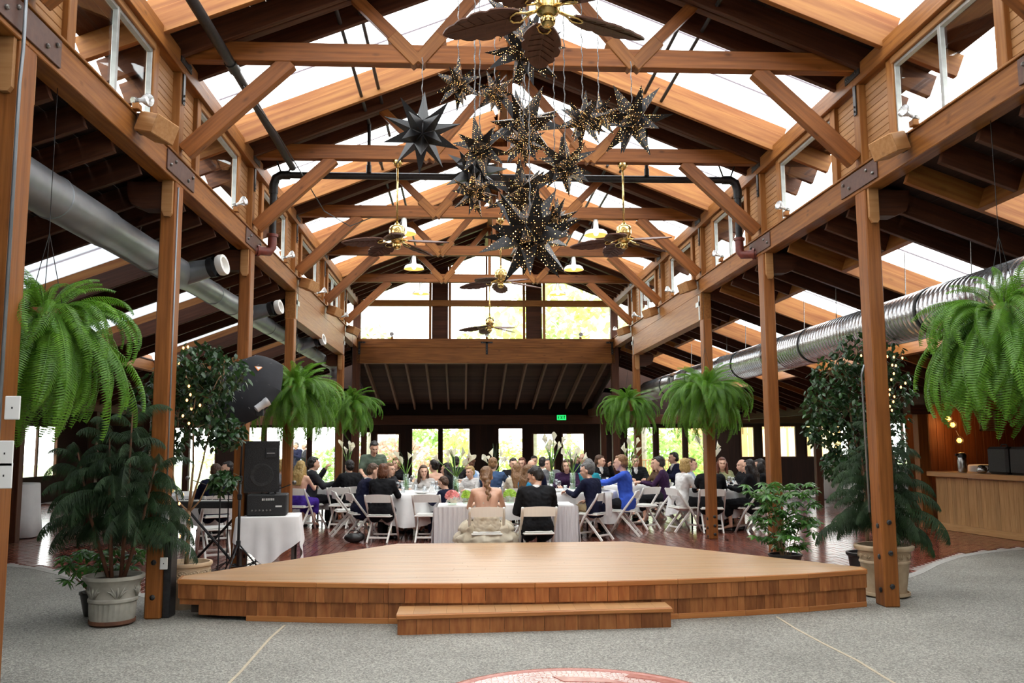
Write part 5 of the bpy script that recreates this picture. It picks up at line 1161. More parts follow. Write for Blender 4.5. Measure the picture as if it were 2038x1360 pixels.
for k, (x, y, d) in TABLES.items():
    if k in ('T8', 'T9', 'T10'): continue
    n = 7; far = k in ('T9', 'T10', 'T8', 'T6')
    for i in range(n):
        a = 2*math.pi*(i+.5)/n+rr.uniform(-.12, .12); c_, s_ = math.cos(a), math.sin(a)
        o = obj('plate', PLATE, None, Matrix.Translation((x+.60*c_, y+.60*s_, .764))); tag(o, 'white plate on the '+d, 'plate', 'plates on the '+d)
        o = obj('tumbler', TUMB, None, Matrix.Translation((x+.42*math.cos(a+.22), y+.42*math.sin(a+.22), .764))); tag(o, 'clear water glass on the '+d, 'glass', 'water glasses on the '+d)
        if i % 2 == 0:
            g_ = thing('wine_glass', 'stemmed wine glass on the '+d, 'glass', (x+.40*math.cos(a-.1), y+.40*math.sin(a-.1), .764), group='wine glasses on the '+d); part('bowl', WINEG, g_)
            if i in (0, 4): part('wine', WINEL, g_); g_['label'] = 'wine glass holding red wine on the '+d
        if i in (1, 4, 6) and not far: o = obj('napkin', NAPK, None, Matrix.Translation((x+.5*math.cos(a-.35), y+.5*math.sin(a-.35), .764))@Matrix.Rotation(a, 4, 'Z')); tag(o, 'folded white napkin on the '+d, 'napkin', 'napkins on the '+d)
o = obj('wine_bottle', BOTL, None, Matrix.Translation((1.50, 15.5, .764))); tag(o, 'dark green wine bottle on the table right of the groom', 'bottle')
o = obj('wine_bottle', BOTL, None, Matrix.Translation((-2.95, 18.2, .764))); tag(o, 'dark green wine bottle on the table by the left windows', 'bottle')
for x, y in ((-.38, 12.62), (.52, 12.66)): o = obj('tumbler', TUMB, None, Matrix.Translation((x, y, .76))); tag(o, 'water glass in front of the '+('bride' if x < 0 else 'groom')+' on the bridal table', 'glass')
for x, y in ((-.30, 12.55), (.36, 12.58)): o = obj('plate', PLATE, None, Matrix.Translation((x, y, .76))); tag(o, 'white plate in front of the '+('bride' if x < 0 else 'groom')+' on the bridal table', 'plate')
# ------------------------------------------------------------------ sound gear beside the second left post
M_SPK = pm('speaker_black', (.014, .014, .015), .6, c2=(.022, .022, .023), scale=40, bump=.2); M_GRIL = pm('speaker_grille', (.009, .009, .01), .7, c2=(.016, .016, .017), scale=120, bump=.3)
M_LOGO = pm('pale_print', (.7, .7, .68), .5, c2=(.65, .65, .63), scale=4)
AX, AY, AZ = -3.17, 11.9, .70
t = thing('gear_table', 'small square table under the amplifier, draped with a cloth', 'table', (AX, AY, 0), .12)
mb = MB(); mb.bbox(-.38, -.33, AZ-.03, .38, .33, AZ-.004, .006); part('tabletop', mb.mesh('tabletop', M_TBL), t)
for x in (-.32, .32):
    for y in (-.27, .27): mb = MB(); mb.bbox(-.018, -.018, 0, .018, .018, AZ-.03, .004); part('leg', mb.mesh('leg', M_TBL), t, (x, y, 0))
mb = MB(); n = 80; vs = [(0, 0, AZ)]; fs = []
for i, (sc_, z) in enumerate(((.5, 0), (1., 0), (1.012, -.015), (1.03, .25), (1.06, .6), (1.09, 1.))):
    for j in range(n):
        a = 2*math.pi*j/n; c_, s_ = math.cos(a), math.sin(a); k = 1/max(abs(c_)/.385, abs(s_)/.335); px_, py_ = c_*k*sc_, s_*k*sc_
        side_f = abs(abs(c_)/.385-abs(s_)/.335)/max(abs(c_)/.385, abs(s_)/.335)      # 1 mid-side, 0 corner
        drop = (.66-.36*(1-side_f)**1.0) if False else (.30+.34*max(0., math.cos((a+math.pi/2-.25)*1))*0+.32*side_f**1.1)
        f = z if z > 0 else 0; fold = .02*math.sin(a*13)*f; l = math.hypot(px_, py_)
        vs.append((px_*(1+fold/l), py_*(1+fold/l), AZ-.012*(i == 2)-drop*f if z > 0 else AZ-(.012 if i == 2 else 0)))
for j in range(n): fs.append((0, 1+j, 1+(j+1) % n))
for i in range(5):
    for j in range(n): fs.append((1+i*n+j, 1+(i+1)*n+j, 1+(i+1)*n+(j+1) % n, 1+i*n+(j+1) % n))
mb.add(vs, fs); o = obj('tablecloth', mb.mesh('tablecloth', M_CLOTH, True), None, Matrix.Translation((AX, AY, 0))@Matrix.Rotation(.12, 4, 'Z')); tag(o, 'white cloth with pointed corners over the gear table', 'tablecloth')
t = thing('amplifier', 'black amplifier box with pale lettering on the gear table', 'amplifier', (AX-.02, AY-.02, AZ+.004), .12)
mb = MB(); mb.bbox(-.25, -.20, 0, .25, .20, .27, .012); part('case', mb.mesh('case', M_SPK), t)
mb = MB(); mb.box(-.235, -.207, .015, .235, -.199, .255); part('panel', mb.mesh('panel', M_GRIL), t)
mb = MB()
for i, (x, w_) in enumerate(((-.06, .02), (-.03, .008), (-.012, .014), (.01, .014), (.032, .014), (.055, .016), (.08, .012))): mb.box(x, -.211, .195, x+w_, -.207, .222)
mb.box(.11, -.211, .11, .19, -.207, .13); part('lettering', mb.mesh('lettering', M_LOGO), t)
for i in range(6): mb = MB(); mb.lathe([(.012, 0), (.012, .014), (.002, .016)], 10, Matrix.Translation((-.18+i*.045, -.207, .07))@Matrix.Rotation(math.pi/2, 4, 'X'), cap1=False); part('knob', mb.mesh('knob', M_BOLT, angle=40), t)
mb = MB(); mb.tube([(-.09, 0, .275), (-.07, 0, .30), (.07, 0, .30), (.09, 0, .275)], .01, 6); part('carry_handle', mb.mesh('carry_handle', M_BLACK), t)
t = thing('loudspeaker', 'tall black loudspeaker stacked on the amplifier', 'speaker', (AX-.10, AY+.0, AZ+.30), .12)
mb = MB(); mb.prism([(-.22, -.18), (.22, -.18), (.17, .17), (-.17, .17)], 0, .66); part('cabinet', mb.mesh('cabinet', M_SPK), t)
mb = MB(); mb.box(-.205, -.188, .02, .205, -.180, .64); g_ = part('grille', mb.mesh('grille', M_GRIL), t)
mb = MB(); mb.lathe([(.15, 0), (.152, .004), (.14, .006), (.1, .002)], 28, Matrix.Translation((0, -.188, .22))@Matrix.Rotation(math.pi/2, 4, 'X'), cap0=False, cap1=False); part('woofer_ring', mb.mesh('woofer_ring', M_SPK), g_)
mb = MB(); mb.bbox(.04, -.196, .44, .18, -.186, .57, .004); h = part('horn', mb.mesh('horn', M_BLACK), t); mb = MB(); mb.box(.06, -.199, .50, .16, -.196, .506); part('horn_line', mb.mesh('horn_line', M_LOGO), h)
# photo umbrella on a stand
M_UMB = pm('umbrella_cloth', (.006, .006, .009), .8, c2=(.009, .009, .013), scale=12, bump=.1); M_FLASH = pm('flash_grey', (.55, .55, .57), .4, c2=(.48, .48, .5), scale=7); M_ORNG = pm('logo_orange', (.8, .25, .03), .5, c2=(.75, .22, .03), scale=3)
SX, SY = -3.38, 11.15
t = thing('light_stand', 'black light stand carrying a photo umbrella, left of the stage', 'stand', (SX, SY, 0))
mb = MB(); mb.tube([(0, 0, .12), (0, 0, 1.2)], .017, 8); part('lower_pole', mb.mesh('lower_pole', M_BLACK, True), t); mb = MB(); mb.tube([(0, 0, 1.2), (.02, 0, 2.02)], .012, 8); part('upper_pole', mb.mesh('upper_pole', M_BLACK, True), t)
for a in (.3, 2.4, 4.5): mb = MB(); mb.tube([(0, 0, .42), (.33*math.cos(a), .33*math.sin(a), .01)], .010, 6); part('leg', mb.mesh('leg', M_BLACK, True), t); mb = MB(); mb.tube([(0, 0, .14), (.2*math.cos(a), .2*math.sin(a), .17)], .006, 5); part('leg_brace', mb.mesh('leg_brace', M_BLACK, True), t)
for z in (.42, .98, 1.2): mb = MB(); mb.bbox(-.025, -.025, z-.035, .025, .025, z+.035, .008); part('clamp', mb.mesh('clamp', M_BLACK), t)
uc = ray_at(476, 768, SY-.1); ax = Vector((-.42, -.72, .52)).normalized()
u_ = thing('photo_umbrella', 'black reflector umbrella with a small orange triangle badge', 'umbrella', uc); Q = ax.to_track_quat('Z', 'Y').to_matrix()
mb = MB(); nr = 8; RW = 5; vs = [Q@Vector((0, 0, .16))]; fs = []; URAD = .56
for i in range(1, RW+1):
    for j in range(nr*3):
        a = 2*math.pi*j/(nr*3); f = i/RW; sag = 1-.07*f*(1-abs(((j % 3)-1.5)/1.5-0)) if j % 3 else 1.; r_ = URAD*math.sin(f*1.25)/math.sin(1.25)*(1 if j % 3 == 0 else .955); vs.append(Q@Vector((r_*math.cos(a), r_*math.sin(a), .16-.30*f**2)))
k = nr*3
for j in range(k): fs.append((0, 1+j, 1+(j+1) % k))
for i in range(RW-1):
    for j in range(k): fs.append((1+i*k+j, 1+(i+1)*k+j, 1+(i+1)*k+(j+1) % k, 1+i*k+(j+1) % k))
mb.add(vs, fs); part('canopy', mb.mesh('canopy', M_UMB, angle=25), u_)
mb = MB()
for j in range(nr):
    a = 2*math.pi*j/nr; mb.tube([Q@Vector((URAD*math.sin(f*1.25)/math.sin(1.25)*math.cos(a), URAD*math.sin(f*1.25)/math.sin(1.25)*math.sin(a), .16-.30*f*f-.006)) for f in (0, .25, .5, .75, 1.02)], .004, 4)
part('ribs', mb.mesh('ribs', M_BOLT), u_)
mb = MB(); mb.tube([Q@Vector((0, 0, .2)), Q@Vector((0, 0, -.42))], .005, 6); part('shaft', mb.mesh('shaft', M_BOLT), u_)
bd = ray_at(530, 738, SY-.15)-uc; lp = Q.inverted()@bd; rl_ = math.hypot(lp.x, lp.y); az = math.atan2(lp.y, lp.x); rl_ = min(rl_, .34); f = rl_/.56*.9; zc = .16-.30*f*f+.012
Bq = Q@Matrix.Rotation(az, 3, 'Z')@Matrix.Rotation(math.atan(1.25*f), 3, 'Y')
mb = MB(); ctr = Q@Vector((rl_*math.cos(az), rl_*math.sin(az), zc))
for s_, off, mt in ((.055, 0, 0), (.036, .003, 1)):
    mb.cur = mt; mb.add([ctr+Bq@Vector((s_*math.cos(a)*1.15, s_*math.sin(a), off)) for a in (0.3, 2.39, 4.49)], [(0, 1, 2)])
part('badge', mb.mesh('badge', [M_ORNG, M_LOGO]), u_)
t = thing('flash_head', 'pale grey flash unit clamped under the photo umbrella', 'flash', ray_at(520, 808, SY-.42))
Mz = Matrix.Rotation(.9, 4, 'Y')@Matrix.Rotation(-.3, 4, 'X'); mb = MB(); mb.lathe([(.03, -.08), (.045, -.07), (.048, .05), (.055, .06), (.055, .10), (.045, .10), (.04, .09)], 18, Mz); part('body', mb.mesh('body', M_FLASH, angle=40), t); mb = MB(); mb.bbox(-.06, -.02, -.12, .03, .02, -.04, .006); part('bracket', mb.mesh('bracket', M_BLACK), t)
# keyboard on an X stand, microphone stands
t = thing('keyboard', 'black stage keyboard on a crossed stand behind the left ficus', 'keyboard', (-3.95, 12.2, 0), -.15)
mb = MB(); mb.bbox(-.55, -.14, .78, .55, .14, .87, .01); part('body', mb.mesh('body', M_SPK), t); mb = MB(); mb.box(-.5, -.12, .87, .5, .03, .882); kb = part('keys', mb.mesh('keys', M_WHITE), t); mb = MB()
for i in range(36): 
    if i % 7 not in (2, 6): mb.box(-.49+i*.0275, -.05, .882, -.478+i*.0275, .03, .892)
part('black_keys', mb.mesh('black_keys', M_BLACK), kb)
for s in (-1, 1): mb = MB(); mb.tube([(-.35*s, .1*s, .03), (.35*s, .1*s, .77)], .018, 6); part('stand_leg', mb.mesh('stand_leg', M_BLACK), t)
def mic(x, y, h, lab, tilt):
    t = thing('microphone_stand', lab, 'stand', (x, y, 0)); mb = MB(); mb.tube([(0, 0, .02), (0, 0, h)], .009, 6); part('pole', mb.mesh('pole', M_BLACK), t)
    for a in (.2, 2.3, 4.4): mb = MB(); mb.tube([(0, 0, .10), (.28*math.cos(a), .28*math.sin(a), .01)], .008, 5); part('leg', mb.mesh('leg', M_BLACK), t)
    mb = MB(); mb.tube([(-.15*tilt, 0, h-.08), (.45*tilt, -.1, h+.14)], .007, 5); b = part('boom', mb.mesh('boom', M_BLACK), t); mb = MB(); mb.ball((.5*tilt, -.11, h+.165), .03, nu=8, nv=6); part('microphone', mb.mesh('microphone', M_BOLT, True), b)
mic(-3.72, 11.95, 1.02, 'black microphone stand in front of the keyboard', -1); mic(-3.36, 12.0, .95, 'black microphone stand beside the gear table', 1)
t = thing('par_lamp', 'grey can spotlight on a low stand behind the left ficus', 'lamp', (-3.55, 10.9, 0)); mb = MB(); mb.tube([(0, 0, 0), (0, 0, 1.12)], .01, 6); part('pole', mb.mesh('pole', M_BLACK), t); mb = MB(); mb.lathe([(.04, -.1), (.06, -.08), (.062, .12), (.055, .12), (.05, .05)], 16, Matrix.Translation((0, 0, 1.2))@Matrix.Rotation(1.1, 4, 'Y')); part('can', mb.mesh('can', M_GALVD, angle=40), t)
t = thing('black_bag', 'black handbag on the brick floor beside a folding chair', 'bag', (-2.44, 15.0, 0)); mb = MB(); mb.ball((0, 0, .075), .17, .10, .08, 14, 8); mb.ball((.08, .02, .09), .10, .09, .07, 10, 6); part('body', mb.mesh('body', M_BLKP, True), t); mb = MB(); mb.tube([(-.1, 0, .14), (-.05, -.03, .2), (.05, -.02, .2), (.1, 0, .15)], .008, 6); part('strap', mb.mesh('strap', M_BLKP, True), t)
# ------------------------------------------------------------------ bar on the right
M_BARW = wood('bar_board', (.38, .20, .075), (.52, .30, .13), .5, .12, stretch=(.5, 6, 6)); M_BARTOP = wood('bar_top', (.42, .21, .08), (.52, .28, .11), .3, .05, coat=.3)
M_PANEL = wood('panelling', (.10, .03, .009), (.17, .055, .017), .5, .18)
bar = thing('bar_counter', 'wooden bar counter with upright boards at the right edge', 'bar', (8.3, 14.5, 0))
a_, b_ = Vector((8.16, 16.2, 0)), Vector((8.62, 12.0, 0)); dv = (b_-a_); L_ = dv.length; dv.normalize(); nv = Vector((dv.y, -dv.x, 0)); nb = 38
for i in range(nb):
    p = a_+dv*(L_*(i+.5)/nb)+nv*R.uniform(-.002, .002); M_ = Matrix(((0, dv.x, nv.x, p.x), (0, dv.y, nv.y, p.y), (1, 0, 0, .1), (0, 0, 0, 1))); m = MB(); m.box(0, -L_/nb/2+.002, -.012, .85, L_/nb/2-.002, .012); obj('board', m.mesh('board', M_BARW), bar, M_)
q = nv*(-.012); beam('kick_board', a_+q*-2.5, b_+q*-2.5, .03, .12, M_BARW, bar)
out = -nv if nv.x > 0 else nv
beam('counter_top', a_-out*.2+Vector((0, .15, .96)), b_-out*.2+Vector((0, 0, .96)), .62, .09, M_BARTOP, bar, bev=.01)
m = MB(); m.box(-.25, 0, 0, .0, L_, .9, Matrix(((-out.x, dv.x, 0, a_.x), (-out.y, dv.y, 0, a_.y), (0, 0, 1, .03), (0, 0, 0, 1)))); 
bw = sthing('wall_bar')
for i in range(44):
    y = 11.0+i*.165
    if y < 18: beam('panel_board', (10.9, y, 0), (10.9, y, 2.58), .03, .16, M_PANEL, bw, up=(0, 1, 0), bev=.004, z=-.5)
for i in range(17): beam('panel_board', (8.34+i*.16, 17.45, 0), (8.34+i*.16, 17.45, 2.58), .157, .03, M_PANEL, bw, up=(0, 1, 0), bev=.004, z=-.5)
p_ = thing('bar_post', 'timber post at the end of the bar counter', 'post', (8.05, 16.45, 0)); beam('shaft', (8.05, 16.45, 0), (8.05, 16.45, 2.3), .2, .2, M_POST, p_, up=(0, 1, 0), z=-.5); m = MB(); m.bbox(7.8, 16.3, 2.12, 8.2, 16.6, 2.3, .01); m.build('capital', M_RAFT, p_)
M_SCON = pm('sconce_glow', (1, .6, .25), .4, c2=(1, .55, .2), scale=3, emis=(1, .40, .07), es=5)
for i, (y, z) in enumerate(((17.25, 2.05), (17.2, 1.93), (17.1, 1.62))):
    t = thing('wire_globe_lamp', ('glowing globe lamp highest on the bar wall', 'middle glowing globe lamp on the bar wall', 'lowest glowing globe lamp on the bar wall, by the counter')[i], 'lamp', (9.05+.06*i, y, z)); mb = MB(); mb.ball((0, 0, 0), .05, nu=12, nv=8); part('bulb', mb.mesh('bulb', M_SCON, True), t); mb = MB()
    for j in range(6): a = j*.52; mb.tube([(.08*math.cos(a)*math.sin(b), .08*math.sin(a)*math.sin(b), .08*math.cos(b)) for b in [6.283*k/12 for k in range(13)]], .003, 4)
    part('wire_cage', mb.mesh('wire_cage', M_BLACK), t); mb = MB(); mb.tube([(0, 0, .08), (0, .1, .2)], .006, 5); part('cord', mb.mesh('cord', M_BLACK), t)
    ld_ = bpy.data.lights.new('lamp_glow', 'POINT'); ld_.energy = 6; ld_.color = (1, .45, .12); ld_.shadow_soft_size = .06; lo = bpy.data.objects.new('lamp_glow', ld_); COL.objects.link(lo); lo.parent = t; lo.location = (-.02, -.12, 0)
M_CHROME = pm('brushed_steel', (.6, .6, .6), .25, .95, c2=(.5, .5, .5), scale=12)
t = thing('airpot', 'steel coffee airpot with black lid on the bar', 'flask', (8.42, 15.75, 1.052)); mb = MB(); mb.lathe([(.07, 0), (.075, .01), (.075, .26), (.07, .27)], 20); part('body', mb.mesh('body', M_CHROME, angle=40), t); mb = MB(); mb.lathe([(.076, .26), (.078, .30), (.06, .34), (.02, .35)], 20); mb.bbox(-.12, -.02, .29, -.05, .02, .33, .005); part('lid', mb.mesh('lid', M_BLKP, angle=40), t)
t = thing('coffee_pot', 'glass coffee pot with black handle on the bar', 'coffee pot', (8.36, 15.05, 1.052)); mb = MB(); mb.lathe([(.06, 0), (.085, .03), (.08, .09), (.05, .12)], 20); part('jug', mb.mesh('jug', M_CHROME, True), t); mb = MB(); mb.lathe([(.055, .12), (.06, .13), (.02, .145)], 16); mb.tube([(.05, 0, .13), (.12, 0, .13), (.13, 0, .08), (.10, 0, .03)], .01, 6); part('handle', mb.mesh('handle', M_BLKP, True), t)
t = thing('cocktail_table', 'white-clothed table behind the bar', 'table', (9.55, 16.6, 0)); mb = MB(); mb.lathe([(.5, 0), (.48, .6), (.46, 1.13), (.45, 1.15), (.01, 1.15)], 40, cap1=False, flute=lambda i, a: .05*math.sin(11*a)*(1-i*.3) if i < 3 else 0); part('cloth', mb.mesh('cloth', M_CLOTH, True), t)
for i, y in enumerate((14.62, 14.0)):
    t = thing('black_case', 'tall black equipment case on the bar, '+('nearer the coffee pot' if i == 0 else 'at the picture edge'), 'case', (8.62, y, 1.05)); mb = MB(); mb.bbox(-.25, -.28, 0, .25, .28, .46, .04); part('shell', mb.mesh('shell', M_SPK), t); mb = MB(); mb.tube([(-.1, -.1, .46), (-.1, -.06, .5), (-.1, .06, .5), (-.1, .1, .46)], .012, 6); part('handle', mb.mesh('handle', M_BLACK), t)
t = thing('wall_vent', 'grey louvred vent on the bar wall', 'vent', ray_at(1966, 838, 17.41), -math.pi/2); mb = MB()
for z0, z1, y0, y1 in ((-.2, -.17, -.17, .17), (.17, .2, -.17, .17), (-.2, .2, -.17, -.14), (-.2, .2, .14, .17)): mb.box(-.03, y0, z0, 0, y1, z1)
part('frame', mb.mesh('frame', M_GALVD), t)
for j in range(9): mb = MB(); mb.box(-.02, -.14, -.16+j*.037, 0, .14, -.145+j*.037); part('slat', mb.mesh('slat', M_GALVD), t)
# high tables with white cloth, back right and far left
for x, y, h, lab in ((9.9, 24.5, 1.08, 'tall white-clothed cocktail table under the right windows'), (-8.6, 16.4, .95, 'white-clothed table in the far left aisle'), (8.75, 18.3, 1.1, 'white-clothed table glimpsed behind the right pine')):
    t = thing('cocktail_table', lab, 'table', (x, y, 0)); mb = MB(); mb.lathe([(.46, 0.02), (.42, .5), (.40, h-.02), (.39, h), (.01, h)], 40, cap1=False, flute=lambda i, a: .06*math.sin(9*a)*(1-i*.4) if i < 2 else 0); part('cloth', mb.mesh('cloth', M_CLOTH, True), t)
# switch plates and conduits on posts
M_PLATE = pm('switch_white', (.75, .75, .73), .4, c2=(.7, .7, .68), scale=4)
for (px_, py_, y, lab, sc_) in ((25, 812, 5.52, 'white switch plate on the nearest left post', 1.3), (10, 903, 5.52, 'upper white paper notice on the nearest left post', 1.4), (8, 947, 5.52, 'lower white paper notice on the nearest left post', 1.4), (329, 1030, 8.62, 'small white outlet on the left stage post', 1.), (326, 1122, 8.6, 'white outlet plate low on the left stage post', 1.)):
    p = ray_at(px_, py_, y); t = thing('outlet_plate', lab, 'plate', p); mb = MB(); mb.bbox(-.035*sc_, -.006, -.055*sc_, .035*sc_, .006, .055*sc_, .004); part('plate', mb.mesh('plate', M_PLATE), t); mb = MB(); mb.box(-.004, -.008, -.006, .004, -.006, .006); part('screw', mb.mesh('screw', M_BLACK), t)
t = thing('conduit', 'thin grey conduit running up the nearest left post', 'conduit', (-3.46, 5.5, 1)); mb = MB(); mb.tube([(-3.455, 5.53, .9), (-3.455, 5.53, 3.9), (-3.43, 5.5, 4.1), (-3.43, 5.5, 4.9)], .012, 8); part('tube', mb.mesh('tube', M_GALVD, True), t, (3.46, -5.5, -1))
t = thing('conduit', 'thin grey conduit running up the left stage post', 'conduit', (-3.475, 8.7, .9)); mb = MB(); mb.tube([(-3.47, 8.70, 1.0), (-3.47, 8.70, 4.15)], .009, 8); part('tube', mb.mesh('tube', M_GALVD, True), t, (3.475, -8.7, -.9))
t = thing('conduit', 'thin grey conduit running up the right stage post', 'conduit', (3.47, 8.72, .9)); mb = MB(); mb.tube([(3.47, 8.9, .9), (3.46, 8.9, 2.3), (3.475, 8.86, 2.4)], .011, 8); part('tube', mb.mesh('tube', M_GALVD, True), t, (-3.47, -8.72, -.9))
# ------------------------------------------------------------------ people
HS = 1.07   # head size
def capsule(mb, a, b, ra, rb, n=10):
    """tapered closed capsule"""
    a, b = Vector(a), Vector(b); d = b-a; L_ = d.length
    if L_ < 1e-5: mb.ball(a, ra, nu=n, nv=7); return
    d /= L_; pts = []; rs = []
    for k in range(4): t = math.pi/2*(k/4); pts.append(a-d*ra*math.cos(t)); rs.append(max(.002, ra*math.sin(t)))
    pts.append(a); rs.append(ra); pts.append(b); rs.append(rb)
    for k in range(3, -1, -1): t = math.pi/2*(k/4); pts.append(b+d*rb*math.cos(t)); rs.append(max(.002, rb*math.sin(t)))
    mb.tube(pts, rs, n)
def ell(mb, c, rx, ry, rz, q=None):
    c = Vector(c)
    if q is not None: rx, ry, rz = rx*HS, ry*HS, rz*HS
    mb.ball((0, 0, 0), rx, ry, rz, 14, 9, Matrix.Translation(c)@(q.to_4x4() if q else Matrix.Identity(4)))
def skeleton(pose, fem, lean, turn, nod, arms, tilt=0.):
    """joint positions in the person's own frame, facing +Y; origin on the floor under the hips"""
    J = {}; sw = .165 if fem else .19; hw = .085
    if pose == 'sit':
        J['hip'] = Vector((0, -.04, .53)); ln = math.sin(lean); lc = math.cos(lean)
        up = lambda d, f=0: J['hip']+Vector((0, ln*d+f, lc*d))
        J['waist'] = up(.17, .01); J['chest'] = up(.36, .0); J['neck'] = up(.50, -.005); J['head'] = up(.635, .035+.05*nod)
        for s in (-1, 1):
            J['h', s] = J['hip']+Vector((s*hw, .0, -.02)); J['k', s] = Vector((s*.12, .40, .50)); J['a', s] = Vector((s*.12, .37, .10)); J['t', s] = Vector((s*.13, .52, .04))
    else:
        J['hip'] = Vector((0, 0, .93)); ln = math.sin(lean); lc = math.cos(lean); up = lambda d, f=0: J['hip']+Vector((0, ln*d+f, lc*d))
        J['waist'] = up(.18); J['chest'] = up(.38); J['neck'] = up(.53, -.01); J['head'] = up(.67, .035+.05*nod)
        for s in (-1, 1):
            J['h', s] = J['hip']+Vector((s*hw, 0, -.02)); J['k', s] = Vector((s*.10, .03, .49)); J['a', s] = Vector((s*.10, -.01, .09)); J['t', s] = Vector((s*.12, .15, .035))
    for s in (-1, 1):
        J['s', s] = J['neck']+Vector((s*sw, -.01, -.055)); k = arms if isinstance(arms, str) else arms[0 if s < 0 else 1]
        S = J['s', s]
        if k == 'table': e, w_ = S+Vector((s*.07, .16, -.22)), Vector((s*.13, J['neck'].y+.40, .80))
        elif k == 'raise': e, w_ = S+Vector((s*.06, .20, -.17)), Vector((s*.06, J['neck'].y+.30, J['neck'].z+.04))
        elif k == 'reach': e, w_ = S+Vector((s*.03, .24, -.12)), S+Vector((-s*.05, .47, -.13))
        elif k == 'lap': e, w_ = S+Vector((s*.07, .05, -.27)), Vector((s*.09, .22, .64 if pose == 'sit' else .95))
        elif k == 'down': e, w_ = S+Vector((s*.06, -.02, -.29)), S+Vector((s*.07, .05, -.54))
        elif k == 'serve': e, w_ = S+Vector((s*.07, .08, -.26)), S+Vector((s*.04, .32, -.34))
        elif k == 'fold': e, w_ = S+Vector((s*.06, .12, -.25)), J['chest']+Vector((s*.04, .30, -.05))
        J['e', s] = e; J['w', s] = w_
    J['HQ'] = Matrix.Rotation(turn, 3, 'Z')@Matrix.Rotation(-nod, 3, 'X')@Matrix.Rotation(tilt, 3, 'Y')
    return J
def head_parts(mb, J):
    q = J['HQ']; c = J['head']; P = lambda x, y, z: c+q@(Vector((x, y, z))*HS)
    ell(mb, P(0, -.012, .03), .074, .092, .088, q); ell(mb, P(0, .018, -.035), .060, .072, .075, q); ell(mb, P(0, .055, -.088), .030, .03, .025, q)
    capsule(mb, P(0, .085, .015), P(0, .112, -.022), .009, .014, 8); ell(mb, P(0, .078, .035), .05, .02, .014, q)
    for s in (-1, 1): ell(mb, P(s*.036, .066, -.02), .022, .02, .02, q); ell(mb, P(s*.076, -.008, -.01), .011, .020, .032, q)
    ell(mb, P(0, .088, -.052), .022, .012, .011, q)
    capsule(mb, J['neck']+Vector((0, -.005, -.05)), c+q@Vector((0, -.02, -.06)), .055, .05)
def torso(mb, J, fem, g=0.):
    k = .9 if fem else 1.; h, w_, c, n = J['hip'], J['waist'], J['chest'], J['neck']
    for t in (-1, 0, 1):
        x = t*.07*k
        capsule(mb, h+Vector((x*1.15, 0, 0)), w_+Vector((x*.8, 0, 0)), (.105 if fem else .10)+g, (.082 if fem else .098)+g); capsule(mb, w_+Vector((x*.8, 0, 0)), c+Vector((x*1.2, 0, 0)), (.082 if fem else .098)+g, .105*k+g)
    for s in (-1, 1):
        capsule(mb, c+Vector((s*.07*k, 0, .02)), J['s', s]+Vector((-s*.02, 0, -.02)), .098*k+g, .062*k+g); capsule(mb, n+Vector((0, -.01, -.045)), J['s', s], .052+g, .052*k+g)
        if fem: ell(mb, c+Vector((s*.07, .085, -.02)), .058+g, .05+g, .055+g)
def arm(mb, J, s, fem, g=0., f0=0., f1=1.):
    k = .82 if fem else 1.; S, E, W_ = J['s', s], J['e', s], J['w', s]
    if f1 <= 1: capsule(mb, S.lerp(E, f0), S.lerp(E, f1), .052*k+g, .042*k+g)
    else: capsule(mb, S.lerp(E, f0), E, .052*k+g, .042*k+g); capsule(mb, E, E.lerp(W_, f1-1), .041*k+g, (.041-.013*(f1-1))*k+g)
def leg(mb, J, s, fem, g=0., f1=2.):
    k = .93 if fem else 1.; capsule(mb, J['h', s], J['k', s], .088*k+g, .058*k+g)
    if f1 > 1: capsule(mb, J['k', s], J['k', s].lerp(J['a', s], f1-1), .056*k+g, (.056-.02*(f1-1))*k+g)
def hand(mb, w_, fwd, side, s, curl):
    """palm with four fingers and a thumb, from the wrist along fwd"""
    f = fwd.normalized(); r = side-f*side.dot(f); r.normalize(); dn = f.cross(r)*(1 if (f.cross(r)).z < 0 else -1)
    P = lambda a, b, c: w_+f*a+r*b+dn*c
    for b in (-.028, -.009, .010, .028): capsule(mb, P(-.01, b*.6, 0), P(.075, b, .004), .017, .013, 6)
    for b, l in ((-.030, .066), (-.010, .076), (.010, .072), (.029, .056)):
        a1 = P(.085, b, .004); a2 = a1+(f*math.cos(curl)+dn*math.sin(curl))*l*.5; a3 = a2+(f*math.cos(curl*2.2)+dn*math.sin(curl*2.2))*l*.5; mb.tube([a1-f*.015, a1, a2, a3], [.009, .0095, .0085, .006], 6)
    t0 = P(.015, -s*.03, .008); t1 = t0+(f*.7-r*s*.6+dn*.35).normalized()*.035; t2 = t1+(f*.9-r*s*.1+dn*.5).normalized()*.032; mb.tube([t0, t1, t2], [.012, .0105, .007], 6)
PENDING = []
def queue(mb, voxel, smooth, cache):
    """a body or garment volume waiting to be fused into one skin"""
    cache['mb'] = mb; cache['vox'] = voxel; cache['sm'] = smooth; PENDING.append(cache); return cache
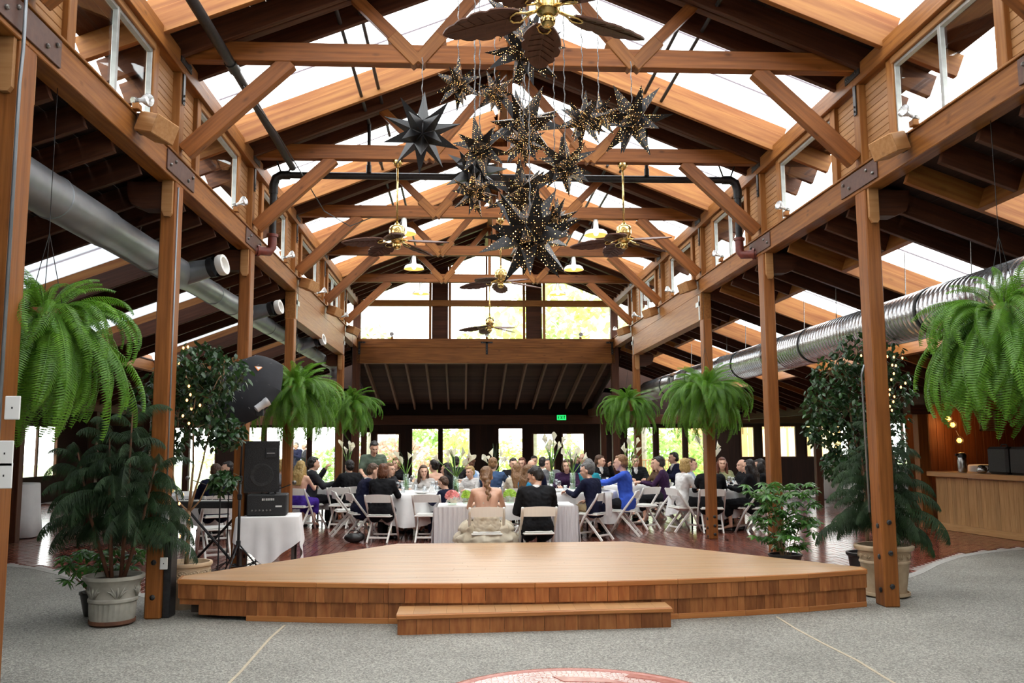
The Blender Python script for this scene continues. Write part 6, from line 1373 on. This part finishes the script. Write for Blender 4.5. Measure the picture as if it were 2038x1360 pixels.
def fuse_all():
    obs = []
    sc2 = bpy.data.scenes.new('fuse')
    TXH = bpy.data.textures.new('locks', 'CLOUDS'); TXH.noise_scale = .25; TXH.noise_depth = 2; TXC = bpy.data.textures.new('folds', 'CLOUDS'); TXC.noise_scale = .25; TXC.noise_depth = 1
    EH = bpy.data.objects.new('e', None); EH.scale = (.055, .055, .22); EC = bpy.data.objects.new('e', None); EC.scale = (.22, .22, .11); EC.rotation_euler = (.5, .4, 0)
    for e in (EH, EC): sc2.collection.objects.link(e)
    for c in PENDING:
        me = bpy.data.meshes.new('volume'); me.from_pydata(c['mb'].v, [], c['mb'].f); o = bpy.data.objects.new('volume', me); sc2.collection.objects.link(o)
        r = o.modifiers.new('r', 'REMESH'); r.mode = 'VOXEL'; r.voxel_size = c['vox']; r.use_smooth_shade = True
        if c['sm']: s = o.modifiers.new('s', 'SMOOTH'); s.factor = .5; s.iterations = c['sm']
        if c['name'] != 'body':     # locks of hair, folds of cloth
            hr = c['name'] == 'hair'; d = o.modifiers.new('d', 'DISPLACE'); d.texture = TXH if hr else TXC; d.texture_coords = 'OBJECT'; d.texture_coords_object = EH if hr else EC; d.mid_level = .5; d.strength = .026 if hr else .022
        obs.append(o)
    vl = sc2.view_layers[0]; vl.update(); dg = vl.depsgraph; dg.update()
    for c, o in zip(PENDING, obs):
        me = bpy.data.meshes.new_from_object(o.evaluated_get(dg)); 
        if c.get('extra'):
            bm = bmesh.new(); bm.from_mesh(me); tmp = bpy.data.meshes.new('x'); tmp.from_pydata(c['extra'].v, [], c['extra'].f); bm.from_mesh(tmp); bm.to_mesh(me); bm.free(); bpy.data.meshes.remove(tmp)
        if c['name'] == 'hair':
            pass
        me.polygons.foreach_set('use_smooth', [True]*len(me.polygons)); me.name = c['name']; me.materials.clear(); me.materials.append(c['mat0']); c['mesh'] = me
    for o in obs: m_ = o.data; bpy.data.objects.remove(o); bpy.data.meshes.remove(m_)
    bpy.data.objects.remove(EH); bpy.data.objects.remove(EC); bpy.data.scenes.remove(sc2)
M_SKIN = pm('skin', (.74, .45, .32), .5, c2=(.68, .38, .26), scale=7); M_SKIN2 = pm('skin_tan', (.50, .25, .155), .5, c2=(.43, .2, .12), scale=7)
M_EYE = pm('eye_dark', (.03, .02, .015), .2, c2=(.05, .03, .02), scale=9); M_LIP = pm('lips', (.48, .15, .12), .4, c2=(.42, .13, .1), scale=9)
def cloth(name, c, c2=None): return pm('cloth_'+name, c, .8, c2=c2 or tuple(v*.75 for v in c), scale=9, bump=.15, spec=.15)
def hairm(name, c): return pm('hair_'+name, c, .45, c2=tuple(v*.55 for v in c), scale=16, stretch=(6, 6, 1.2), bump=.35)
CL = {'black': cloth('black', (.012, .012, .014)), 'navy': cloth('navy', (.012, .014, .04)), 'charcoal': cloth('charcoal', (.035, .035, .04)), 'blue': cloth('royal_blue', (.05, .12, .62)), 'denim': cloth('denim', (.06, .11, .22)), 'white': cloth('white', (.74, .72, .70)),
      'lace': cloth('pale_lace', (.60, .57, .54), (.45, .42, .40)), 'purple': cloth('violet', (.07, .03, .32)), 'plum': cloth('plum', (.04, .015, .05)), 'teal': cloth('teal', (.03, .30, .38)), 'turq': cloth('turquoise', (.04, .34, .62)), 'green': cloth('sage_polo', (.12, .16, .12)), 'khaki': cloth('khaki', (.30, .22, .12)), 'grey': cloth('grey', (.18, .18, .19)),
      'floral': cloth('blue_floral', (.20, .35, .60), (.65, .68, .72)), 'print': cloth('olive_print', (.45, .42, .22), (.16, .2, .1)), 'cream': cloth('cream', (.70, .62, .48)), 'brown': cloth('brown', (.12, .07, .04))}
HR = {'blonde': hairm('blonde', (.55, .36, .12)), 'brown': hairm('brown', (.10, .045, .02)), 'dark': hairm('dark', (.018, .012, .010)), 'auburn': hairm('auburn', (.16, .055, .02)), 'grey': hairm('grey', (.22, .21, .20)), 'ginger': hairm('ginger', (.30, .15, .06)), 'lbrown': hairm('light_brown', (.24, .12, .05)), 'silver': hairm('short_grey', (.12, .11, .105)), 'redbr': hairm('red_brown', (.18, .05, .025))}
BC, GC, HC = {}, {}, {}
def get_body(key):
    if key not in BC:
        pose, fem, lean, turn, nod, arms, tilt, lod = key; J = skeleton(pose, fem, lean, turn, nod, arms, tilt); mb = MB(); head_parts(mb, J); torso(mb, J, fem)
        ex = MB()
        for s in (-1, 1):
            arm(mb, J, s, fem, 0, 0, 2.); leg(mb, J, s, fem); capsule(mb, J['a', s], J['t', s], .038, .03)
            fwd = J['w', s]-J['e', s]; k = arms if isinstance(arms, str) else arms[0 if s < 0 else 1]
            if k in ('table', 'lap', 'reach', 'serve'): fwd = Vector((fwd.x*.6, abs(fwd.y)+.05, -.02))
            hand(ex, J['w', s], fwd, Vector((1, 0, 0)), s, .75 if k in ('raise', 'fold', 'table') else .4)
        c = queue(mb, lod, 4, {'name': 'body', 'mat0': M_SKIN, 'extra': ex}); c['J'] = J; BC[key] = c
    return BC[key]
def get_garment(bkey, kind):
    k = (bkey, kind)
    if k not in GC:
        J = get_body(bkey)['J']; fem = bkey[1]; mb = MB(); g = .014; nm = kind
        if kind in ('jacket', 'shirt', 'polo', 'blouse', 'strapless', 'cropjacket'):
            if kind == 'strapless':
                for s in (-1, 1): capsule(mb, J['chest']+Vector((s*.055, .02, -.01)), J['waist']+Vector((s*.05, 0, 0)), .10, .088); capsule(mb, J['waist']+Vector((s*.05, 0, 0)), J['hip']+Vector((s*.07, 0, -.02)), .09, .122); ell(mb, J['chest']+Vector((s*.07, .085, -.02)), .07, .062, .062)
            else:
                gg = {'jacket': .024, 'shirt': .014, 'polo': .016, 'blouse': .013, 'cropjacket': .016}[kind]; torso(mb, J, fem, gg); f1 = {'jacket': 1.93, 'shirt': 1.95, 'polo': .72, 'blouse': .8, 'cropjacket': 1.9}[kind]
                for s in (-1, 1): arm(mb, J, s, fem, gg-.002+(.008 if kind in ('polo', 'blouse') else 0), 0, f1)
                if kind != 'jacket':
                    for s in (-1, 1): capsule(mb, J['hip']+Vector((s*.08, -.01, .04)), J['hip']+Vector((s*.085, .0, -.04)), .128, .132)
                if kind == 'jacket':
                    for s in (-1, 1): capsule(mb, J['hip']+Vector((s*.10, -.02, -.02)), J['hip']+Vector((s*.11, .02, -.10)), .12, .115)
        elif kind == 'trousers':
            for s in (-1, 1): capsule(mb, J['hip']+Vector((s*.06, 0, -.01)), J['hip']+Vector((s*.075, 0, .06)), .118, .108); leg(mb, J, s, fem, .018, 1.97)
        elif kind == 'skirt':
            for s in (-1, 0, 1): capsule(mb, J['hip']+Vector((s*.075, 0, .05)), J['hip']+Vector((s*.08, 0, -.02)), .11, .13); capsule(mb, J['hip']+Vector((s*.08, .02, -.02)), (s*.12, J['k', 1].y, J['k', 1].z-.01), .125, .09); capsule(mb, (s*.12, J['k', 1].y, J['k', 1].z), (s*.12, J['k', 1].y+.01, J['k', 1].z-.18), .088, .075)
        elif kind == 'collar':
            ell(mb, J['neck']+Vector((0, .0, .0)), .074, .072, .035); ell(mb, J['chest']+Vector((0, .085, .06)), .05, .045, .12)
        vox = .013 if bkey[7] < .0125 else .017
        GC[k] = queue(mb, vox if kind != 'collar' else .012, 5, {'name': nm, 'mat0': CL['black']})
    return GC[k]
def get_hair(bkey, style):
    k = (bkey[2:5], bkey[6], bkey[0], style)
    if k not in HC:
        J = get_body(bkey)['J']; q = J['HQ']; c = J['head']; mb = MB(); P = lambda x, y, z: c+q@(Vector((x, y, z))*HS); back = J['neck']+Vector((0, -.10, -.08))
        if style != 'fringe':
            ell(mb, P(0, -.036, .046), .082, .088, .086, q)
        if style in ('short', 'long', 'bob', 'updo', 'curly', 'braid'): ell(mb, P(0, -.055, -.005), .078, .07, .078, q); ell(mb, P(0, .018, .092), .058, .048, .027, q)
        if style == 'bob':
            for s in (-1, 1): ell(mb, P(s*.062, -.02, -.03), .034, .066, .09, q)
            ell(mb, P(0, -.06, -.05), .08, .06, .06, q)
        if style == 'curly':
            for s in (-1, 1): ell(mb, P(s*.08, -.03, -.04), .045, .07, .11, q); ell(mb, P(s*.06, -.06, -.12), .05, .06, .10, q)
        if style in ('long',):
            for s in (-1, 0, 1): capsule(mb, P(s*.055, -.05, .0), P(s*.05, -.10, -.14), .055, .058); capsule(mb, P(s*.05, -.10, -.14), P(s*.05, -.11, -.30), .058, .035)
            for s in (-1, 1): capsule(mb, P(s*.075, .0, .0), P(s*.085, .0, -.16), .028, .035); capsule(mb, P(s*.085, .0, -.16), P(s*.09, .03, -.27), .035, .018)
        if style == 'updo': ell(mb, P(0, -.12, .03), .06, .055, .055, q); ell(mb, P(.02, -.11, .075), .04, .045, .04, q)
        if style == 'braid':
            for i, (z, r) in enumerate(((-.05, .055), (-.10, .045), (-.145, .036), (-.19, .032), (-.235, .03), (-.28, .027), (-.325, .02))): ell(mb, P(.012*(1 if i % 2 else -1)+.03*i/6, -.105-.005*i, z), r, r*.8, .034)
        if style == 'bald': mb = MB(); [ell(mb, P(s*.058, -.045, -.005), .03, .05, .04, q) for s in (-1, 1)]; ell(mb, P(0, -.085, -.01), .05, .03, .04, q)
        HC[k] = queue(mb, .0105, 3, {'name': 'hair', 'mat0': HR['dark']})
    return HC[k]
PEOPLE = []
def person(lab, u, v, y, a, hair, top, bottom=('trousers', 'black'), pose='sit', fem=False, lean=.08, turn=0., nod=.12, arms='table', tilt=0., x=None, sc=1., skin=M_SKIN, collar=None, chair_lab=None, lod=.0125, zoff=0.):
    if x is None: x = ray_at(u, v, y).x
    key = (pose, fem, lean, turn, nod, arms, tilt, lod if y < 17.2 else .0155)
    get_body(key)
    for g in (top, bottom): 
        if g: get_garment(key, g[0])
    if collar: get_garment(key, 'collar')
    if hair: get_hair(key, hair[0])
    PEOPLE.append(dict(lab=lab, x=x, y=y, a=a, key=key, hair=hair, top=top, bottom=bottom, collar=collar, sc=sc, skin=skin, chair=chair_lab, zoff=zoff))
def slotmat(o, m): o.material_slots[0].link = 'OBJECT'; o.material_slots[0].material = m
mb = MB(); capsule(mb, (0, 0, .03), (0, .15, .025), .042, .034); SHOE = mb.mesh('shoe', pm('black_shoe', (.015, .013, .012), .3, c2=(.02, .018, .016), scale=9), True)
def face_meshes():
    e = MB(); [e.ball((s*.031, .081, .012), .0115, .006, .006, 8, 5) for s in (-1, 1)]
    b = MB(); [b.tube([(s*.017, .094, .030), (s*.034, .090, .034), (s*.05, .076, .030)], [.003, .004, .002], 5) for s in (-1, 1)]
    l = MB(); l.ball((0, .096, -.052), .021, .008, .0065, 10, 5)
    return e.mesh('eyes', M_EYE, True), b.mesh('eyebrows', HR['brown'], True), l.mesh('lips', M_LIP, True)
EYES, BROWS, LIPS = face_meshes()
def emit_people():
    for p in PEOPLE:
        t = thing('person', p['lab'], 'person', (p['x'], p['y'], p['zoff']), math.radians(p['a'])); t.scale = (p['sc'],)*3
        c = BC[p['key']]; J = c['J']; b = part('body', c['mesh'], t); slotmat(b, p['skin'])
        for g in (p['top'], p['bottom']):
            if g: o = part(g[0], GC[p['key'], g[0]]['mesh'], t); slotmat(o, CL[g[1]])
        if p['collar']: o = part('shirt_front', GC[p['key'], 'collar']['mesh'], t); slotmat(o, CL[p['collar']])
        if p['hair']: k = p['key']; o = part('hair', HC[(k[2:5], k[6], k[0], p['hair'][0])]['mesh'], t); slotmat(o, HR[p['hair'][1]])
        for nm, me in (('eyes', EYES), ('eyebrows', BROWS), ('lips', LIPS)): part(nm, me, t, J['head'], J['HQ'], HS)
        for s in (-1, 1): part('shoe', SHOE, t, (J['a', s].x, J['a', s].y, .0))
        if not p['chair'] and p['key'][0] == 'sit':
            ws = p['lab'].split()[:9]
            while ws[-1].strip(',') in ('a', 'the', 'in', 'with', 'and', 'of', 'his', 'her', 'by', 'near', 'behind', 'left', 'right', 'facing', 'at', 'his', 'to', 'between', 'two', 'seen', 'from'): ws.pop()
            p['chair'] = 'white folding chair under the '+' '.join(ws).strip(',')
        if p['chair']: chair(p['x'], p['y'], p['a'], p['chair'])
# ---- guests
WC = 'white folding chair under the '
person('bride with braided brown hair and strapless ivory gown, seen from behind', 968, 948, 12.0, 0, ('braid', 'lbrown'), ('strapless', 'cream'), ('skirt', 'cream'), fem=True, lean=.12, turn=.0, nod=.35, arms='table', chair_lab=WC+'bride', lod=.011)
person('groom in a black suit leaning to his left, seen from behind', 1068, 948, 12.0, 4, ('short', 'dark'), ('jacket', 'black'), lean=.16, turn=.9, nod=.45, arms=('lap', 'table'), tilt=-.15, collar='white', chair_lab=WC+'groom', lod=.011)
person('man in a dark suit leaning over his plate, left of the auburn-haired woman', 721, 941, 15.55, -68, ('short', 'brown'), ('jacket', 'navy'), lean=.30, nod=.35, arms='table', collar='white', chair_lab=WC+'man leaning over his plate')
person('auburn-haired woman in a black jacket seen from behind', 761, 943, 15.05, -12, ('bob', 'auburn'), ('jacket', 'black'), ('trousers', 'black'), fem=True, lean=.12, chair_lab=WC+'auburn-haired woman', sc=.99)
person('woman with long brown hair and pale lace cardigan facing the camera', 845, 941, 17.02, 160, ('long', 'brown'), ('cropjacket', 'lace'), ('skirt', 'black'), fem=True, turn=.5, arms='table', sc=.93)
person('woman with long light-brown curls in a dark jacket beside the waiter', 773, 936, 16.95, -130, ('curly', 'lbrown'), ('jacket', 'charcoal'), ('skirt', 'black'), fem=True, sc=.97)
person('woman with pulled-back brown hair behind the curly-haired one', 789, 925, 20.4, 165, ('bob', 'lbrown'), ('blouse', 'black'), ('skirt', 'black'), fem=True)
person('small child in dark clothes at the bride\'s left', 893, 968, 15.15, 50, ('short', 'brown'), ('shirt', 'navy'), ('trousers', 'navy'), sc=.82, nod=.5, lean=.2, chair_lab=WC+'small child')
person('dark-haired woman in black sitting behind the lily vase', 893, 934, 17.3, 75, ('long', 'dark'), ('jacket', 'black'), ('skirt', 'black'), fem=True, chair_lab=WC+'dark-haired woman behind the lilies', sc=.96)
person('woman in a strapless black dress with dark hair up, seen from behind', 866, 927, 17.9, 40, ('updo', 'dark'), ('strapless', 'black'), ('skirt', 'black'), fem=True, chair_lab=WC+'woman in the strapless black dress')
person('black-haired man near the end windows, left of the denim shirt', 907, 921, 21.5, -15, ('short', 'dark'), ('jacket', 'charcoal'), collar='white')
person('brown-haired woman bending her head down left of the denim shirt', 951, 925, 19.7, 70, ('updo', 'auburn'), ('blouse', 'floral'), ('skirt', 'grey'), fem=True, lean=.3, nod=.55)
person('blond child in a pale shirt left of the bride', 938, 939, 17.6, 140, ('short', 'blonde'), ('shirt', 'white'), ('trousers', 'khaki'), sc=.9)
person('ginger-haired man in a denim shirt seen from behind', 980, 925, 17.3, -20, ('short', 'ginger'), ('shirt', 'denim'), ('trousers', 'khaki'), arms=('table', 'reach'), chair_lab=WC+'man in the denim shirt', sc=1.03)
person('woman with long brown hair and turquoise cardigan behind the bridal table', 1049, 943, 14.6, -62, ('long', 'lbrown'), ('cropjacket', 'turq'), ('skirt', 'black'), fem=True, turn=.1, sc=.97, chair_lab=WC+'woman in turquoise')
person('woman with long fair hair seen from behind, right of the denim shirt', 1029, 938, 16.6, 0, ('long', 'ginger'), ('blouse', 'cream'), ('skirt', 'grey'), fem=True, sc=.95, chair_lab=WC+'fair long-haired woman')
person('bald man in a dark suit seen from behind, above the groom', 1058, 929, 17.05, 0, ('bald', 'silver'), ('jacket', 'navy'), chair_lab=WC+'bald man in the dark suit')
person('man with short dark hair facing the camera at the far end', 1063, 918, 21.9, 175, ('short', 'dark'), ('jacket', 'charcoal'), collar='white')
person('dark-haired man in a white shirt seen from behind at the far table', 1079, 919, 19.9, -25, ('short', 'dark'), ('shirt', 'white'), chair_lab=WC+'man in the white shirt')
person('red-haired woman facing the camera between two dark-haired guests', 1039, 925, 19.5, 165, ('bob', 'redbr'), ('blouse', 'plum'), ('skirt', 'black'), fem=True)
person('dark-haired guest in black left of the red-haired woman', 1021, 926, 19.1, 190, ('short', 'dark'), ('jacket', 'black'), arms=('reach', 'table'))
person('grey-haired man half hidden by the tall lilies', 1096, 924, 18.95, 130, ('short', 'silver'), ('jacket', 'grey'))
person('brown-haired woman in violet behind the lily vase right of the groom', 1128, 926, 17.35, 170, ('bob', 'brown'), ('jacket', 'plum'), ('skirt', 'purple'), fem=True)
person('long-haired woman in black near the glass doors', 1146, 919, 22.4, 175, ('long', 'brown'), ('blouse', 'black'), ('skirt', 'black'), fem=True)
person('bald man in a dark jacket near the glass doors', 1161, 916, 21.95, 150, ('bald', 'silver'), ('jacket', 'navy'), collar='white', sc=1.05)
person('woman with long wavy grey hair in a teal top, seen from behind', 1171, 928, 17.45, -25, ('curly', 'grey'), ('blouse', 'teal'), ('skirt', 'black'), fem=True, chair_lab=WC+'grey-haired woman in teal')
person('man in a navy sweater and khaki trousers turned to the left', 1181, 946, 15.0, 48, ('short', 'silver'), ('shirt', 'navy'), ('trousers', 'khaki'), lean=.22, turn=.5, nod=.2, arms=('table', 'lap'), chair_lab='white folding chair with a napkin over its back', sc=.99)
person('man in a tuxedo with a bow tie facing right', 1192, 920, 19.9, -150, ('short', 'brown'), ('jacket', 'black'), arms=('raise', 'table'), turn=.6, collar='white', sc=1.03)
person('big man in a royal blue shirt reaching across the table', 1242, 923, 15.6, 72, ('short', 'ginger'), ('shirt', 'blue'), arms=('reach', 'reach'), lean=.1, sc=1.08, chair_lab=WC+'man in the royal blue shirt')
person('tuxedoed man mostly hidden behind calla lilies', 1264, 918, 20.0, 178, ('short', 'brown'), ('jacket', 'black'), collar='white', sc=1.02)
person('long-haired woman next to the plum sweater', 1309, 929, 18.6, 105, ('long', 'auburn'), ('blouse', 'brown'), ('skirt', 'black'), fem=True)
person('dark-haired guest in a plum sweater turned to the left', 1322, 921, 17.55, 72, ('short', 'dark'), ('shirt', 'plum'), ('skirt', 'black'), fem=True, arms='table', lean=.18, chair_lab=WC+'guest in the plum sweater', sc=1.04)
person('black-haired man in profile near the right aisle glass', 1344, 914, 21.0, 95, ('short', 'dark'), ('jacket', 'navy'), collar='white', sc=1.06)
person('blonde woman in a white short-sleeved top facing right', 1357, 930, 16.25, -75, ('bob', 'blonde'), ('blouse', 'white'), ('skirt', 'black'), fem=True, lean=.15, turn=.0, chair_lab=WC+'blonde woman in white', sc=1.02)
person('man in a blue flowered shirt behind the blonde woman', 1372, 927, 17.95, -110, ('short', 'brown'), ('polo', 'floral'), ('trousers', 'khaki'))
person('man in a black suit seen from behind, hidden by the third right post', 1413, 930, 15.95, -8, ('short', 'dark'), ('jacket', 'black'), chair_lab=WC+'man behind the third right post')
person('red-haired woman in an olive print blouse facing the camera', 1437, 929, 18.25, 170, ('long', 'redbr'), ('blouse', 'print'), ('skirt', 'black'), fem=True, arms='table')
person('balding man in black at the right-hand table', 1481, 934, 17.7, 100, ('bald', 'silver'), ('jacket', 'black'), sc=.98)
person('woman with long dark hair in black, left of two at the right-hand table', 1495, 935, 15.95, 50, ('long', 'dark'), ('jacket', 'black'), ('skirt', 'black'), fem=True, chair_lab=WC+'left of the two dark-haired women')
person('woman with dark hair in black, right of two at the right-hand table', 1516, 932, 16.3, 70, ('curly', 'dark'), ('jacket', 'black'), ('skirt', 'black'), fem=True, chair_lab=WC+'right of the two dark-haired women')
person('blonde woman in a violet strap dress seen from behind', 597, 933, 17.35, -18, ('long', 'blonde'), ('strapless', 'purple'), ('skirt', 'purple'), fem=True, chair_lab=WC+'blonde woman in violet')
person('man in a dark suit in profile facing right, by the left windows', 620, 920, 17.9, -62, ('short', 'dark'), ('jacket', 'charcoal'), arms=('raise', 'table'), collar='white', sc=1.05, chair_lab=WC+'man in profile by the left windows')
person('woman in grey half hidden by the third left post', 556, 931, 18.9, -95, ('bob', 'blonde'), ('blouse', 'grey'), ('skirt', 'black'), fem=True)
person('man in a dark suit seen from behind, left of the waiter', 697, 923, 17.9, 35, ('short', 'dark'), ('jacket', 'black'), chair_lab=WC+'man left of the waiter')
person('guest in a dark blue jacket behind the keyboard', 430, 942, 15.2, 30, ('short', 'brown'), ('jacket', 'navy'), chair_lab=WC+'guest behind the keyboard')
person('guest in black beside the second left post', 457, 935, 17.2, 120, ('short', 'dark'), ('jacket', 'black'))
person('waiter in a sage green polo bending over a table', 742, 880, 17.55, -165, ('short', 'dark'), ('polo', 'green'), pose='stand', lean=.2, nod=.5, arms='serve', sc=.965)
person('grey-haired man in a dark suit standing outside on the left', 590, 888, 33.0, 150, ('short', 'silver'), ('jacket', 'navy'), pose='stand', lean=.0, nod=0., arms='fold', sc=.97)
person('bald man in a dark suit standing outside on the left', 607, 892, 33.6, 120, ('bald', 'silver'), ('jacket', 'charcoal'), pose='stand', lean=.0, nod=0., arms='fold', collar='white', sc=.95)
fuse_all(); emit_people()
# empty chairs
chair(-1.22, 15.0, -8, 'empty white folding chair between the auburn-haired woman and the bridal table')
chair(-2.72, 16.15, -75, 'empty white folding chair behind the man leaning over his plate')
chair(2.75, 16.75, 35, 'empty white folding chair between the blue shirt and the blonde woman')
chair(-4.15, 13.0, 25, 'white folding chair by the keyboard in the left aisle')
chair(-3.0, 17.6, -10, 'empty white folding chair beside the blonde woman in violet')
# bride's spreading gown and the napkin on a chair
def gown():
    """full tulle skirt falling from the seat to the floor in ruffled tiers"""
    mb = MB(); rr = random.Random(4); n = 120; rows = 16; vs = []; fs = []
    for i in range(rows+1):
        f = i/rows; z = .58-.56*f
        for j in range(n):
            a = 2*math.pi*j/n; tier = (f*4) % 1.; ruf = .5+.5*math.sin(a*(13+3*int(f*4))+int(f*4)*1.7+1.2*math.sin(3*a)); r = .22+.22*f**.7+.035*math.sin(math.pi*tier)+.045*ruf*(.3+.7*tier)
            vs.append((r*math.cos(a)*1.12, .09+r*math.sin(a)*.80, z+.02*math.sin(a*9+i)))
    for i in range(rows):
        for j in range(n): fs.append((i*n+j, (i+1)*n+j, (i+1)*n+(j+1) % n, i*n+(j+1) % n))
    mb.add(vs, fs); return mb.mesh('gown', M_DRESS, True)
GOWN = gown()
for o in COL.objects:
    if o.name.startswith('person') and str(o.get('label', '')).startswith('bride'):
        part('gown', GOWN, o); J = BC[PEOPLE[0]['key']]['J']; mf = MB()
        for i in range(6): q_ = Matrix.Rotation(i*1.05, 3, 'Y')@Matrix.Rotation(.4, 3, 'X'); mf.add([q_@Vector(v) for v in ((0, 0, 0), (.018, -.006, .02), (0, -.012, .045), (-.018, -.006, .02))], [(0, 1, 2, 3)])
        part('hair_flower', mf.mesh('hair_flower', M_LILY), o, J['head']+Vector((-.085, -.05, -.01)), Matrix.Rotation(.7, 3, 'Z'))
mb = MB(); vs = []; n = 8
for i in range(n+1):
    x = -.11+.2*i/n; w_ = .006*math.sin(i*1.7)
    for (yy, zz) in ((-.215, .60+.03*math.sin(i)), (-.235, .70), (-.250, .79), (-.275, .792), (-.283+w_, .68), (-.285+w_, .52), (-.28+w_, .40+.02*math.sin(i*.8))): vs.append((x, yy-.03*(1-(x/.19)**2), zz))
fs = [(i*7+j, i*7+j+1, (i+1)*7+j+1, (i+1)*7+j) for i in range(n) for j in range(6)]
mb.add(vs, fs); q = [p for p in PEOPLE if p['lab'].startswith('man in a navy sweater')][0]
o = obj('napkin', mb.mesh('napkin', M_NAPK, True), None, Matrix.Translation((q['x'], q['y'], 0))@Matrix.Rotation(math.radians(q['a']), 4, 'Z')); tag(o, 'white napkin draped over a folding chair back', 'napkin')
